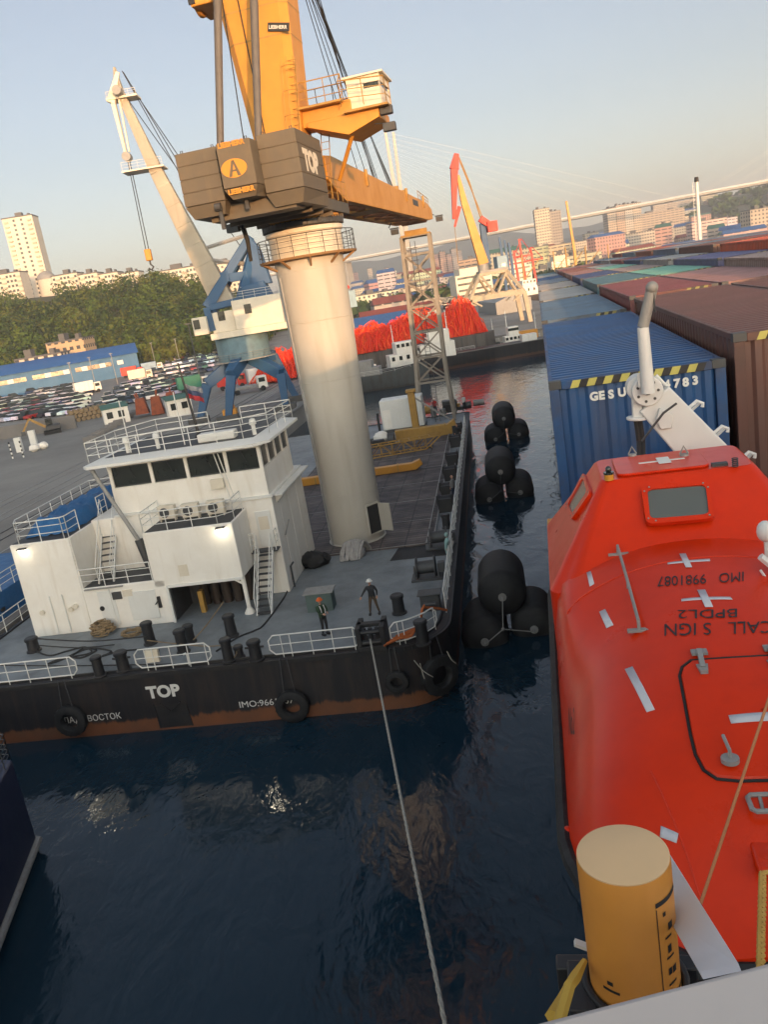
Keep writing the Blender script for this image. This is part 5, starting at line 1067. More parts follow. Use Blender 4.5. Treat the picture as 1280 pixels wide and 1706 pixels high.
mb=MB(); mb.bar(L4(800,364),L4(824,380),1.6,1.6); mb.box(*(lambda q:(q.x-1.3,q.x+1.3,-1.5,1.5,q.z-1.2,q.z+1.4))(L4(820,378))); part(mb,'counterweight_arm','red',.05,rc)
mb=MB(); q=L4(805,420); mb.bar(L4(812,440,1),L4(804,372,1),1.8,2.4,w1=1.4,h1=1.6); part(mb,'tower','blue',.05,rc)
mb=MB(); a=L4(826,428); b=L4(845,448); mb.box(a.x,b.x,-2,4,b.z,a.z); part(mb,'machinery_house',paint('pale_blue_house',(.3,.42,.5),.6,.3,bump=0),.05,rc)
mb=MB(); mb.box(a.x+1,b.x-.5,-2.06,-2,b.z+.8,b.z+1.6); part(mb,'window_row','glass',0,rc)
mb=MB(); a=L4(800,452); mb.box(a.x-.4,L4(845,450).x,-3,4.5,a.z-.6,a.z); mb.cyl((L4(806,450).x,0,L4(806,458).z),(L4(806,450).x,0,L4(806,440).z),1.5,1.5,12); part(mb,'turntable','greysteel',0,rc)
mb=MB(); A1=L4(797,458); A2=L4(842,453)
gpx=[(775,520),(872,540)]
zt_=A1.z; zl_=L4(790,498).z; ft=2.6-O.z
for y in (-5,6):
    xl=L4(779,498).x; xr=L4(868,490).x; 
    mb.bar((xl,y,zl_),(xr,y,zl_),1.0,1.3); mb.bar((A1.x,y*.5,zt_),(xl,y,zl_),.7); mb.bar((A2.x,y*.5,zt_),(xr,y,zl_),.7); mb.bar((xl,y,zl_),(xl-.5,y,ft),1.0); mb.bar((xr,y,zl_),(xr+.8,y,ft),1.1)
    mb.bar((A1.x,y*.5,zt_),(A2.x,y*.5,zt_),.8); xm=(xl+xr)/2; mb.bar((A1.x,y*.5,zt_),(xm,y,zl_),.5); mb.bar((A2.x,y*.5,zt_),(xm,y,zl_),.5)
    mb.bar((xr,y,zl_),(xr-3,y,ft+6),.4); mb.bar((xl,y,zl_),(xl+3,y,ft+6),.4)
part(mb,'gantry',paint('cream_gantry',(.5,.42,.3),.6,.35,bump=0),0,rc)
mb=MB(); mb.tube([L4(765,262),L4(783,305),L4(802,366)],.16,4); mb.tube([L4(766,268),L4(806,366)],.12,4); mb.tube([L4(758,378),L4(764,440)],.08,4); part(mb,'boom_rope','yellowd',0,rc)
# other small cranes and masts on the skyline
def mast(name,label,cat,px,py0,py1,Y,r,col,extra=None,group=None):
    a=PY(px,py1,Y); b=PY(px-(py1-py0)*.165,py0,Y); t=thing(name,label,cat,a,0,group); mb=MB(); mb.bar((0,0,2.4-a.z),(0,0,0),r*1.4); mb.bar((0,0,0),b-a,r*1.4,w1=r,h1=r); mb.build('mast',M[col],t)
    if extra: extra(t,b-a,r)
    return t
def crossb(t,d,r): 
    mb=MB(); mb.bar((-r*6,0,d.z*.6),(r*6,0,d.z*.6),r); mb.tube([(-r*6,0,d.z*.6),(0,0,d.z)],r*.2,4); mb.tube([(r*6,0,d.z*.6),(0,0,d.z)],r*.2,4); mb.build('crosstree',M['red'],t)
for i,(px,a_,b_,Y) in enumerate(((865,418,470,420),(877,398,470,425),(893,412,465,430))): mast('ship_mast','%s of three red derrick masts on the ship left of the containers'%('left','tall middle','right')[i],'mast',px,a_,b_,Y,.8,'red',crossb,'red derrick masts')
mast('dock_crane','slim pale yellow crane jib leaning beyond the containers','crane',958,335,420,520,1.1,'yellow')
for i,(px,a_,b_) in enumerate(((838,395,430),(846,400,432),(853,404,436))): mast('dock_crane','%s blue crane jib right of the yellow crane'%('left','middle','right')[i],'crane',px,a_,b_,330,.7,'blue')
# ================================================================== RED HEAPS ON THE FAR QUAY
redo=paint('orange_red_netting',(.9,.11,.015),.6,.3,(.5,.03,.01),1,.2,bump=0)
redm=paint('bright_red_netting',(.85,.045,.012),.6,.3,(.45,.02,.01),1,.2,bump=0)
heaps=[(596,180,3.6,7.0),(622,181,5.0,8.0),(652,181,4.3,7.2),(678,182,5.2,8.0),(704,182,4.6,9.4),(733,183,4.0,7.0),(756,183,3.8,7.2),(773,183,2.9,10.8),(790,184,1.6,3.4),(455,172,3.6,6.4),(480,178,3,5.5)]
hn=['leftmost heap of red netting, right of the crane column','second heap of red netting from the column','third heap of red netting','fourth heap of red netting, just left of the lattice tower','heap of red netting directly behind the lattice tower','heap of red netting just right of the lattice tower','sixth heap of red netting before the peak','highest pointed peak of the red netting near the gantry crane','small low red heap at the right end of the row','red heap seen between the blue crane legs and the column','narrow red heap touching the left edge of the crane column']
for i,(px,y,w_,h) in enumerate(heaps):
    h*=.7 if px>500 else .9; rg=random.Random(i); c=PY(px,560,y); t_=MB(); lean=rg.uniform(-.3,.6)
    t_.ball((0,0,h*.28),w_*.8,1.6,h*.42,12,8,jit=.3,rng=rg)
    for k in range(260):
        a=rg.uniform(-1,1); b=rg.uniform(-1,1); H=h*(1-.3*abs(a)**1.5)*rg.uniform(.45,1.12); x0=a*w_*1.0; sx=rg.uniform(.1,1.5)*w_*rg.choice((-1,1,1)); pts=[]
        for q in range(7):
            s=q/6*2-1; pts.append((x0+sx*s*.55+lean*H*(1-s*s)*.5+rg.uniform(-.4,.4),b*1.6+rg.uniform(-.5,.5)-1.2*abs(s),max(.1,H*(1-abs(s)**rg.uniform(1.3,2.6))+rg.uniform(-.5,.45))))
        t_.tube(pts,rg.uniform(.06,.13),4,caps=False,mi=0 if rg.random()<.6 else 1)
    tag(t_.build('red_net_heap',[redm,redo],None,(c.x,y,4.9 if px>500 else 3.0)),hn[i],'netting','heaps of red netting on the far quay')
t=thing('moored_barge','low rusty barge carrying the row of red netting heaps','barge',(6,183,0)); mb=MB(); mb.prism([(-22,-5),(21,-5),(24,0),(21,5),(-22,5)],-1,5.0); mb.build('hull',hullmat('rusty_barge',(.1,.09,.08),1.2,(.2,.1,.05)),t)
mb=MB(); 
for x in range(-20,21,3): mb.box(x,x+.2,-5.15,-4.95,.5,4.8)
mb.build('fender_rib',M['steel'],t)
# ================================================================== BOATS AT THE FAR QUAY
def boat(label,px,y,L_,rz,hull,super_,h=2.2,sup=((-.15,.2,2.2,2.2),),mastc='white2',wid=.24,name='workboat',win=True):
    c=PY(px,600,y); t=thing(name,label,'boat',(c.x,y,0),rz); B_=L_*wid/2; mb=MB(); rows=[]
    for i in range(13):
        s=i/12; x=-L_/2+L_*s; w_=B_*(1-max(0,(s-.55)/.45)**2.2)*(.85+.15*min(1,s*6)); sh=h*(1+.5*max(0,s-.5)**1.5*2)
        rows.append([(x,-w_,sh),(x,-w_*.96,sh*.4),(x,-w_*.7,-.8),(x,w_*.7,-.8),(x,w_*.96,sh*.4),(x,w_,sh)])
    mb.grid(rows); mb.add(rows[0],[(0,1,2,3,4,5)]); mb.build('hull',hull,t)
    mb=MB(); mb.grid([[ (r[0][0],r[0][1]*.97,r[0][2]-.35),(r[5][0],r[5][1]*.97,r[5][2]-.35)] for r in rows]); mb.build('deck',M['deckroof'],t)
    zz=h-.35
    for (a,b,hh,hs) in sup:
        mb=MB(); x0,x1=a*L_,b*L_; mb.prism([(x0,-B_*.7),(x1,-B_*.62),(x1,B_*.62),(x0,B_*.7)],zz,zz+hh); o=mb.build('wheelhouse',super_,t,bev=.05)
        if win:
            for k in range(4):
                mb=MB(); xx=x0+(x1-x0)*(k+.5)/4; mb.box(xx-.3,xx+.3,-B_*.71,-B_*.64,zz+hh*.55,zz+hh*.85); mb.build('window',M['glass'],o)
            for k in (-1,0,1): mb=MB(); mb.box(x1-.02,x1+.04,k*B_*.38-.3,k*B_*.38+.3,zz+hh*.55,zz+hh*.85); mb.build('window',M['glass'],o)
        zz+=hs
    mb=MB(); mb.tube([(a*L_,0,zz),(a*L_,0,zz+3.5)],[.12,.06],6); mb.tube([(a*L_,-1,zz+2.2),(a*L_,1,zz+2.2)],.05,4); mb.build('mast',M[mastc],t)
    mb=MB(); mb.rail([(r[0][0],r[0][1]*.98,r[0][2]-.02) for r in rows[2:11:2]],h=.8,step=2); mb.build('railing',M['white2'],t); return t
gh=hullmat('grey_hull',(.07,.08,.08),.3,(.05,.05,.045)); bh=hullmat('dark_hull',(.02,.02,.022),.5,(.12,.05,.03))
boat('grey hulled patrol boat with pale deck gear moored beside the crane column',632,152,17,R_(-12),gh,M['greysteel'],2.8,((-.3,.0,1.7,1.4),(-.25,-.08,1.6,1.6)),win=False,name='grey_boat')
boat('white wheelhouse tug with a row of front windows left of the lattice tower',672,166,12,R_(10),bh,M['white'],2.4,((-.25,.25,2.6,2.6),(-.12,.2,2.2,2.2)),wid=.4,name='tugboat')
boat('dark hulled tug with tall boxy white house just right of the lattice tower',752,168,17,R_(185),bh,M['white'],2.6,((-.05,.36,3.2,3.2),(.0,.26,2.4,2.4)),wid=.3,name='tugboat')
boat('small white pilot boat against the far quay under the gantry leg',858,180,9,R_(5),bh,M['white'],1.8,((-.2,.2,2.0,2.0),(-.1,.15,1.8,1.8)),wid=.34,name='pilot_boat')
boat('yellow housed workboat touching the left edge of the container stack',884,182,10,R_(185),bh,M['yellow'],1.8,((-.2,.3,2.4,2.4),),wid=.36)
boat('small white boat lost between the column and the grey patrol boat',604,163,9,R_(20),bh,M['white'],1.8,((-.2,.25,2.2,2.2),),wid=.36,name='launch')
boat('small grey workboat between the pontoon and the gantry leg',812,186,10,R_(175),gh,M['cream'],1.9,((-.2,.2,2.2,2.2),),wid=.34)
boat('orange topped lifeboat tender far behind the gantry crane',872,300,12,R_(8),bh,M['yellow'],2,((-.2,.2,2.4,2.4),),wid=.34,name='tender')
boat('distant white ship with a tall wheelhouse left of the container row end',905,380,26,R_(10),bh,M['white'],4,((-.3,.1,4,4),(-.25,0,3,3)),wid=.28,name='ferry')
t=thing('pontoon','long dark mooring pontoon with a pale top edge at the far quay','pontoon',(30,170,0)); mb=MB(); mb.prism([(-11,-3),(16,-3),(16,3),(-11,3)],-1,2.7); mb.build('hull',bh,t); mb=MB(); mb.bar((-11,-3,2.75),(16,-3,2.75),.3,.15); mb.build('coaming',M['concrete'],t)
mb=MB(); mb.box(3,6,-1.5,1,2.7,4); mb.build('deck_hut',M['white'],t)
def cargo(label,px,Y,L_,col,h,rz=0,house=.8):
    c=PY(px,440,Y); t=thing('cargo_ship',label,'ship',(c.x,Y,0),rz); mb=MB(); mb.prism([(-L_/2,-7),(L_/2-8,-7),(L_/2,0),(L_/2-8,7),(-L_/2,7)],-1,h); mb.build('hull',col,t)
    mb=MB(); mb.box(-L_*.45,-L_*.25,-6,6,h,h+9); mb.box(-L_*.42,-L_*.28,-5,5,h+9,h+12); o=mb.build('superstructure',M['cream'],t)
    for k in range(3): mb=MB(); mb.box(-L_*.44,-L_*.26,-6.1,-6.0,h+1.5+k*2.8,h+2.5+k*2.8); mb.build('window_row',M['glass'],o)
    for x in (-.05,.2): mb=MB(); mb.bar((x*L_,0,h),(x*L_,0,h+14),.6); mb.bar((x*L_,0,h+2),(x*L_+9,0,h+11),.4); mb.build('derrick',M['yellowd'],t)
    return t
cargo('dark cargo ship with cream superstructure behind the gantry crane, left of the containers',886,420,90,bh,8,R_(8)); cargo('pale ship with cream upperworks at the far end of the container row',935,520,80,M['cream'],8,R_(4))
t=cargo('small ship with a red hull beyond the end of the container rows',985,560,60,paint('orange_hull',(.55,.12,.04),.5,.3,bump=0),7)
# gangways, sheds
t=thing('ribbed_shed','grey ribbed shed roof beside the gantry crane','shed',PZ(858,520,2.6)); mb=MB(); mb.ext([(-6,0,0),(6,0,0),(6,0,4),(0,0,6),(-6,0,4)],(0,40,0)); mb.build('body',M['greysteel'],t)
t=thing('blue_shed','low shed with a blue roof behind the red heaps','shed',PY(620,520,230)-Vector((0,0,0))); t.location.z=2.6; mb=MB(); mb.box(-9,9,0,14,0,5); mb.build('wall',M['cream'],t); mb=MB(); mb.ext([(-9.5,-.6,5),(-9.5,7,8),(-9.5,14.6,5)],(19,0,0)); mb.build('roof',ROOFS[2],t)
t=thing('red_shed','long low shed with a faded red roof behind the red heaps','shed',PY(665,520,290)); t.location.z=2.6; mb=MB(); mb.box(-13,13,0,14,0,5); mb.build('wall',M['cream'],t); mb=MB(); mb.ext([(-13.5,-.6,5),(-13.5,7,8),(-13.5,14.6,5)],(27,0,0)); mb.build('roof',ROOFS[1],t)
t=thing('light_blue_cabin','light blue boxy crane cabin on a mast right of the column','cabin',PY(581,505,190)); mb=MB(); mb.box(-1.8,1.8,-1.8,1.8,-1,2.6); mb.build('cabin',paint('light_blue_cabin',(.28,.42,.5),.5,.3,bump=0),t,bev=.05); mb=MB(); mb.bar((0,0,-1),(0,0,2.6-t.location.z),.9); mb.build('mast',M['greysteel'],t); mb=MB(); mb.ball((-.8,0,3.4),1.6,1.2,.8,10,6); mb.build('float',redm,t)
# pale rubble heap and scrap beyond
rg=random.Random(9); mb=MB()
for k in range(900):
    x=rg.gauss(0,10); y=rg.gauss(0,5); z=max(0,6*(1-(x/24)**2-(y/14)**2))*rg.uniform(.7,1); s=rg.uniform(.15,.55); mb.box(x-s,x+s*rg.uniform(.6,2.6),y-s,y+s,z,z+s)
o=mb.build('scrap_heap',paint('pale_scrap',(.5,.44,.36),.7,.6,(.2,.14,.1),.6,bump=0),None,PZ(730,520,2.6)+Vector((0,15,0))); tag(o,'broad pale heap of scrap and bags behind the red netting','scrap'); o['kind']='stuff'
# ================================================================== PARKED CARS
paintm=M['objcol']
def carproto(kind):
    L_,W_,H_=(4.4,1.75,1.45) if kind=='car' else (4.6,1.85,1.85)
    t=bpy.data.objects.new('parked_'+('car' if kind=='car' else 'van'),None); COL.objects.link(t)
    mb=MB(); P=[(-L_/2,.3),(-L_/2,.85),(-L_/2+.25,.95),(-L_*.28 if kind=='car' else -L_/2+.35,H_*.66),(L_*.2,H_*.66),(L_/2-.1,.82),(L_/2,.6),(L_/2,.3)]
    P=[(-L_/2,.28),(-L_/2,.8),(-L_/2+.1,.95),(L_*.22,.98),(L_/2-.15,.82),(L_/2,.6),(L_/2,.28)]
    mb.ext([(x,-W_/2,z) for x,z in P],(0,W_,0)); r0=-L_*.42 if kind=='van' else -L_*.36
    mb.add([(r0+.45,-W_*.4,H_),(L_*.02,-W_*.4,H_),(L_*.02,W_*.4,H_),(r0+.45,W_*.4,H_),(r0+.47,-W_*.4,H_-.06),(L_*.03,-W_*.4,H_-.06),(L_*.03,W_*.4,H_-.06),(r0+.47,W_*.4,H_-.06)],[(0,1,2,3),(0,4,5,1),(1,5,6,2),(2,6,7,3),(3,7,4,0)])
    b=mb.build('body',paintm,t); b.color=(.5,.5,.5,.5)
    mb=MB(); mb.add([(r0,-W_*.47,.96),(L_*.22,-W_*.47,.96),(L_*.22,W_*.47,.96),(r0,W_*.47,.96),(r0+.46,-W_*.4,H_-.05),(L_*.025,-W_*.4,H_-.05),(L_*.025,W_*.4,H_-.05),(r0+.46,W_*.4,H_-.05)],[(0,1,5,4),(1,2,6,5),(2,3,7,6),(3,0,4,7)]); mb.build('windows',M['glass'],t)
    for x in (-L_*.3,L_*.3):
        mb=MB()
        for y in (-W_/2,W_/2-.2): mb.cyl((x,y-.01,.31),(x,y+.21,.31),.31,n=10)
        mb.build('wheel_pair',M['rubber'],t)
    return t
protos=[carproto('car'),carproto('van')]
ccol=[('white',(.8,.8,.8)),('silver',(.5,.51,.53)),('dark blue',(.03,.05,.12)),('black',(.02,.02,.022)),('grey',(.14,.15,.16)),('red',(.35,.02,.02)),('green',(.05,.14,.1))]
wts=[34,24,12,14,10,3,3]
n=0
slots=[]
# rows in the port car park: near-left block, then long rows receding to the right
def rowpx(a,b,cnt,jit=.6):
    A_=PZ(*a,2.6); B_=PZ(*b,2.6)
    for i in range(cnt): slots.append((A_.lerp(B_,(i+.5)/cnt),math.atan2((B_-A_).y,(B_-A_).x)))
for i in range(8): rowpx((-30+i*4,706-i*6.3),(132+i*4,688-i*6.6),15-i//2)
for i in range(9): rowpx((148+i*14,686-i*10),(300+i*13,655-i*9.2),15)
for i in range(5): rowpx((300+i*12,600-i*6),(430,588-i*7),12)
for a,b,c_ in (((335,672),(372,664),3),((420,668),(445,660),2)): rowpx(a,b,c_)
for (p,ang) in slots:
    if n>=270: break
    if rnd.random()<.08: continue
    v=rnd.random()<.35; pr_=protos[1 if v else 0]; nm,c=rnd.choices(ccol,wts)[0]; c=tuple(min(1,q*rnd.uniform(.8,1.2)) for q in c)
    zone='in the left block of the port car park' if p.y<215 else 'in the long rows behind the kiosk'
    o=dup(pr_,(p.x+rnd.uniform(-.3,.3),p.y+rnd.uniform(-.5,.5),2.605),ang+R_(90)+rnd.uniform(-.08,.08)+(math.pi if rnd.random()<.3 else 0),'%s %s parked %s'%(nm,'van' if v else 'car',zone),c)
    o['category']='van' if v else 'car'; o['group']='%s %ss %s'%(nm,'van' if v else 'car',zone); n+=1
for pr_ in protos:
    for ch in list(pr_.children): bpy.data.objects.remove(ch)
    bpy.data.objects.remove(pr_)
def truck(px,py,label,cab,box_,rz,L_=7,z=2.6,h=2.6):
    t=thing('truck',label,'truck',PZ(px,py,z),rz); mb=MB(); mb.box(-L_/2,L_/2-2,-1.2,1.2,.9,.9+h); mb.build('cargo_box',box_,t,bev=.04); mb=MB(); mb.prism([(L_/2-1.8,-1.15),(L_/2,-1.15),(L_/2,1.15),(L_/2-1.8,1.15)],.6,2.8,sc=.92); c=mb.build('cab',cab,t,bev=.05)
    mb=MB(); mb.box(L_/2-1.6,L_/2-.4,-1.17,-1.1,1.7,2.5); mb.build('window',M['glass'],c)
    for x in (-L_/2+1,-L_/2+2.1,L_/2-1):
        mb=MB()
        for y in (-1.2,.95): mb.cyl((x,y,.5),(x,y+.25,.5),.5,n=12)
        mb.build('wheel_pair',M['rubber'],t)
truck(222,628,'red and white bus-like truck in the middle of the car park',M['red'],M['red'],R_(10)); truck(236,634,'cream van truck with a red stripe in front of the red one',M['cream'],M['cream'],R_(10)); truck(148,656,'white box truck at the end of the blue warehouse',M['white'],M['white'],R_(30)); truck(255,620,'pale blue truck behind the cream one',M['white'],paint('pale_blue_box',(.3,.42,.52),.6,.3,bump=0),R_(15)); truck(325,652,'green tarpaulin truck behind the flag mast',M['white'],paint('green_tarp',(.04,.2,.13),.6,.3,bump=0),R_(20)); truck(330,575,'long white lorry parked by the second warehouse',M['white'],M['white2'],R_(20),12)
truck(412,655,'flatbed truck with a white cab under the blue crane legs',M['white'],M['greysteel'],R_(15),8,h=.5); truck(388,648,'small red truck left of the flatbed under the blue crane',M['red'],M['red'],R_(10),6); truck(440,640,'white van truck between the right-hand blue crane legs',M['white'],M['white2'],R_(15),6)
rg=random.Random(21)
for i in range(9):
    b=BW(-26.6,-6+i*16,2.6); t=thing('quay_bollard','black mooring bollard on the quay edge','bollard',b,0,'quay edge bollards'); mb=MB(); mb.lathe([(.3,0),(.3,.05),(.2,.1),(.18,.5),(.32,.55),(.3,.7),(.02,.72)],12); mb.build('post',M['black'],t)
for i in range(12):
    b=PZ(150+i*7,735-i*4.2,2.6); t=thing('concrete_block','grey concrete block in the row dividing the track from the yard','block',b,R_(25+rg.uniform(-8,8)),'row of concrete blocks by the track'); mb=MB(); mb.box(-1,1,-.35,.35,0,.7+.1*rg.random()); mb.build('block',M['concrete'],t,bev=.05)
# retaining wall, kiosks, excavator, posts, log stack
t=thing('retaining_wall','long low grey concrete wall in front of the parked cars at left','wall',(0,0,0)); A_=PZ(-60,742,2.6); B_=PZ(128,712,2.6); mb=MB(); mb.bar(A_+Vector((0,0,1.1)),B_+Vector((0,0,1.1)),.35,2.2); mb.build('wall',M['concrete'],t)
def kiosk(px,py,w_,d_,h,label,rz,roof):
    t=thing('kiosk',label,'hut',PZ(px,py,2.6),rz); mb=MB(); mb.box(-w_/2,w_/2,0,d_,0,h); mb.build('wall',M['white'],t,bev=.03); mb=MB(); mb.add([(-w_/2-.2,-.2,h),(w_/2+.2,-.2,h),(w_/2+.2,d_+.2,h+.5),(-w_/2-.2,d_+.2,h+.5),(-w_/2-.2,-.2,h+.1),(w_/2+.2,-.2,h+.1),(w_/2+.2,d_+.2,h+.6),(-w_/2-.2,d_+.2,h+.6)],[(4,5,6,7),(0,3,2,1),(0,1,5,4),(1,2,6,5),(2,3,7,6),(3,0,4,7)]); mb.build('roof',roof,t)
    for x in (-w_*.25,w_*.2): mb=MB(); mb.box(x-.5,x+.5,-.06,0,h*.4,h*.8); mb.build('window',M['glass'],t)
kiosk(197,706,4.2,3.4,2.7,'small white kiosk with a grey-green roof beside the quay track',R_(20),ROOFS[3]); kiosk(303,692,4.0,3.2,2.7,'second white kiosk behind the deckhouse roof mast',R_(20),ROOFS[3])
t=thing('excavator','small dark excavator with folded arm parked below the retaining wall','excavator',PZ(88,722,2.6),R_(200)); mb=MB(); 
for y in (-.9,.9): mb.box(-1.4,1.4,y-.25,y+.25,0,.6)
mb.build('track',M['rubber'],t); mb=MB(); mb.box(-1.5,.9,-1,1,.7,1.5); mb.build('body',M['steel'],t,bev=.1); mb=MB(); mb.box(-.3,.8,-.9,-.1,1.5,2.7); mb.build('cab',M['glass'],t,bev=.05); mb=MB(); mb.bar((.8,.3,1.3),(3.2,.3,3.2),.3,.4); mb.bar((3.2,.3,3.2),(4.6,.3,1.2),.25,.3); mb.build('arm',M['yellowd'],t); mb=MB(); mb.prism([(4.2,-.1),(5.0,-.1),(5.0,.7),(4.2,.7)],.6,1.3,sc=.8); mb.build('bucket',M['steel'],t)
t=thing('log_stack','dark stack of timber left of the kiosk','timber',PZ(150,698,2.6),R_(25)); mb=MB()
for k in range(26): mb.cyl((-4+.9*(k%9)+.4*(k//9),-1.2,.4+.75*(k//9)),(-4+.9*(k%9)+.4*(k//9),2.0,.4+.75*(k//9)),.42,n=10)
mb.build('log',M['ropetan'],t)
for i,(px,py,h,st) in enumerate(((21,764,2.4,1),(39,762,2.4,1),(34,753,2.2,0),(57,741,2.3,0))):
    nm='striped_post' if st else 'white_pillar'; t=thing(nm,['leftmost black and white striped marker post by the track','second black and white striped marker post','left white rectangular pillar with a dark mark','right white rectangular pillar beside the white bags'][i],'post',PZ(px,py,2.6)); mb=MB()
    if st:
        for k in range(8): mb.mi=k%2; mb.cyl((0,0,k*h/8),(0,0,(k+1)*h/8),.11,n=10)
        mb.build('post',[M['white2'],M['black']],t)
    else: mb.box(-.5,.5,-.3,.3,0,h); mb.build('post',M['white2'],t,bev=.03)
for i,(px,py) in enumerate(((58,752),(72,748))):
    mb=MB(); mb.ball((0,0,.5),.8,.7,.6,10,7,jit=.1); tag(mb.build('bulk_bag',M['white'],None,PZ(px,py,2.6)),('left','right')[i]+' white bulk bag at the foot of the white pillar','bag')
t=thing('orange_grabs','orange rusty grab buckets stacked behind the kiosk','machinery',PZ(268,690,2.6),R_(10)); rg=random.Random(2); om=paint('rusty_orange',(.3,.075,.03),.75,.8,(.07,.03,.02),1,bump=0)
for k in range(6):
    mb=MB(); x=-3+k%3*2.6; y=(k//3)*2.2; mb.prism([(x-1.1,y-1),(x+1.1,y-1),(x+1.1,y+1),(x-1.1,y+1)],.1+rg.random()*.6,2.4+rg.random(),sc=.65); mb.bar((x,y,2),(x+rg.uniform(-.8,.8),y,4.2),.25); mb.build('grab_bucket',om,t)
t=thing('yellow_machine','small yellow machine at the foot of the blue crane leg','machine',PZ(386,700,2.6)); mb=MB(); mb.box(-1,1,-.8,.8,.4,1.7); mb.ball((.2,0,1.9),.7,.6,.5,10,6); mb.build('body',M['yellow'],t,bev=.1); mb=MB(); mb.box(-1.2,1.2,-.9,.9,0,.4); mb.build('skid',M['black'],t)
t=thing('street_lamp','tall dark lamp post rising left of the flag mast','lamp',PZ(335,640,2.6)); mb=MB(); mb.tube([(0,0,0),(0,0,14)],[.18,.1],6); mb.build('post',M['steel'],t); mb=MB(); mb.box(-.8,.8,-.2,.2,14,14.3); mb.build('lamp_head',M['steel'],t)
for i,(px,py) in enumerate(((128,660),(160,646),(196,640),(260,612),(300,606))):
    t=thing('lamp_post','thin lamp post in the car park','lamp',PZ(px,py,2.6),0,'car park lamp posts'); mb=MB(); mb.tube([(0,0,0),(0,0,9)],.12,5); mb.build('post',M['greysteel'],t); mb=MB(); mb.box(-.5,.5,-.15,.15,9,9.2); mb.build('lamp_head',M['greysteel'],t)
# blue roofed barge shed at far left edge and dark vessel bottom left
t=thing('blue_skip','blue covered barge deck with tarpaulin showing left of the deckhouse','barge',BW(-29.4,9,0),-BA); mb=MB(); mb.box(-3,3,-3,10,2.6,4.2); mb.build('body',M['bluetarp'],t,bev=.03)
mb=MB(); mb.rail([(3,-3,4.2),(3,10,4.2)],h=1,step=1.5); mb.build('railing',M['white2'],t)
t=thing('navy_vessel','dark navy ship side with a grey rubbing strip at the lower left edge','ship',(0,0,0))
navy=paint('navy_hull',(.012,.02,.06),.45,.3,(.02,.025,.05),.5,.4,bump=.01)
C0_=PZ(66,1415,0); N0_=PZ(0,1590,0); W0_=C0_+Vector((-6,2.6,0)); N1=C0_+(N0_-C0_)*2.2; ht=PY(25,1265,C0_.y).z
foot=[C0_,N1,N1+Vector((-14,0,0)),W0_+Vector((-10,6,0)),W0_]
top=[Vector((v.x,v.y,ht)) for v in foot]; mid=[Vector((v.x,v.y,.9)) for v in foot]; bot=[Vector((v.x-.1,v.y+.1,-1)) for v in foot]
mb=MB(); mb.add(top+mid+bot,[(4,3,2,1,0)]+[(i,(i+1)%5,5+(i+1)%5,5+i) for i in range(5)]+[(5+i,5+(i+1)%5,10+(i+1)%5,10+i) for i in range(5)]); mb.build('hull',navy,t,bev=.05)
mb=MB(); mb.tube([mid[4]-Vector((0,0,.5)),mid[0]-Vector((-.05,0,.5)),mid[1]-Vector((-.05,0,.5))],.14,8); mb.build('rubbing_strip',M['greysteel'],t)
mb=MB(); mb.rail([top[4],top[0].lerp(top[4],.01),top[0].lerp(top[1],.5)],h=1.0,step=.7,levels=(.2,.4,.6,.8,1),r=.02); mb.build('railing',M['steel'],t)
# ================================================================== OWN SHIP
hm=hullmat('own_hull_paint',(.02,.03,.06),1.5)
t=thing('container_ship','the container ship we stand on, its hull, deck and accommodation block','ship',SW(0,0,-CAMH),-SA)
mb=MB(); mb.prism([(.08,-60),(32,-60),(32,120),(22,150),(16,158),(10,150),(.08,120)],-1.5,11.6); mb.build('hull',hm,t)
mb=MB(); mb.box(1.6,30,-22,-2.2,11.605,17.2); mb.box(.2,1.6,-9,-2.4,15.4,15.9); ac=mb.build('accommodation_block',M['white'],t,bev=.05)
for k in range(1):
    for j in range(9): mb=MB(); mb.box(3+j*3,3.8+j*3,-2.2,-2.14,13+k*3.2,14+k*3.2); mb.build('window',M['glass'],ac)
mb=MB(); mb.box(2.9,29,1.5,11.5,11.61,11.8); mb.box(3.2,3.5,9.4,9.7,11.8,16); mb.build('lifeboat_deck',M['deckroof'],t)
fm=thing('foremast','white foremast of our ship with a dark lamp on top, rising beyond the containers','mast',SW(*SV(1168,412,141)),-SA)
h=SV(1162,303,141).z-SV(1168,412,141).z; mb=MB(); mb.cyl((0,0,-4),(0,0,h),.3,.24,12); mb.build('mast',M['white2'],fm); mb=MB(); mb.cyl((0,0,h+.003),(0,0,h+.7),.34,.3,10); mb.build('lamp',M['black'],fm); mb=MB()
for z in np.arange(-3,h,.5): mb.bar((-.6,0,z),(-.3,0,z),.05)
mb.bar((-.6,0,-4),(-.6,0,h),.05); mb.build('ladder',M['white2'],fm)
# ------------------------------------------------------------------ containers
CL,CWd,CH=12.19,2.438,2.59
crmat=paint('container_paint',(.3,.3,.3),.42,.5,(.11,.085,.07),.8,.5,rust=.08,bump=.006,objcol=True,spec=.6)
cfr=paint('container_frame_paint',(.3,.3,.3),.5,.95,(.07,.05,.04),1,.4,bump=0,objcol=True)
def corr(length,per,dep):
    out=[]; n_=int(length/per)
    p=length/n_
    for i in range(n_): x=i*p; out+= [(x,0),(x+p*.32,0),(x+p*.5,dep),(x+p*.82,dep)]
    return out+[(length,0)]
rootc=bpy.data.objects.new('shipping_container',None); COL.objects.link(rootc)
mb=MB(); pr=corr(CL-.24,.278,.03)
mb.grid([[(.06,.12+y,CH-.045+d),(CWd-.06,.12+y,CH-.045+d)] for y,d in pr]); o=mb.build('roof_panel',crmat,rootc,smooth=20); o.color=(.5,.5,.5,.5)
mb=MB()
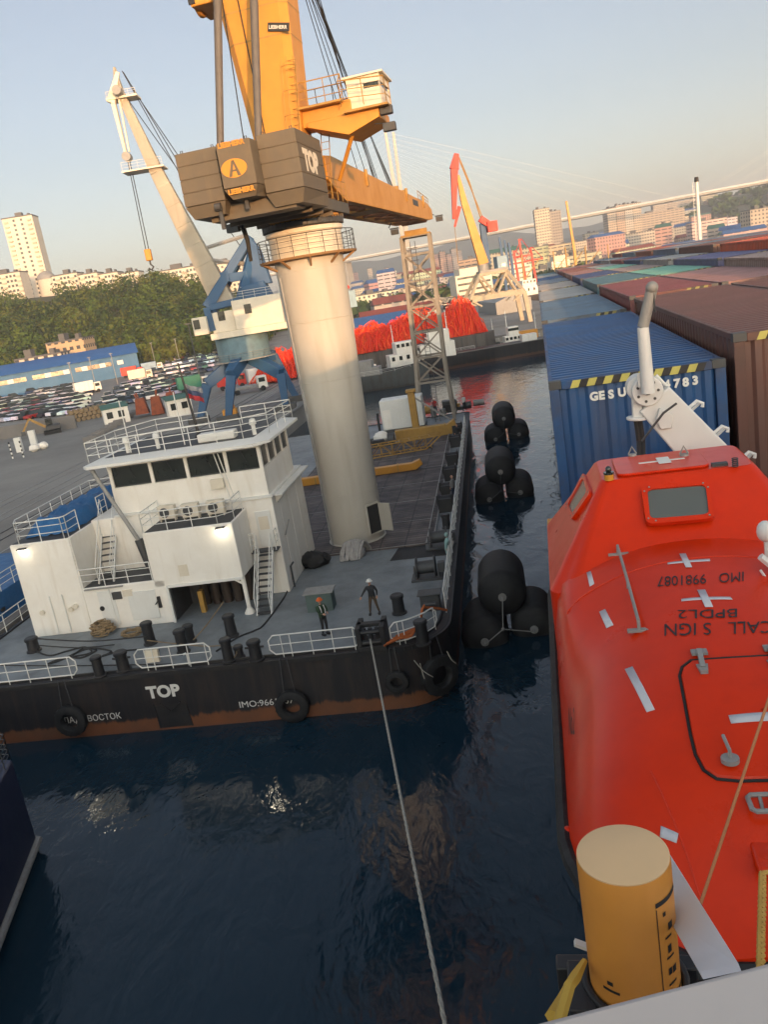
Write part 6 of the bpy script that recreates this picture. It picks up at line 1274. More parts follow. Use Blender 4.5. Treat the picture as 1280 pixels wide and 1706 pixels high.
for x,sg in ((.03,1),(CWd-.03,-1)): mb.grid([[(x+sg*(.036-d),.12+y,.15),(x+sg*(.036-d),.12+y,CH-.08)] for y,d in pr])
o=mb.build('side_panel',crmat,rootc,smooth=20); o.color=(.5,.5,.5,.5)
mb=MB(); pe=corr(CWd-.3,.24,.04); mb.grid([[(.15+x,.07-d,.15),(.15+x,.07-d,CH-.12)] for x,d in pe]); o=mb.build('end_wall',crmat,rootc,smooth=20); o.color=(.5,.5,.5,.5)
mb=MB(); mb.grid([[(.15+x,CL-.07+d,.15),(.15+x,CL-.07+d,CH-.12)] for x,d in pe]); o=mb.build('end_wall',crmat,rootc,smooth=20); o.color=(.5,.5,.5,.5)
mb=MB()
for x in (0,CWd-.15):
    for y in (.004,CL-.12): mb.box(x+.004,x+.146,y,y+.116,.12,CH-.12)
for x in (.004,CWd-.064): mb.box(x,x+.06,.18,CL-.18,.004,.14); mb.box(x,x+.06,.18,CL-.18,CH-.1,CH-.012)
for y in (.006,CL-.086): mb.box(.18,CWd-.18,y,y+.08,.004,.14); mb.box(.18,CWd-.18,y,y+.08,CH-.13,CH-.01)
o=mb.build('frame',cfr,rootc,bev=.008); o.color=(.5,.5,.5,.5)
for x in (0,CWd-.178):
    for y in (0,CL-.178):
        for z in (0,CH-.118):
            mb=MB(); mb.box(x,x+.178,y,y+.178,z,z+.118); mb.build('corner_casting',M['steel'],rootc)
mb=MB(); 
for sx in (.32,1.62 if False else 1.15):
    pass
k=0
for x in np.arange(.3,CWd-.3,.115):
    mb.mi=k%2; mb.add([(x,.0045,CH-.125),(x+.115,.0045,CH-.125),(x+.165,.0045,CH-.015),(x+.05,.0045,CH-.015),(x,.006,CH-.125),(x+.115,.006,CH-.125),(x+.165,.006,CH-.015),(x+.05,.006,CH-.015)],[(0,1,2,3),(0,4,5,1),(1,5,6,2),(3,2,6,7),(0,3,7,4)]); k+=1
mb.build('hazard_stripe',[paint('hazard_yellow',(.55,.5,.12),.5,.3,bump=0),M['black']],rootc)
def hazmesh(x0,x1):
    mb=MB(); k=0
    for x in np.arange(x0,x1,.115):
        mb.mi=k%2; mb.add([(x,.0045,CH-.125),(x+.115,.0045,CH-.125),(x+.165,.0045,CH-.015),(x+.05,.0045,CH-.015)],[(0,1,2,3)]); mb.add([(x,.006,CH-.0085),(x+.1,.006,CH-.0085),(x+.1,.09,CH-.0085),(x,.09,CH-.0085)],[(0,1,2,3)]); k+=1
    o=mb.build('hazard_stripe',[paint('hazard_yellow_worn',(.35,.32,.12),.6,.6,bump=0),M['black']],rootc); d=o.data; bpy.data.objects.remove(o); return d
HZS=hazmesh(1.55,2.05)
CC={'blue':(.014,.075,.21),'steel':(.09,.16,.24),'pale':(.3,.32,.33),'cream':(.36,.34,.32),'brown':(.13,.055,.042),'maroon':(.2,.055,.055),'teal':(.07,.16,.2),'dblue':(.04,.07,.18),'pink':(.3,.16,.15),'mint':(.16,.4,.32),'gpink':(.28,.22,.21),'purple':(.1,.11,.24),'orange':(.55,.1,.04),'red':(.4,.06,.045),'gblue':(.14,.19,.26),'rust':(.24,.09,.06)}
CN={'blue':'bright blue','steel':'steel blue','pale':'pale grey','cream':'cream grey','brown':'dark brown','maroon':'maroon','teal':'teal','dblue':'navy blue','pink':'faded pink','mint':'mint green','gpink':'grey pink','purple':'violet blue','orange':'orange red','red':'red','gblue':'grey blue','rust':'rust brown'}
table=[(['blue','steel','pale','cream','gblue','blue','pale','teal'],-1.70),
 (['brown','maroon','teal','dblue','pink','rust','maroon','gpink'],-1.38),
 (['brown','pink','mint','gpink','mint','pale','rust','pink'],-1.38),
 (['rust','gpink','purple','pale','dblue','maroon','pale','steel'],-1.08),
 (['brown','red','orange','brown','gblue','rust','steel','maroon'],-.66),
 (['gblue','steel','gblue','maroon','steel','pale','orange','rust'],-.66),
 (['steel','brown','gblue','steel','gblue','rust','blue','brown'],-.66),
 (['steel','gblue','steel','gblue','rust','steel','gblue','pale'],-.66),
 (['blue','steel','gblue','rust','steel','gblue','pale','gblue'],-.66)]
bays=[12.35,25.7,39.1,53.2,67.0,80.6,94.2,107.8]
ordn=['first','second','third','fourth','fifth','sixth','seventh','eighth','ninth']
for r,(cols,zt) in enumerate(table):
    for b_,c in enumerate(cols):
        u=.0+r*2.53+(.02 if r else 0)
        if r>=5 and b_<2: continue
        lab='%s shipping container, %s back in the %s row from the ship side'%(CN[c],'nearest end' if b_==0 else ordn[b_],ordn[r])
        o=dup(rootc,SW(u,bays[b_],zt-CH),-SA,lab,CC[c]); o['category']='container'; o['group']='containers stacked on our ship'
        if b_>0:
            for ch in list(o.children):
                if ch.name.startswith('hazard'): ch.data=HZS
        if b_==0 and r==0: blue0=o
        if b_==0 and r<4:
            z=zt-2*CH-.01; c2=['blue','rust','teal','brown'][r]; o=dup(rootc,SW(u,bays[b_],z),-SA,'%s shipping container in the tier below the nearest end of the %s row'%(CN[c2],ordn[r]),CC[c2]); o['category']='container'; o['group']='containers stacked on our ship'
for ch in list(rootc.children): bpy.data.objects.remove(ch)
bpy.data.objects.remove(rootc)
Lb=Matrix.Translation((0,0,0))
def onplane(px,py,v=12.35): 
    q=SV(px,py,v); return (q.x,q.y-12.35,q.z-(-1.70-CH))
for body,x0,x1,y in (('G',984,991,668),('E',999,1006,666),('S',1015,1022,664),('U',1031,1040,661),('4',1108,1115,648),('7',1124,1132,646),('8',1139,1146,644),('3',1155,1164,641)):
    a=onplane(x0,y); b=onplane(x1,y); o=lettering(body,.165,M['white2'],blue0,frameM((a[0],.022,a[2]),(1,0,0),(0,0,1)),bold=.05,depth=.003)
# ------------------------------------------------------------------ lifeboat
LO=Vector((1.1,6.2,-5.0)); lb=thing('lifeboat','orange-red enclosed lifeboat with white reflective crosses hanging at the ship side','lifeboat',SW(*LO),-SA)
TL=Matrix.Translation(-LO)
orange=paint('lifeboat_gelcoat',(.66,.032,.003),.25,.4,(.36,.015,.004),1.3,.3,bump=.004,bs=4,spec=.24,coat=.1)
zt=[(3.85,-3.76),(3.95,-3.72),(4.2,-3.5),(4.6,-3.2),(5.0,-3.05),(5.6,-2.89),(6.5,-2.73),(7.5,-2.62),(9.3,-2.62),(9.7,-2.8)]
def zc_(v):
    if v<=zt[0][0]: return zt[0][1]
    for (a,za),(b,zb_) in zip(zt,zt[1:]):
        if v<=b: f=(v-a)/(b-a); return za+(zb_-za)*f
    return zt[-1][1]
def zcs(v): return sum(zc_(v+d)*w_ for d,w_ in ((-.3,.15),(-.15,.2),(0,.3),(.15,.2),(.3,.15)))
def hw(v): 
    if v<5.0: return 1.3*math.sqrt(max(.05,1-((5.0-v)/1.15)**2*.8))
    if v>9.4: return 1.3-.5*(v-9.4)**2
    return 1.3
def zs(u,v):
    t_=min(1,abs(u-1.1)/hw(v)); zc1=zcs(v); D=max(0.02,zc1+3.78); g_=sst((v-6.2)/1.2); q_=.52*(1-g_)+.24*g_; return zc1-D*(q_*t_**2.2+(1-q_)*t_**(9+24*g_))
def hit(px,py,off=0.0):
    d=ray(px,py); du=d.x*math.cos(SA)-d.y*math.sin(SA); dv=d.x*math.sin(SA)+d.y*math.cos(SA); dz=d.z; lo,hi=2.5,12.0; pv=None
    k=2.0
    while k<14:
        u,v,z=du*k,dv*k,dz*k
        if v<10 and v>3.7 and abs(u-1.1)<hw(v)+.001 and z<zs(u,v)+off: break
        k+=.01
    return Vector((du*k,dv*k,zs(du*k,dv*k)+off)) if k<14 else Vector((du*6,dv*6,dz*6))
def mbl(): b=MB(); b.T=TL; return b
def lpart(b,name,mat,parent=lb,**k): return b.build(name,mat,parent,**k)
mb=mbl(); rows=[]
vs_=[3.85+.005,3.9,3.97,4.05,4.15,4.3,4.5,4.7,4.9]+[5.1+.2*i for i in range(22)]+[9.45,9.6,9.75]
for v in vs_:
    h_=hw(v); rows.append([(1.1+h_*math.sin(math.pi/2*(i/14-1)) ,v,zs(1.1+h_*math.sin(math.pi/2*(i/14-1)),v)) for i in range(29)])
mb.grid(rows); mb.add(rows[0]+[(p[0],p[1]+.0,-3.85) for p in rows[0]],[(i,i+1,30+i,29+i) for i in range(28)]); lpart(mb,'canopy',orange,smooth=70)
mb=mbl(); rows=[]
for v in vs_:
    h_=hw(v); rows.append([(1.1+s_*h_*f,v+ (0 if v>4.5 else (4.5-v)*(1-f)*.9),z) for s_,f,z in ((-1,1,-3.74),(-1,.98,-4.0),(-1,.85,-4.7),(-1,.3,-5.0),(1,.3,-5.0),(1,.85,-4.7),(1,.98,-4.0),(1,1,-3.74))])
mb.grid(rows); mb.add(rows[0],[(0,1,2,3,4,5,6,7)]); lpart(mb,'hull',orange,smooth=60)
mb=mbl(); pts=[(1.1-hw(v)-.02,v,-3.79) for v in reversed(vs_)]+[(1.1+hw(v)*s_,3.83,-3.79) for s_ in (-.8,0,.8)]+[(1.1+hw(v)+.02,v,-3.79) for v in vs_]; mb.tube(pts,.055,8); lpart(mb,'rubber_fender',M['rubber'])
# cabin
def rrect(x0,x1,y0,y1,r,n=7):
    out=[]
    for cx,cy_,a in ((x1-r,y1-r,0),(x0+r,y1-r,90),(x0+r,y0+r,180),(x1-r,y0+r,270)):
        for i in range(n): out.append((cx+r*math.cos(R_(a+90*i/(n-1))),cy_+r*math.sin(R_(a+90*i/(n-1)))))
    return out
topL=rrect(.38,1.82,8.05,9.0,.1,9); topi=rrect(.41,1.79,8.08,8.97,.09,9); midL=[]; bl=rrect(-.2,2.4,7.42,9.72,.3,9)
mb=mbl(); ZT=-2.13
def edge_(a,b,t_,k=0): return (a[0]+(b[0]-a[0])*t_,a[1]+(b[1]-a[1])*t_)
loops=[[(x,y,ZT+.0) for x,y in topi],[(x,y,ZT-.02) for x,y in topL]]
base=[]
for (x,y) in bl:
    yy=y-.22*((x-1.1)/1.3)**2 if y<8 else y
    xx=max(1.1-hw(yy)+.01,min(1.1+hw(yy)-.01,x)); base.append((xx,yy,zs(xx,yy)-.03))
knee=[(b[0],b[1],max(b[2],-2.95)) for b in base]
base=[(b[0],b[1],b[2] if b[1]<7.9 else -3.8) for b in base]
for t_ in (.25,.5,.75,.92,1.0): loops.append([(a[0]+(b[0]-a[0])*t_**1.04,a[1]+(b[1]-a[1])*t_**1.12,ZT-.02+(b[2]-ZT+.02)*t_) for a,b in zip([(x,y,0) for x,y in topL],knee)])
loops.append([(b[0],b[1],b[2]*.85+c[2]*.15) for b,c in zip(knee,base)])
loops.append(base); mb.grid(loops,closed=True); mb.add(loops[0],[tuple(range(len(loops[0])))]); cabn=lpart(mb,'cabin',orange,smooth=32)
# front window in a bolted frame: plane of the front face
f0=Vector((1.1,8.05,ZT-.02)); f1=Vector((1.1,7.43,zs(1.1,7.43))); yv=(f0-f1).normalized(); xv=Vector((1,0,0)); nv_=xv.cross(yv)
def planept(px,py,o,n_):
    d=ray(px,py); D_=Vector((d.x*math.cos(SA)-d.y*math.sin(SA), d.x*math.sin(SA)+d.y*math.cos(SA), d.z)); return D_*(o.dot(n_)/D_.dot(n_))
def rring(P,Q,name,mat,thick,out=.02,n_=Vector((0,0,1)),parent=cabn):
    b=mbl(); N=len(P); A_=[p+n_*out for p in P]; B_=[q+n_*out for q in Q]; A2=[p+n_*(out-thick) for p in P]; B2=[q+n_*(out-thick) for q in Q]
    b.add(A_+B_+A2+B2,[(i,(i+1)%N,N+(i+1)%N,N+i) for i in range(N)]+[(i,2*N+i,2*N+(i+1)%N,(i+1)%N) for i in range(N)]+[(N+i,N+(i+1)%N,3*N+(i+1)%N,3*N+i) for i in range(N)]); return lpart(b,name,mat,parent)
def rq(a,b,c,d,r=.12,n=5):   # rounded quad in 3d
    P=[a,b,c,d]; out=[]
    for i in range(4):
        p=P[i]; q0=P[i-1]; q1=P[(i+1)%4]; A_=p.lerp(q0,r); B_=p.lerp(q1,r*1.2)
        for k in range(n): t_=k/(n-1); out.append(A_.lerp(p,t_).lerp(p.lerp(B_,t_),t_))
    return out
def win(quad,inner,o,n_,name):
    P=rq(*[planept(x,y,o,n_) for x,y in quad]); Q=rq(*[planept(x,y,o,n_) for x,y in inner]); 
    fr=rring(P,Q,name+'_frame',orange,.05,.028,n_); b=mbl(); b.add([q+n_*.012 for q in Q]+[q+n_*.004 for q in Q],[tuple(range(len(Q)))]+[(i,(i+1)%len(Q),len(Q)+(i+1)%len(Q),len(Q)+i) for i in range(len(Q))]); lpart(b,name,M['cabglass'],fr)
    b=mbl()
    for i in range(0,len(P),3): c=(P[i]+Q[i])/2+n_*.028; b.cyl(c,c+n_*.006,.009,n=6)
    lpart(b,'bolt',M['greysteel'],fr)
M['cabglass']=paint('cabin_window_glass',(.11,.12,.11),.12,.1,bump=0,spec=.7)
win(((1068,812),(1182,804),(1192,866),(1078,876)),((1079,818),(1176,810),(1182,859),(1084,867)),f1,nv_ if nv_.y<0 else -nv_,'window')
# left side window
a3=Vector((.38,8.5,ZT-.02)); xb=bl; s3=Vector((-.2,8.5,-2.95)); n3=(Vector((0,1,0)).cross(a3-s3)).normalized(); n3=n3 if n3.x<0 else -n3
win(((944,850),(976,788),(988,822),(956,868)),((950,842),(975,797),(982,821),(957,858)),s3.lerp(a3,.5),n3,'side_window')
# roof hatch, lamp, fittings
mb=mbl(); q=[SV(1031,778,8.6),SV(1175,765,8.6)]
rh=rrect(.56,1.42,8.14,8.86,.08); mb.T=TL; mb.prism(rh,ZT+.003,ZT+.03); rhat=lpart(mb,'roof_hatch',orange,bev=.008)
mb=mbl(); mb.box(.8,1.24,8.47,8.51,ZT+.031,ZT+.035); mb.box(.98,1.1,8.36,8.62,ZT+.0355,ZT+.0385); lpart(mb,'reflective_cross',M['white2'],rhat)
M['tape']=paint('reflective_tape',(.55,.56,.6),.35,.15,(.35,.35,.36),2,.1,bump=0)
def roofz(px,py): 
    d=ray(px,py); k=(ZT)/d.z; x,y=d.x*k,d.y*k; return Vector((x*math.cos(SA)-y*math.sin(SA),x*math.sin(SA)+y*math.cos(SA),ZT))
p=roofz(1017,803); mb=mbl(); mb.cyl(p+Vector((0,.08,0)),p+Vector((0,.08,.06)),.045,n=12); lpart(mb,'lamp_base',M['yellow'],cabn); mb=mbl(); mb.cyl(p+Vector((0,.08,.06)),p+Vector((0,.08,.08)),.05,n=12); mb.ball(p+Vector((0,.08,.105)),.03,.03,.035); lpart(mb,'beacon_lamp',M['glass'],cabn)
for (x,y) in ((1200,776),): p=roofz(x,y); mb=mbl(); mb.box(p.x-.07,p.x+.07,p.y-.03,p.y+.04,ZT,ZT+.03); lpart(mb,'cleat',M['steel'],cabn)
for (x,y) in ((1226,778),):
    p=roofz(x,y); mb=mbl()
    for k in range(5): mb.tube([p+Vector((.028*math.cos(a),.028*math.sin(a),.01+k*.018)) for a in [math.pi*i/5 for i in range(10)]],.005,4,closed=True)
    lpart(mb,'spring_aerial',M['steel'],cabn)
for x in (1055,1141):
    p=roofz(x,764); mb=mbl(); mb.cyl(p,p+Vector((0,0,.05)),.05,.04,10); mb.tube([p+Vector((-.04,0,.05)),p+Vector((0,0,.13)),p+Vector((.04,0,.05))],.01,5); lpart(mb,'hook_fitting',M['greysteel'],cabn)
# reflective tape crosses and stripes, laid on the canopy
def strip(quads,name='reflective_tape',off=.004,mat=None,n_=6):
    b=mbl()
    for q in quads:
        P=[hit(x,y) for x,y in q]; rows=[]
        for i in range(n_+1):
            r_a=P[0].lerp(P[1],i/n_); r_b=P[3].lerp(P[2],i/n_); row=[]
            for j in range(3): c=r_a.lerp(r_b,j/2); row.append((c.x,c.y,zs(c.x,c.y)+off))
            rows.append(row)
        b.grid(rows)
    o=lpart(b,name,mat or M['tape']); s_=o.modifiers.new('s','SOLIDIFY'); s_.thickness=.002; return o
T_=lambda x,y:(1120+x*.1758,830+y*.1758)
strip([[T_(-40,615),T_(362,578),T_(365,604),T_(-40,632)]]); strip([[T_(72,536),T_(134,534),T_(195,664),T_(134,668)]],off=.009)
strip([[T_(90,957),T_(555,938),T_(578,966),T_(92,984)]]); strip([[T_(242,878),T_(318,876),T_(395,1043),T_(318,1047)]],off=.009)
strip([[(978,955),(985,952),(991,974),(983,978)]]); strip([[(999,1021),(1009,1016),(1023,1042),(1011,1048)]])
Z4=lambda x,y:(880+x*.36697,1080+y*.36697)
strip([[Z4(440,97),Z4(476,85),Z4(578,282),Z4(540,296)]]); strip([[Z4(912,318),Z4(1180,300),Z4(1180,340),Z4(925,356)]],off=.021); strip([[Z4(605,812),Z4(686,850),Z4(676,890),Z4(600,860)]])
# call sign lettering, upside down from here
def boattext(body,xs,xe,y0,h,slope=0):
    cu=bpy.data.curves.new('t','FONT'); cu.body=body; cu.size=1; cu.resolution_u=4; cu.offset=0
    t_=bpy.data.objects.new('t',cu); COL.objects.link(t_); bpy.context.view_layer.update(); me=bpy.data.meshes.new_from_object(t_.evaluated_get(bpy.context.evaluated_depsgraph_get())); bpy.data.objects.remove(t_)
    mx=max(v.co.x for v in me.vertices); my=max(v.co.y for v in me.vertices)
    for v in me.vertices:
        px=xs+(xe-xs)*v.co.x/mx; py=y0+slope*(px-xs)+h*v.co.y/my; p=hit(px,py); v.co=TL@Vector((p.x,p.y,p.z+.006))
    me.name='lettering'; me.materials.clear(); me.materials.append(M['black']); o=bpy.data.objects.new('lettering',me); COL.objects.link(o); o.parent=lb
boattext('CALL   S IGN',1290,1108,1036,20,-.03); boattext('BPDL2',1232,1130,1016,14,-.02); boattext('IMO   9981087',1242,1096,954,16,-.06)
boattext('No.2',948,958,1225,-45)
mb=mbl(); sp_=[hit(*Z4(*q)) for q in ((560,560),(600,640),(660,780),(720,930),(775,1100),(800,1180))]; mb.tube([Vector((p.x,p.y,zs(p.x,p.y))) for p in sp_],.007,5); lpart(mb,'moulding_seam',orange)
mb=mbl(); mb.tube([Vector((1.1+hw(7.15)*s_*.96,7.15-.22*s_*s_,zs(1.1+hw(7.15)*s_*.96,7.15-.22*s_*s_)+.001)) for s_ in [q/12-1 for q in range(25)]],.006,5); lpart(mb,'moulding_seam',orange)
# hatch in the canopy
left=[Z4(*p) for p in ((1090,40),(900,48),(740,62),(700,90),(690,130),(715,260),(740,400),(762,490),(800,560),(860,598),(960,606),(1090,608))]
L3d=[hit(*p) for p in left]; cx_=1.13
L3d=[p for p in L3d if p.x<cx_]; R3=[Vector((2*cx_-p.x,p.y,p.z)) for p in reversed(L3d)]
loopH=[Vector((p.x,p.y,zs(p.x,p.y)+.004)) for p in L3d+R3]; mb=mbl(); mb.tube(loopH,.011,6,closed=True); hg=lpart(mb,'canopy_hatch',M['rubber'])
cH=sum(loopH,Vector())/len(loopH); mb=mbl(); rr_=[]
for k_ in (.985,.965,.8,.6,.4,.2,.03):
    rr_.append([(cH.x+(p.x-cH.x)*k_,cH.y+(p.y-cH.y)*k_,zs(cH.x+(p.x-cH.x)*k_,cH.y+(p.y-cH.y)*k_)+(.002 if k_>.97 else .016)) for p in loopH])
mb.grid(rr_,closed=True); lpart(mb,'hatch_cover',orange,hg,smooth=30)
def hinge(px,py,px2,py2):
    a=hit(px,py); b=hit(px2,py2); mb=mbl(); mb.bar(a+Vector((-.055,0,.012)),a+Vector((.055,0,.012)),.07,.02); mb.bar(a+Vector((0,0,.03)),b+Vector((0,0,.03)),.035,.03); mb.bar(b+Vector((0,.05,.02)),b+Vector((0,-.05,.02)),.08,.03,w1=.05); lpart(mb,'hinge',M['greysteel'],hg)
hinge(1166,1090,1173,1120); a_=hit(1166,1090); hinge(1287,1082,1292,1112)
p=hit(1218,1275)+Vector((0,0,.016)); mb=mbl(); mb.cyl(p,p+Vector((0,0,.03)),.055,n=14); mb.tube([p+Vector((0,0,.03)),p+Vector((0,0,.08)),p+Vector((-.01,.14,.1))],.012,6); lpart(mb,'hatch_handle',M['greysteel'],hg)
a=hit(1031,925); b=hit(1066,1052); mb=mbl(); up=Vector((0,0,.09)); mb.tube([a,a+up,a.lerp(b,.5)+up*1.15,b+up,b],.014,7)
for q in (a,b,): mb.bar(q+Vector((-.09,0,.01)),q+Vector((.09,0,.01)),.045,.02)
m_=a.lerp(b,.5); mb.tube([Vector((m_.x,m_.y,zs(m_.x,m_.y))),m_+up*1.15],.01,5); lpart(mb,'grab_rail',M['greysteel'])
r=[hit(1256,1330),hit(1256,1372)]; mb=mbl(); c=hit(1272,1350); mb.tube([c+Vector((sx*.07,sy*.08,.05)) for sx,sy in ((-1,-.7),(-1,.7),(-.7,1),(.7,1),(1,.7),(1,-.7),(.7,-1),(-.7,-1))],.016,7,closed=True); mb.tube([c,c+Vector((0,.08,.05))],.012,5); lpart(mb,'bow_ring',M['greysteel'])
mb=mbl(); c=hit(1290,1420); mb.T=TL; mb.box(c.x-.12,c.x+.25,c.y-.18,c.y+.15,c.z-.02,c.z+.03); lpart(mb,'towing_plate',orange,bev=.02)
q=SV(922,876,9.6); mb=mbl(); mb.box(q.x-.06,q.x+.1,9.45,9.65,q.z-.12,q.z+.08); lpart(mb,'light_box',M['yellow'],bev=.01)
for px,py in ((947,1390),): q=SV(px,py,5.0); mb=mbl(); mb.ball(q+Vector((-.0,0,0)),.05,.05,.06); lpart(mb,'side_fitting',orange)
# ------------------------------------------------------------------ davit
DV=9.95; dvt=thing('davit','white lifeboat davit arm with a round pivot plate and upright pipe behind the boat','davit',SW(*SV(1260,850,DV)),-SA); Do=SV(1260,850,DV)
def dv(px,py,v=DV): return SV(px,py,v)-Do
wp=paint('davit_white',(.68,.68,.66),.4,.15,(.35,.3,.25),1,.2,bump=0)
mb=MB(); mb.bar(dv(1088,662),dv(1275,865),.42,.3,up=(0,1,0),w1=.56); mb.build('arm',wp,dvt,bev=.02)
mb=MB(); c=dv(1080,652,DV-.2); mb.cyl(c,c+Vector((0,.3,0)),.17,n=28); pv=mb.build('pivot_plate',wp,dvt,bev=.01)
mb=MB()
for k in range(7): a=2*math.pi*k/7; q=c+Vector((.115*math.cos(a),-.006,.115*math.sin(a))); mb.cyl(q,q+Vector((0,.01,0)),.017,n=8)
mb.cyl(c+Vector((0,-.03,0)),c+Vector((0,.02,0)),.04,n=10); mb.build('bolt',M['steel'],pv)
mb=MB(); c2=dv(1066,645,DV); mb.cyl(c2+Vector((0,-.1,0)),c2+Vector((0,.12,0)),.15,n=20); mb.bar(dv(1060,640,DV-.05),dv(1063,697,DV-.05),.11,.11); mb.cyl(dv(1062,694,DV-.05),dv(1062,699,DV-.05),.12,n=14); mb.build('sheave_head',wp,dvt,bev=.01)
for dx in (-3,4): mb=MB(); mb.tube([dv(1063+dx,698,DV-.05),dv(1068+dx,735,DV-.05),dv(1069+dx,768,DV-.3)],.03,6); mb.build('fall_rod',M['black'],dvt)
mb=MB(); mb.tube([dv(1081,655,DV-.3),dv(1072,545,DV-.3)],[.075,.062],12); mb.build('upright_pipe',wp,dvt)
mb=MB(); mb.tube([dv(1072,545,DV-.3),dv(1087,481,DV-.3)],.062,12); mb.ball(dv(1087,479,DV-.32),.068); mb.build('bent_pipe',M['greysteel'],dvt)
mb=MB(); mb.bar(dv(1066,622,DV-.25),dv(1068,645,DV-.25),.05); mb.build('stop_block',wp,dvt); mb=MB(); mb.tube([dv(1090,488,DV-.35),dv(1092,520,DV-.35)],.008,4); mb.build('lanyard',M['steel'],dvt)
mb=MB(); mb.ext([dv(1094,700,DV-.2),dv(1100,680,DV-.2),dv(1122,690,DV-.2),dv(1120,714,DV-.2),dv(1102,716,DV-.2)],(0,.05,0)); mb.build('lug_plate',wp,dvt,bev=.01)
mb=MB(); mb.tube([dv(1070,735,DV-.35),dv(1106,688,DV-.35),dv(1128,672,DV-.3)],.014,5); mb.build('stay_wire',M['steel'],dvt)
mb=MB(); mb.tube([dv(1094,625,DV),dv(1150,684,DV),dv(1215,748,DV)],.02,6); mb.tube([dv(1090,632,DV-.1),dv(1140,690,DV-.1),dv(1205,752,DV-.1)],.012,5); mb.build('hydraulic_pipe',wp,dvt)
for (x,y) in ((1148,680),(1190,722),(1235,765)):
    mb=MB(); mb.tube([dv(x,y),dv(x+14,y-12),dv(x+24,y-8),dv(x+23,y-2)],.022,6); mb.tube([dv(x+5,y+4,DV+.2),dv(x+19,y-9,DV+.2),dv(x+24,y-8,DV+.1)],.018,6); mb.build('step_rung',wp,dvt)
mb=MB(); mb.ball(dv(1276,885,6.9),.07,.07,.09); mb.tube([dv(1279,890,6.9),dv(1281,930,6.9),dv(1295,945,6.9)],.03,6); mb.tube([dv(1268,927,6.8),dv(1298,952,6.8)],.032,6); mb.tube([dv(1268,950,6.8),dv(1292,985,6.8)],.012,6); mb.build('davit_lamp',wp,dvt)
mb=MB(); mb.bar(dv(1275,865,DV),dv(1300,1150,DV+.4),.5,.4); mb.build('davit_post',wp,dvt)
mb=MB(); mb.bar(dv(1170,720,DV+1.2),dv(1280,810,DV+1.2),.1,.12); mb.bar(dv(1150,700,DV+1.0),dv(1280,850,DV+1.0),.05,.05); mb.build('winch_frame',M['black'],dvt)
# ------------------------------------------------------------------ near things: bulwark, smoke float, ropes
wing=thing('bulwark','blurred white top of the bridge wing bulwark at the bottom edge','bulwark',SW(*SV(1060,1650,1.2)),-SA); Wo=SV(1060,1650,1.2)
e0_=SV(862,1697,1.13)-Wo; e1_=SV(1300,1606,1.28)-Wo; e0_.z=e1_.z=min(e0_.z,e1_.z)*0+ (e0_.z+e1_.z)/2
mb=MB(); dn=Vector((0,-.5,-.1)); th=Vector((0,0,-.04)); a,b=e0_,e1_+(e1_-e0_)*.8
mb.add([a,b,b+dn,a+dn+Vector((-.02,0,0)),a+th,b+th,b+dn+th,a+dn+th],[(0,1,2,3),(7,6,5,4),(0,4,5,1),(1,5,6,2),(2,6,7,3),(3,7,4,0)]); mb.build('cap_plate',paint('bulwark_paint',(.5,.46,.44),.5,.15,(.35,.3,.28),3,.1,bump=0),wing,bev=.012)
mb=MB(); k_=Vector((0,-.02,0)); mb.add([a+th*.9,b+th*.9,b+Vector((0,0,-1.1)),a+Vector((0,0,-1.1)),a+th*.9+k_,b+th*.9+k_,b+Vector((0,0,-1.1))+k_,a+Vector((0,0,-1.1))+k_],[(0,1,2,3),(7,6,5,4),(0,4,5,1),(1,5,6,2),(2,6,7,3),(3,7,4,0)]); mb.build('side_plate',M['white'],wing)
mb=MB(); P=[SV(1112,1418,2.1),SV(1237,1618,1.42),SV(1172,1632,1.42),SV(1120,1540,1.75),SV(1112,1500,1.9)]; mb.ext([p-Wo for p in P],(0,.03,-.01)); mb.build('bracket_arm',paint('bracket_white',(.7,.7,.72),.4,.1,bump=0),wing,bev=.004)
V0=1.78; tp=SV(1038,1424,V0); bt=SV(1056,1640,V0); R0c=.112
can=thing('smoke_float','orange-tan cylindrical smoke float canister with a beige lid in front of the lifeboat','canister',SW(tp.x,tp.y,bt.z),-SA); hc=tp.z-bt.z
mb=MB(); mb.lathe([(R0c*.9,0),(R0c,.012),(R0c,hc-.012),(R0c*.985,hc)],48); mb.build('body',paint('canister_orange',(.72,.3,.055),.33,.2,(.3,.13,.03),3,.1,bump=0),can,smooth=40)
mb=MB(); mb.lathe([(R0c*.984,hc+.0005),(R0c*.984,hc+.004),(R0c*.95,hc+.006),(.001,hc+.006)],48); mb.build('lid',paint('lid_beige',(.74,.5,.27),.55,.15,(.4,.3,.18),4,.1,bump=0),can,smooth=40)
mb=MB()
def arcband(a0,a1,z0,z1,r=R0c+.0012): 
    n_=12; mb.grid([[(r*math.cos(R_(a0+(a1-a0)*i/n_)),r*math.sin(R_(a0+(a1-a0)*i/n_)),z0),(r*math.cos(R_(a0+(a1-a0)*i/n_)),r*math.sin(R_(a0+(a1-a0)*i/n_)),z1)] for i in range(n_+1)])
arcband(-58,-12,hc-.075,hc-.062); arcband(-58,-56.8,hc*.1,hc-.08); arcband(-58,-12,hc*.1,hc*.1+.006)
for k,(a_,w_,z_,h_) in enumerate(((-48,5,.72,.012),(-40,9,.6,.02),(-47,12,.55,.006),(-44,7,.44,.022),(-47,14,.4,.006),(-46,6,.28,.02),(-38,8,.27,.02),(-47,15,.2,.006))): arcband(a_,a_+w_,hc*z_,hc*z_+h_)
arcband(-135,-112,hc*.18,hc*.2); arcband(-128,-120,hc*.23,hc*.26); mb.build('label_print',M['black'],can)
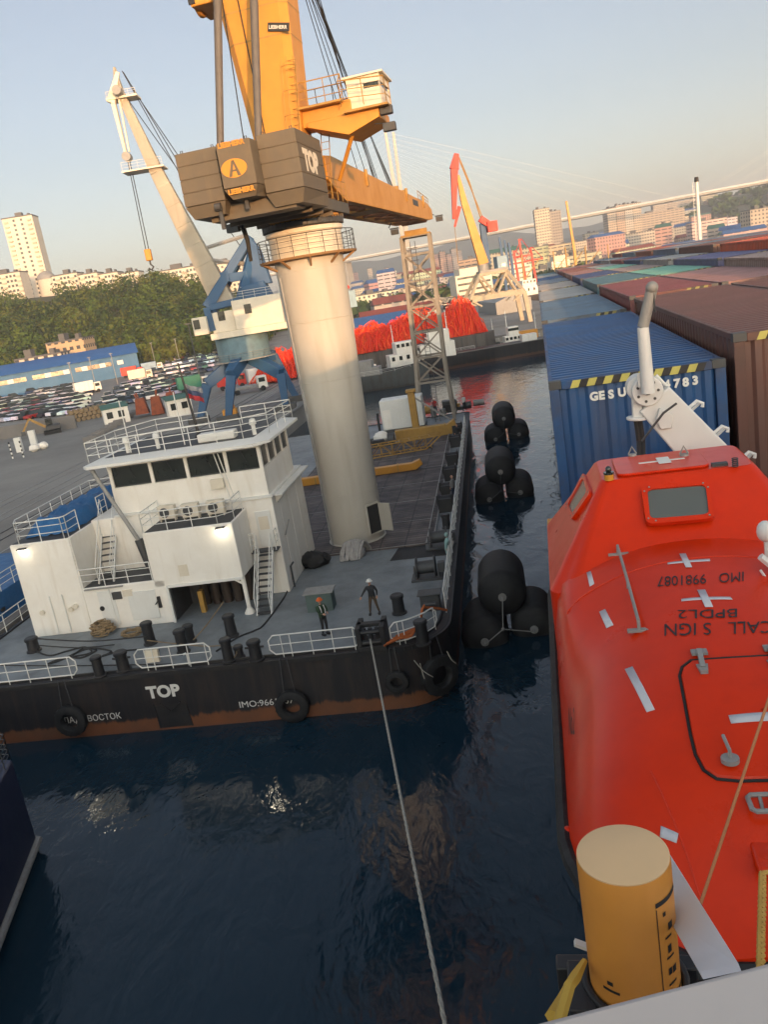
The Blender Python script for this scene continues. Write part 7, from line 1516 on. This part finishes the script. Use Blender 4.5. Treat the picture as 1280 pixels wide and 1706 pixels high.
mb=MB(); mb.lathe([(R0c+.02,-.09),(R0c+.022,.03),(R0c+.004,.03),(R0c+.004,-.09)],24); mb.box(-.2,.16,.05,.1,-.12,.0); mb.box(-.17,-.1,-.1,.06,-.14,.02); mb.build('holder',M['black'],can,bev=.005)
o_=Vector((tp.x,tp.y,bt.z))
mb=MB(); mb.tube([SV(975,1600,1.75)-o_,SV(958,1630,1.7)-o_,SV(938,1660,1.62)-o_,SV(922,1695,1.55)-o_],[.008,.016,.012,.02],6); mb.tube([SV(950,1640,1.6)-o_,SV(930,1710,1.5)-o_],.014,6); mb.build('lanyard',paint('yellow_line',(.6,.38,.06),.7,.2,bump=0),can)
mb=MB(); mb.bar(SV(958,1570,1.85)-o_,SV(985,1580,1.85)-o_,.02,.01); mb.build('white_clip',M['white2'],can)
mb=MB(); a=SV(1290,1140,3.0); b=SV(1168,1506,2.2); mb.tube([a,b],.0055,5); tag(mb.build('thin_rope',paint('orange_line',(.5,.2,.08),.7,.2,bump=0),None,SW(0,0,0),-SA),'thin taut orange-brown line slanting across the lifeboat bow','rope')
mb=MB()
for k in range(3):
    ph=k*2*math.pi/3; pts=[]
    for i in range(40): s=i/39; c=SV(1272,1455,2.3).lerp(SV(1268,1625,1.9),s); pts.append(c+Vector((.007*math.cos(ph+i*1.1),.007*math.sin(ph+i*1.1),0)))
    mb.tube(pts,.0062,5)
mb.tube([SV(1272,1455,2.3),SV(1285,1452,2.32),SV(1292,1470,2.3)],.008,6)
tag(mb.build('gold_rope',paint('gold_rope_fibre',(.6,.36,.08),.75,.4,(.25,.13,.03),20,.2,bump=0),None,SW(0,0,0),-SA),'twisted golden rope hanging at the right edge over the lifeboat bow','rope')
# mooring line from barge to us
s0=BW(fl[0],-.35,DZk+.62); s1_=PZ(742,1706,7.6); s1_=s0+(s1_-s0)*1.12; mb=MB(); d_=(s1_-s0); 
for k in range(3):
    pts=[]; N=220
    a1=d_.cross(Vector((0,0,1))).normalized(); a2=a1.cross(d_.normalized())
    for i in range(N): s=i/(N-1); w_=2*math.pi*k/3+i*.9; pts.append(s0+d_*s+a1*.018*math.cos(w_)+a2*.018*math.sin(w_)+Vector((0,0,-.5*s*(1-s))))
    mb.tube(pts,.023,5)
tag(mb.build('mooring_rope',M['rope']),'long taut grey mooring rope running from the barge fairlead down to the bottom edge','rope')
# ================================================================== PEOPLE
def person(label,p,face,jacket,trousers,helmet=None,armL=((.22,.0,1.2),(.26,.02,.95)),armR=((-.22,0,1.2),(-.26,.02,.95)),legs=.1,lean=0,hood=False,head=(0,0)):
    t=thing('person',label,'person',p,face); V=[];E=[];Rr=[]
    def add(v,r,par=None): V.append(v); Rr.append(r); 
    J=[((0,0,.93),.13),((0,lean*.3,1.12),.135),((0,lean*.7,1.32),.15),((0,lean,1.44),.07),((0,lean+head[1]*.5,1.52),.055)]
    V=[j[0] for j in J]; Rr=[j[1] for j in J]; E=[(0,1),(1,2),(2,3),(3,4)]
    def chain(st,pts):
        a=st
        for q,r in pts: V.append(q); Rr.append(r); E.append((a,len(V)-1)); a=len(V)-1
        return a
    hands=[]
    for sg,(el,hd) in ((1,armL),(-1,armR)):
        sh=(sg*.18,lean,1.39); h=chain(2,[(sh,.075),(el,.052),(tuple(el[i]+(hd[i]-el[i])*.92 for i in range(3)),.036)]); hands.append((Vector(el),Vector(hd),sg))
    for sg in (1,-1):
        chain(0,[((sg*.09,0,.86),.1),((sg*(.09+legs*.5),-.03,.48),.068),((sg*(.09+legs),.02,.1),.048)])
    me=bpy.data.meshes.new('body'); me.from_pydata(V,E,[]); o=bpy.data.objects.new('body',me); COL.objects.link(o)
    sk=o.modifiers.new('skin','SKIN'); sv=me.skin_vertices[0].data
    for i,r in enumerate(Rr): sv[i].radius=(r*1.15,r*.85) if i<3 else (r,r)
    sv[0].use_root=True
    ss=o.modifiers.new('sub','SUBSURF'); ss.levels=1; ss.render_levels=1
    bpy.context.view_layer.update(); m2=bpy.data.meshes.new_from_object(o.evaluated_get(bpy.context.evaluated_depsgraph_get())); bpy.data.objects.remove(o)
    b=MB(); vs=[tuple(v.co) for v in m2.vertices]; 
    for f in m2.polygons:
        pass
    b.V=vs; b.F=[tuple(f.vertices) for f in m2.polygons]; b.M=[(0 if f.center.z>.92 or abs(f.center.x)>.24 and f.center.z>.7 else 1) if f.center.z>.16 else 2 for f in m2.polygons]
    for i,f in enumerate(m2.polygons):
        if f.center.z>1.49: b.M[i]=3
    # head with face, hands with fingers, boots
    hc_=Vector((head[0],lean+head[1],1.64)); b.mi=3; b.ball(hc_,.077,.095,.115,14,10); b.add([hc_+Vector(q) for q in ((-.013,-.09,.02),(.013,-.09,.02),(.018,-.09,-.025),(-.018,-.09,-.025),(0,-.118,-.022))],[(0,1,4),(1,2,4),(2,3,4),(3,0,4)])
    for sx in (-.078,.078): b.ball(hc_+Vector((sx,.005,0)),.012,.022,.032,6,4)
    b.mi=2
    for sx in (-.03,.03): b.ball(hc_+Vector((sx,-.085,.022)),.012,.01,.008,6,4)
    b.add([hc_+Vector(q) for q in ((-.028,-.09,-.05),(.028,-.09,-.05),(.026,-.088,-.058),(-.026,-.088,-.058))],[(0,1,2,3)])
    for el,hd,sg in hands:
        d=(hd-el).normalized(); s_=d.cross(Vector((0,1,0))); s_=s_.normalized() if s_.length>.1 else Vector((1,0,0)); n_=s_.cross(d); b.mi=3
        b.bar(hd-d*.02,hd+d*.075,.075,.032,up=n_,w1=.085)
        for k,l in enumerate((.06,.072,.066,.05)): q=hd+d*.07+s_*(.03-.02*k); b.tube([q,q+d*l*.5,q+d*l*.8-n_*l*.35],[.0105,.0095,.008],5)
        q=hd+d*.02-s_*.036*(1 if sg>0 else -1); b.tube([q,q+d*.035-s_*.02*sg,q+d*.06-n_*.015],[.012,.011,.009],5)
    for sg in (1,-1):
        b.mi=2; x=sg*(.09+legs); b.box(x-.048,x+.048,-.16,.09,0,.085)
    b.build('body',[M['p_'+jacket],M['p_'+trousers],M['black'],M['skin']],t,smooth=70)
    if helmet:
        b=MB(); b.lathe([(.155,0),(.16,.008),(.118,.02),(.115,.06),(.09,.105),(.045,.13),(.005,.135)],16,hc_+Vector((0,0,.035))); b.build('helmet',M['p_'+helmet],t,smooth=60)
    elif hood:
        b=MB(); b.ball(hc_+Vector((0,.02,.01)),.1,.11,.13,12,8); b.build('hood',M['p_'+jacket],t,smooth=60)
    return t
for nm,c in (('darkgreen',(.03,.06,.03)),('charcoal',(.025,.027,.03)),('khaki',(.09,.06,.035)),('navy',(.02,.03,.06)),('grey',(.2,.2,.2)),('white',(.6,.6,.6)),('red',(.45,.03,.03)),('orangehat',(.7,.13,.02)),('whitehat',(.75,.75,.72)),('teal',(.25,.4,.4)),('hivis',(.5,.55,.1))): M['p_'+nm]=paint('cloth_'+nm,c,.85,.25,bump=.01,bs=12)
t=person('worker in orange helmet and dark green jacket standing by the green locker',PZ(543,1057,DZk+.02),R_(35),'darkgreen','charcoal','orangehat',armL=((.24,-.1,1.18),(.12,-.3,1.12)),armR=((-.24,-.1,1.18),(-.1,-.3,1.1)),legs=.03)
mb=MB(); mb.tube([(.09,-.15,1.05),(.1,-.17,1.25),(.1,-.1,1.42),(.08,.08,1.42)],.02,5); mb.tube([(-.09,-.15,1.05),(-.1,-.17,1.25),(-.1,-.1,1.42),(-.08,.08,1.42)],.02,5); mb.build('harness',M['p_white'],t)
person('worker in white helmet and dark overalls bending one arm out, standing mid deck',PZ(625,1023,DZk+.02),R_(-8),'charcoal','khaki','whitehat',armL=((.27,-.02,1.15),(.24,-.04,.9)),armR=((-.34,-.05,1.18),(-.5,-.12,.95)),legs=.13,lean=-.06)
person('worker in grey shirt and dark trousers leaning at the side rail beyond the winches',PZ(757,833,DZk+.02),R_(60),'grey','navy',None,legs=.1,lean=-.05)
person('worker in pale teal hooded coat crouched at the side rail by the winch',PZ(748,940,DZk+.02),R_(90),'teal','teal',None,hood=True,lean=-.12,legs=.05)
person('person in a red jacket at the foot of the rest tower',PZ(727,690,DZk+.4),R_(0),'red','navy','whitehat')
person('person in a white shirt standing among the dark gear at the far corner',PZ(775,684,DZk+.4),R_(20),'white','charcoal')
person('dark clothed worker beside the broad yellow spreader, near its right end',PZ(765,738,DZk+.02),R_(10),'charcoal','charcoal')
person('crane worker in a yellow hi-vis suit standing on the portal crane house roof',Vector((PY(405,498,YC-3).x,YC-3,PY(405,498,YC-3).z-.1)),0,'hivis','hivis','whitehat')
# ================================================================== HAZE
mb=MB(); mb.box(-2600,3600,-1000,4300,-2,232); hz=mb.build('haze',M['white']); hz['kind']='stuff'
hmz=bpy.data.materials.new('haze_air'); hmz.use_nodes=True; nt=hmz.node_tree; nt.nodes.clear(); ou=nt.nodes.new('ShaderNodeOutputMaterial'); pv_=nt.nodes.new('ShaderNodeVolumePrincipled'); pv_.inputs['Density'].default_value=.00026; pv_.inputs['Color'].default_value=(.85,.88,.95,1); pv_.inputs['Anisotropy'].default_value=.2; nt.links.new(pv_.outputs[0],ou.inputs['Volume']); hz.data.materials.clear(); hz.data.materials.append(hmz)
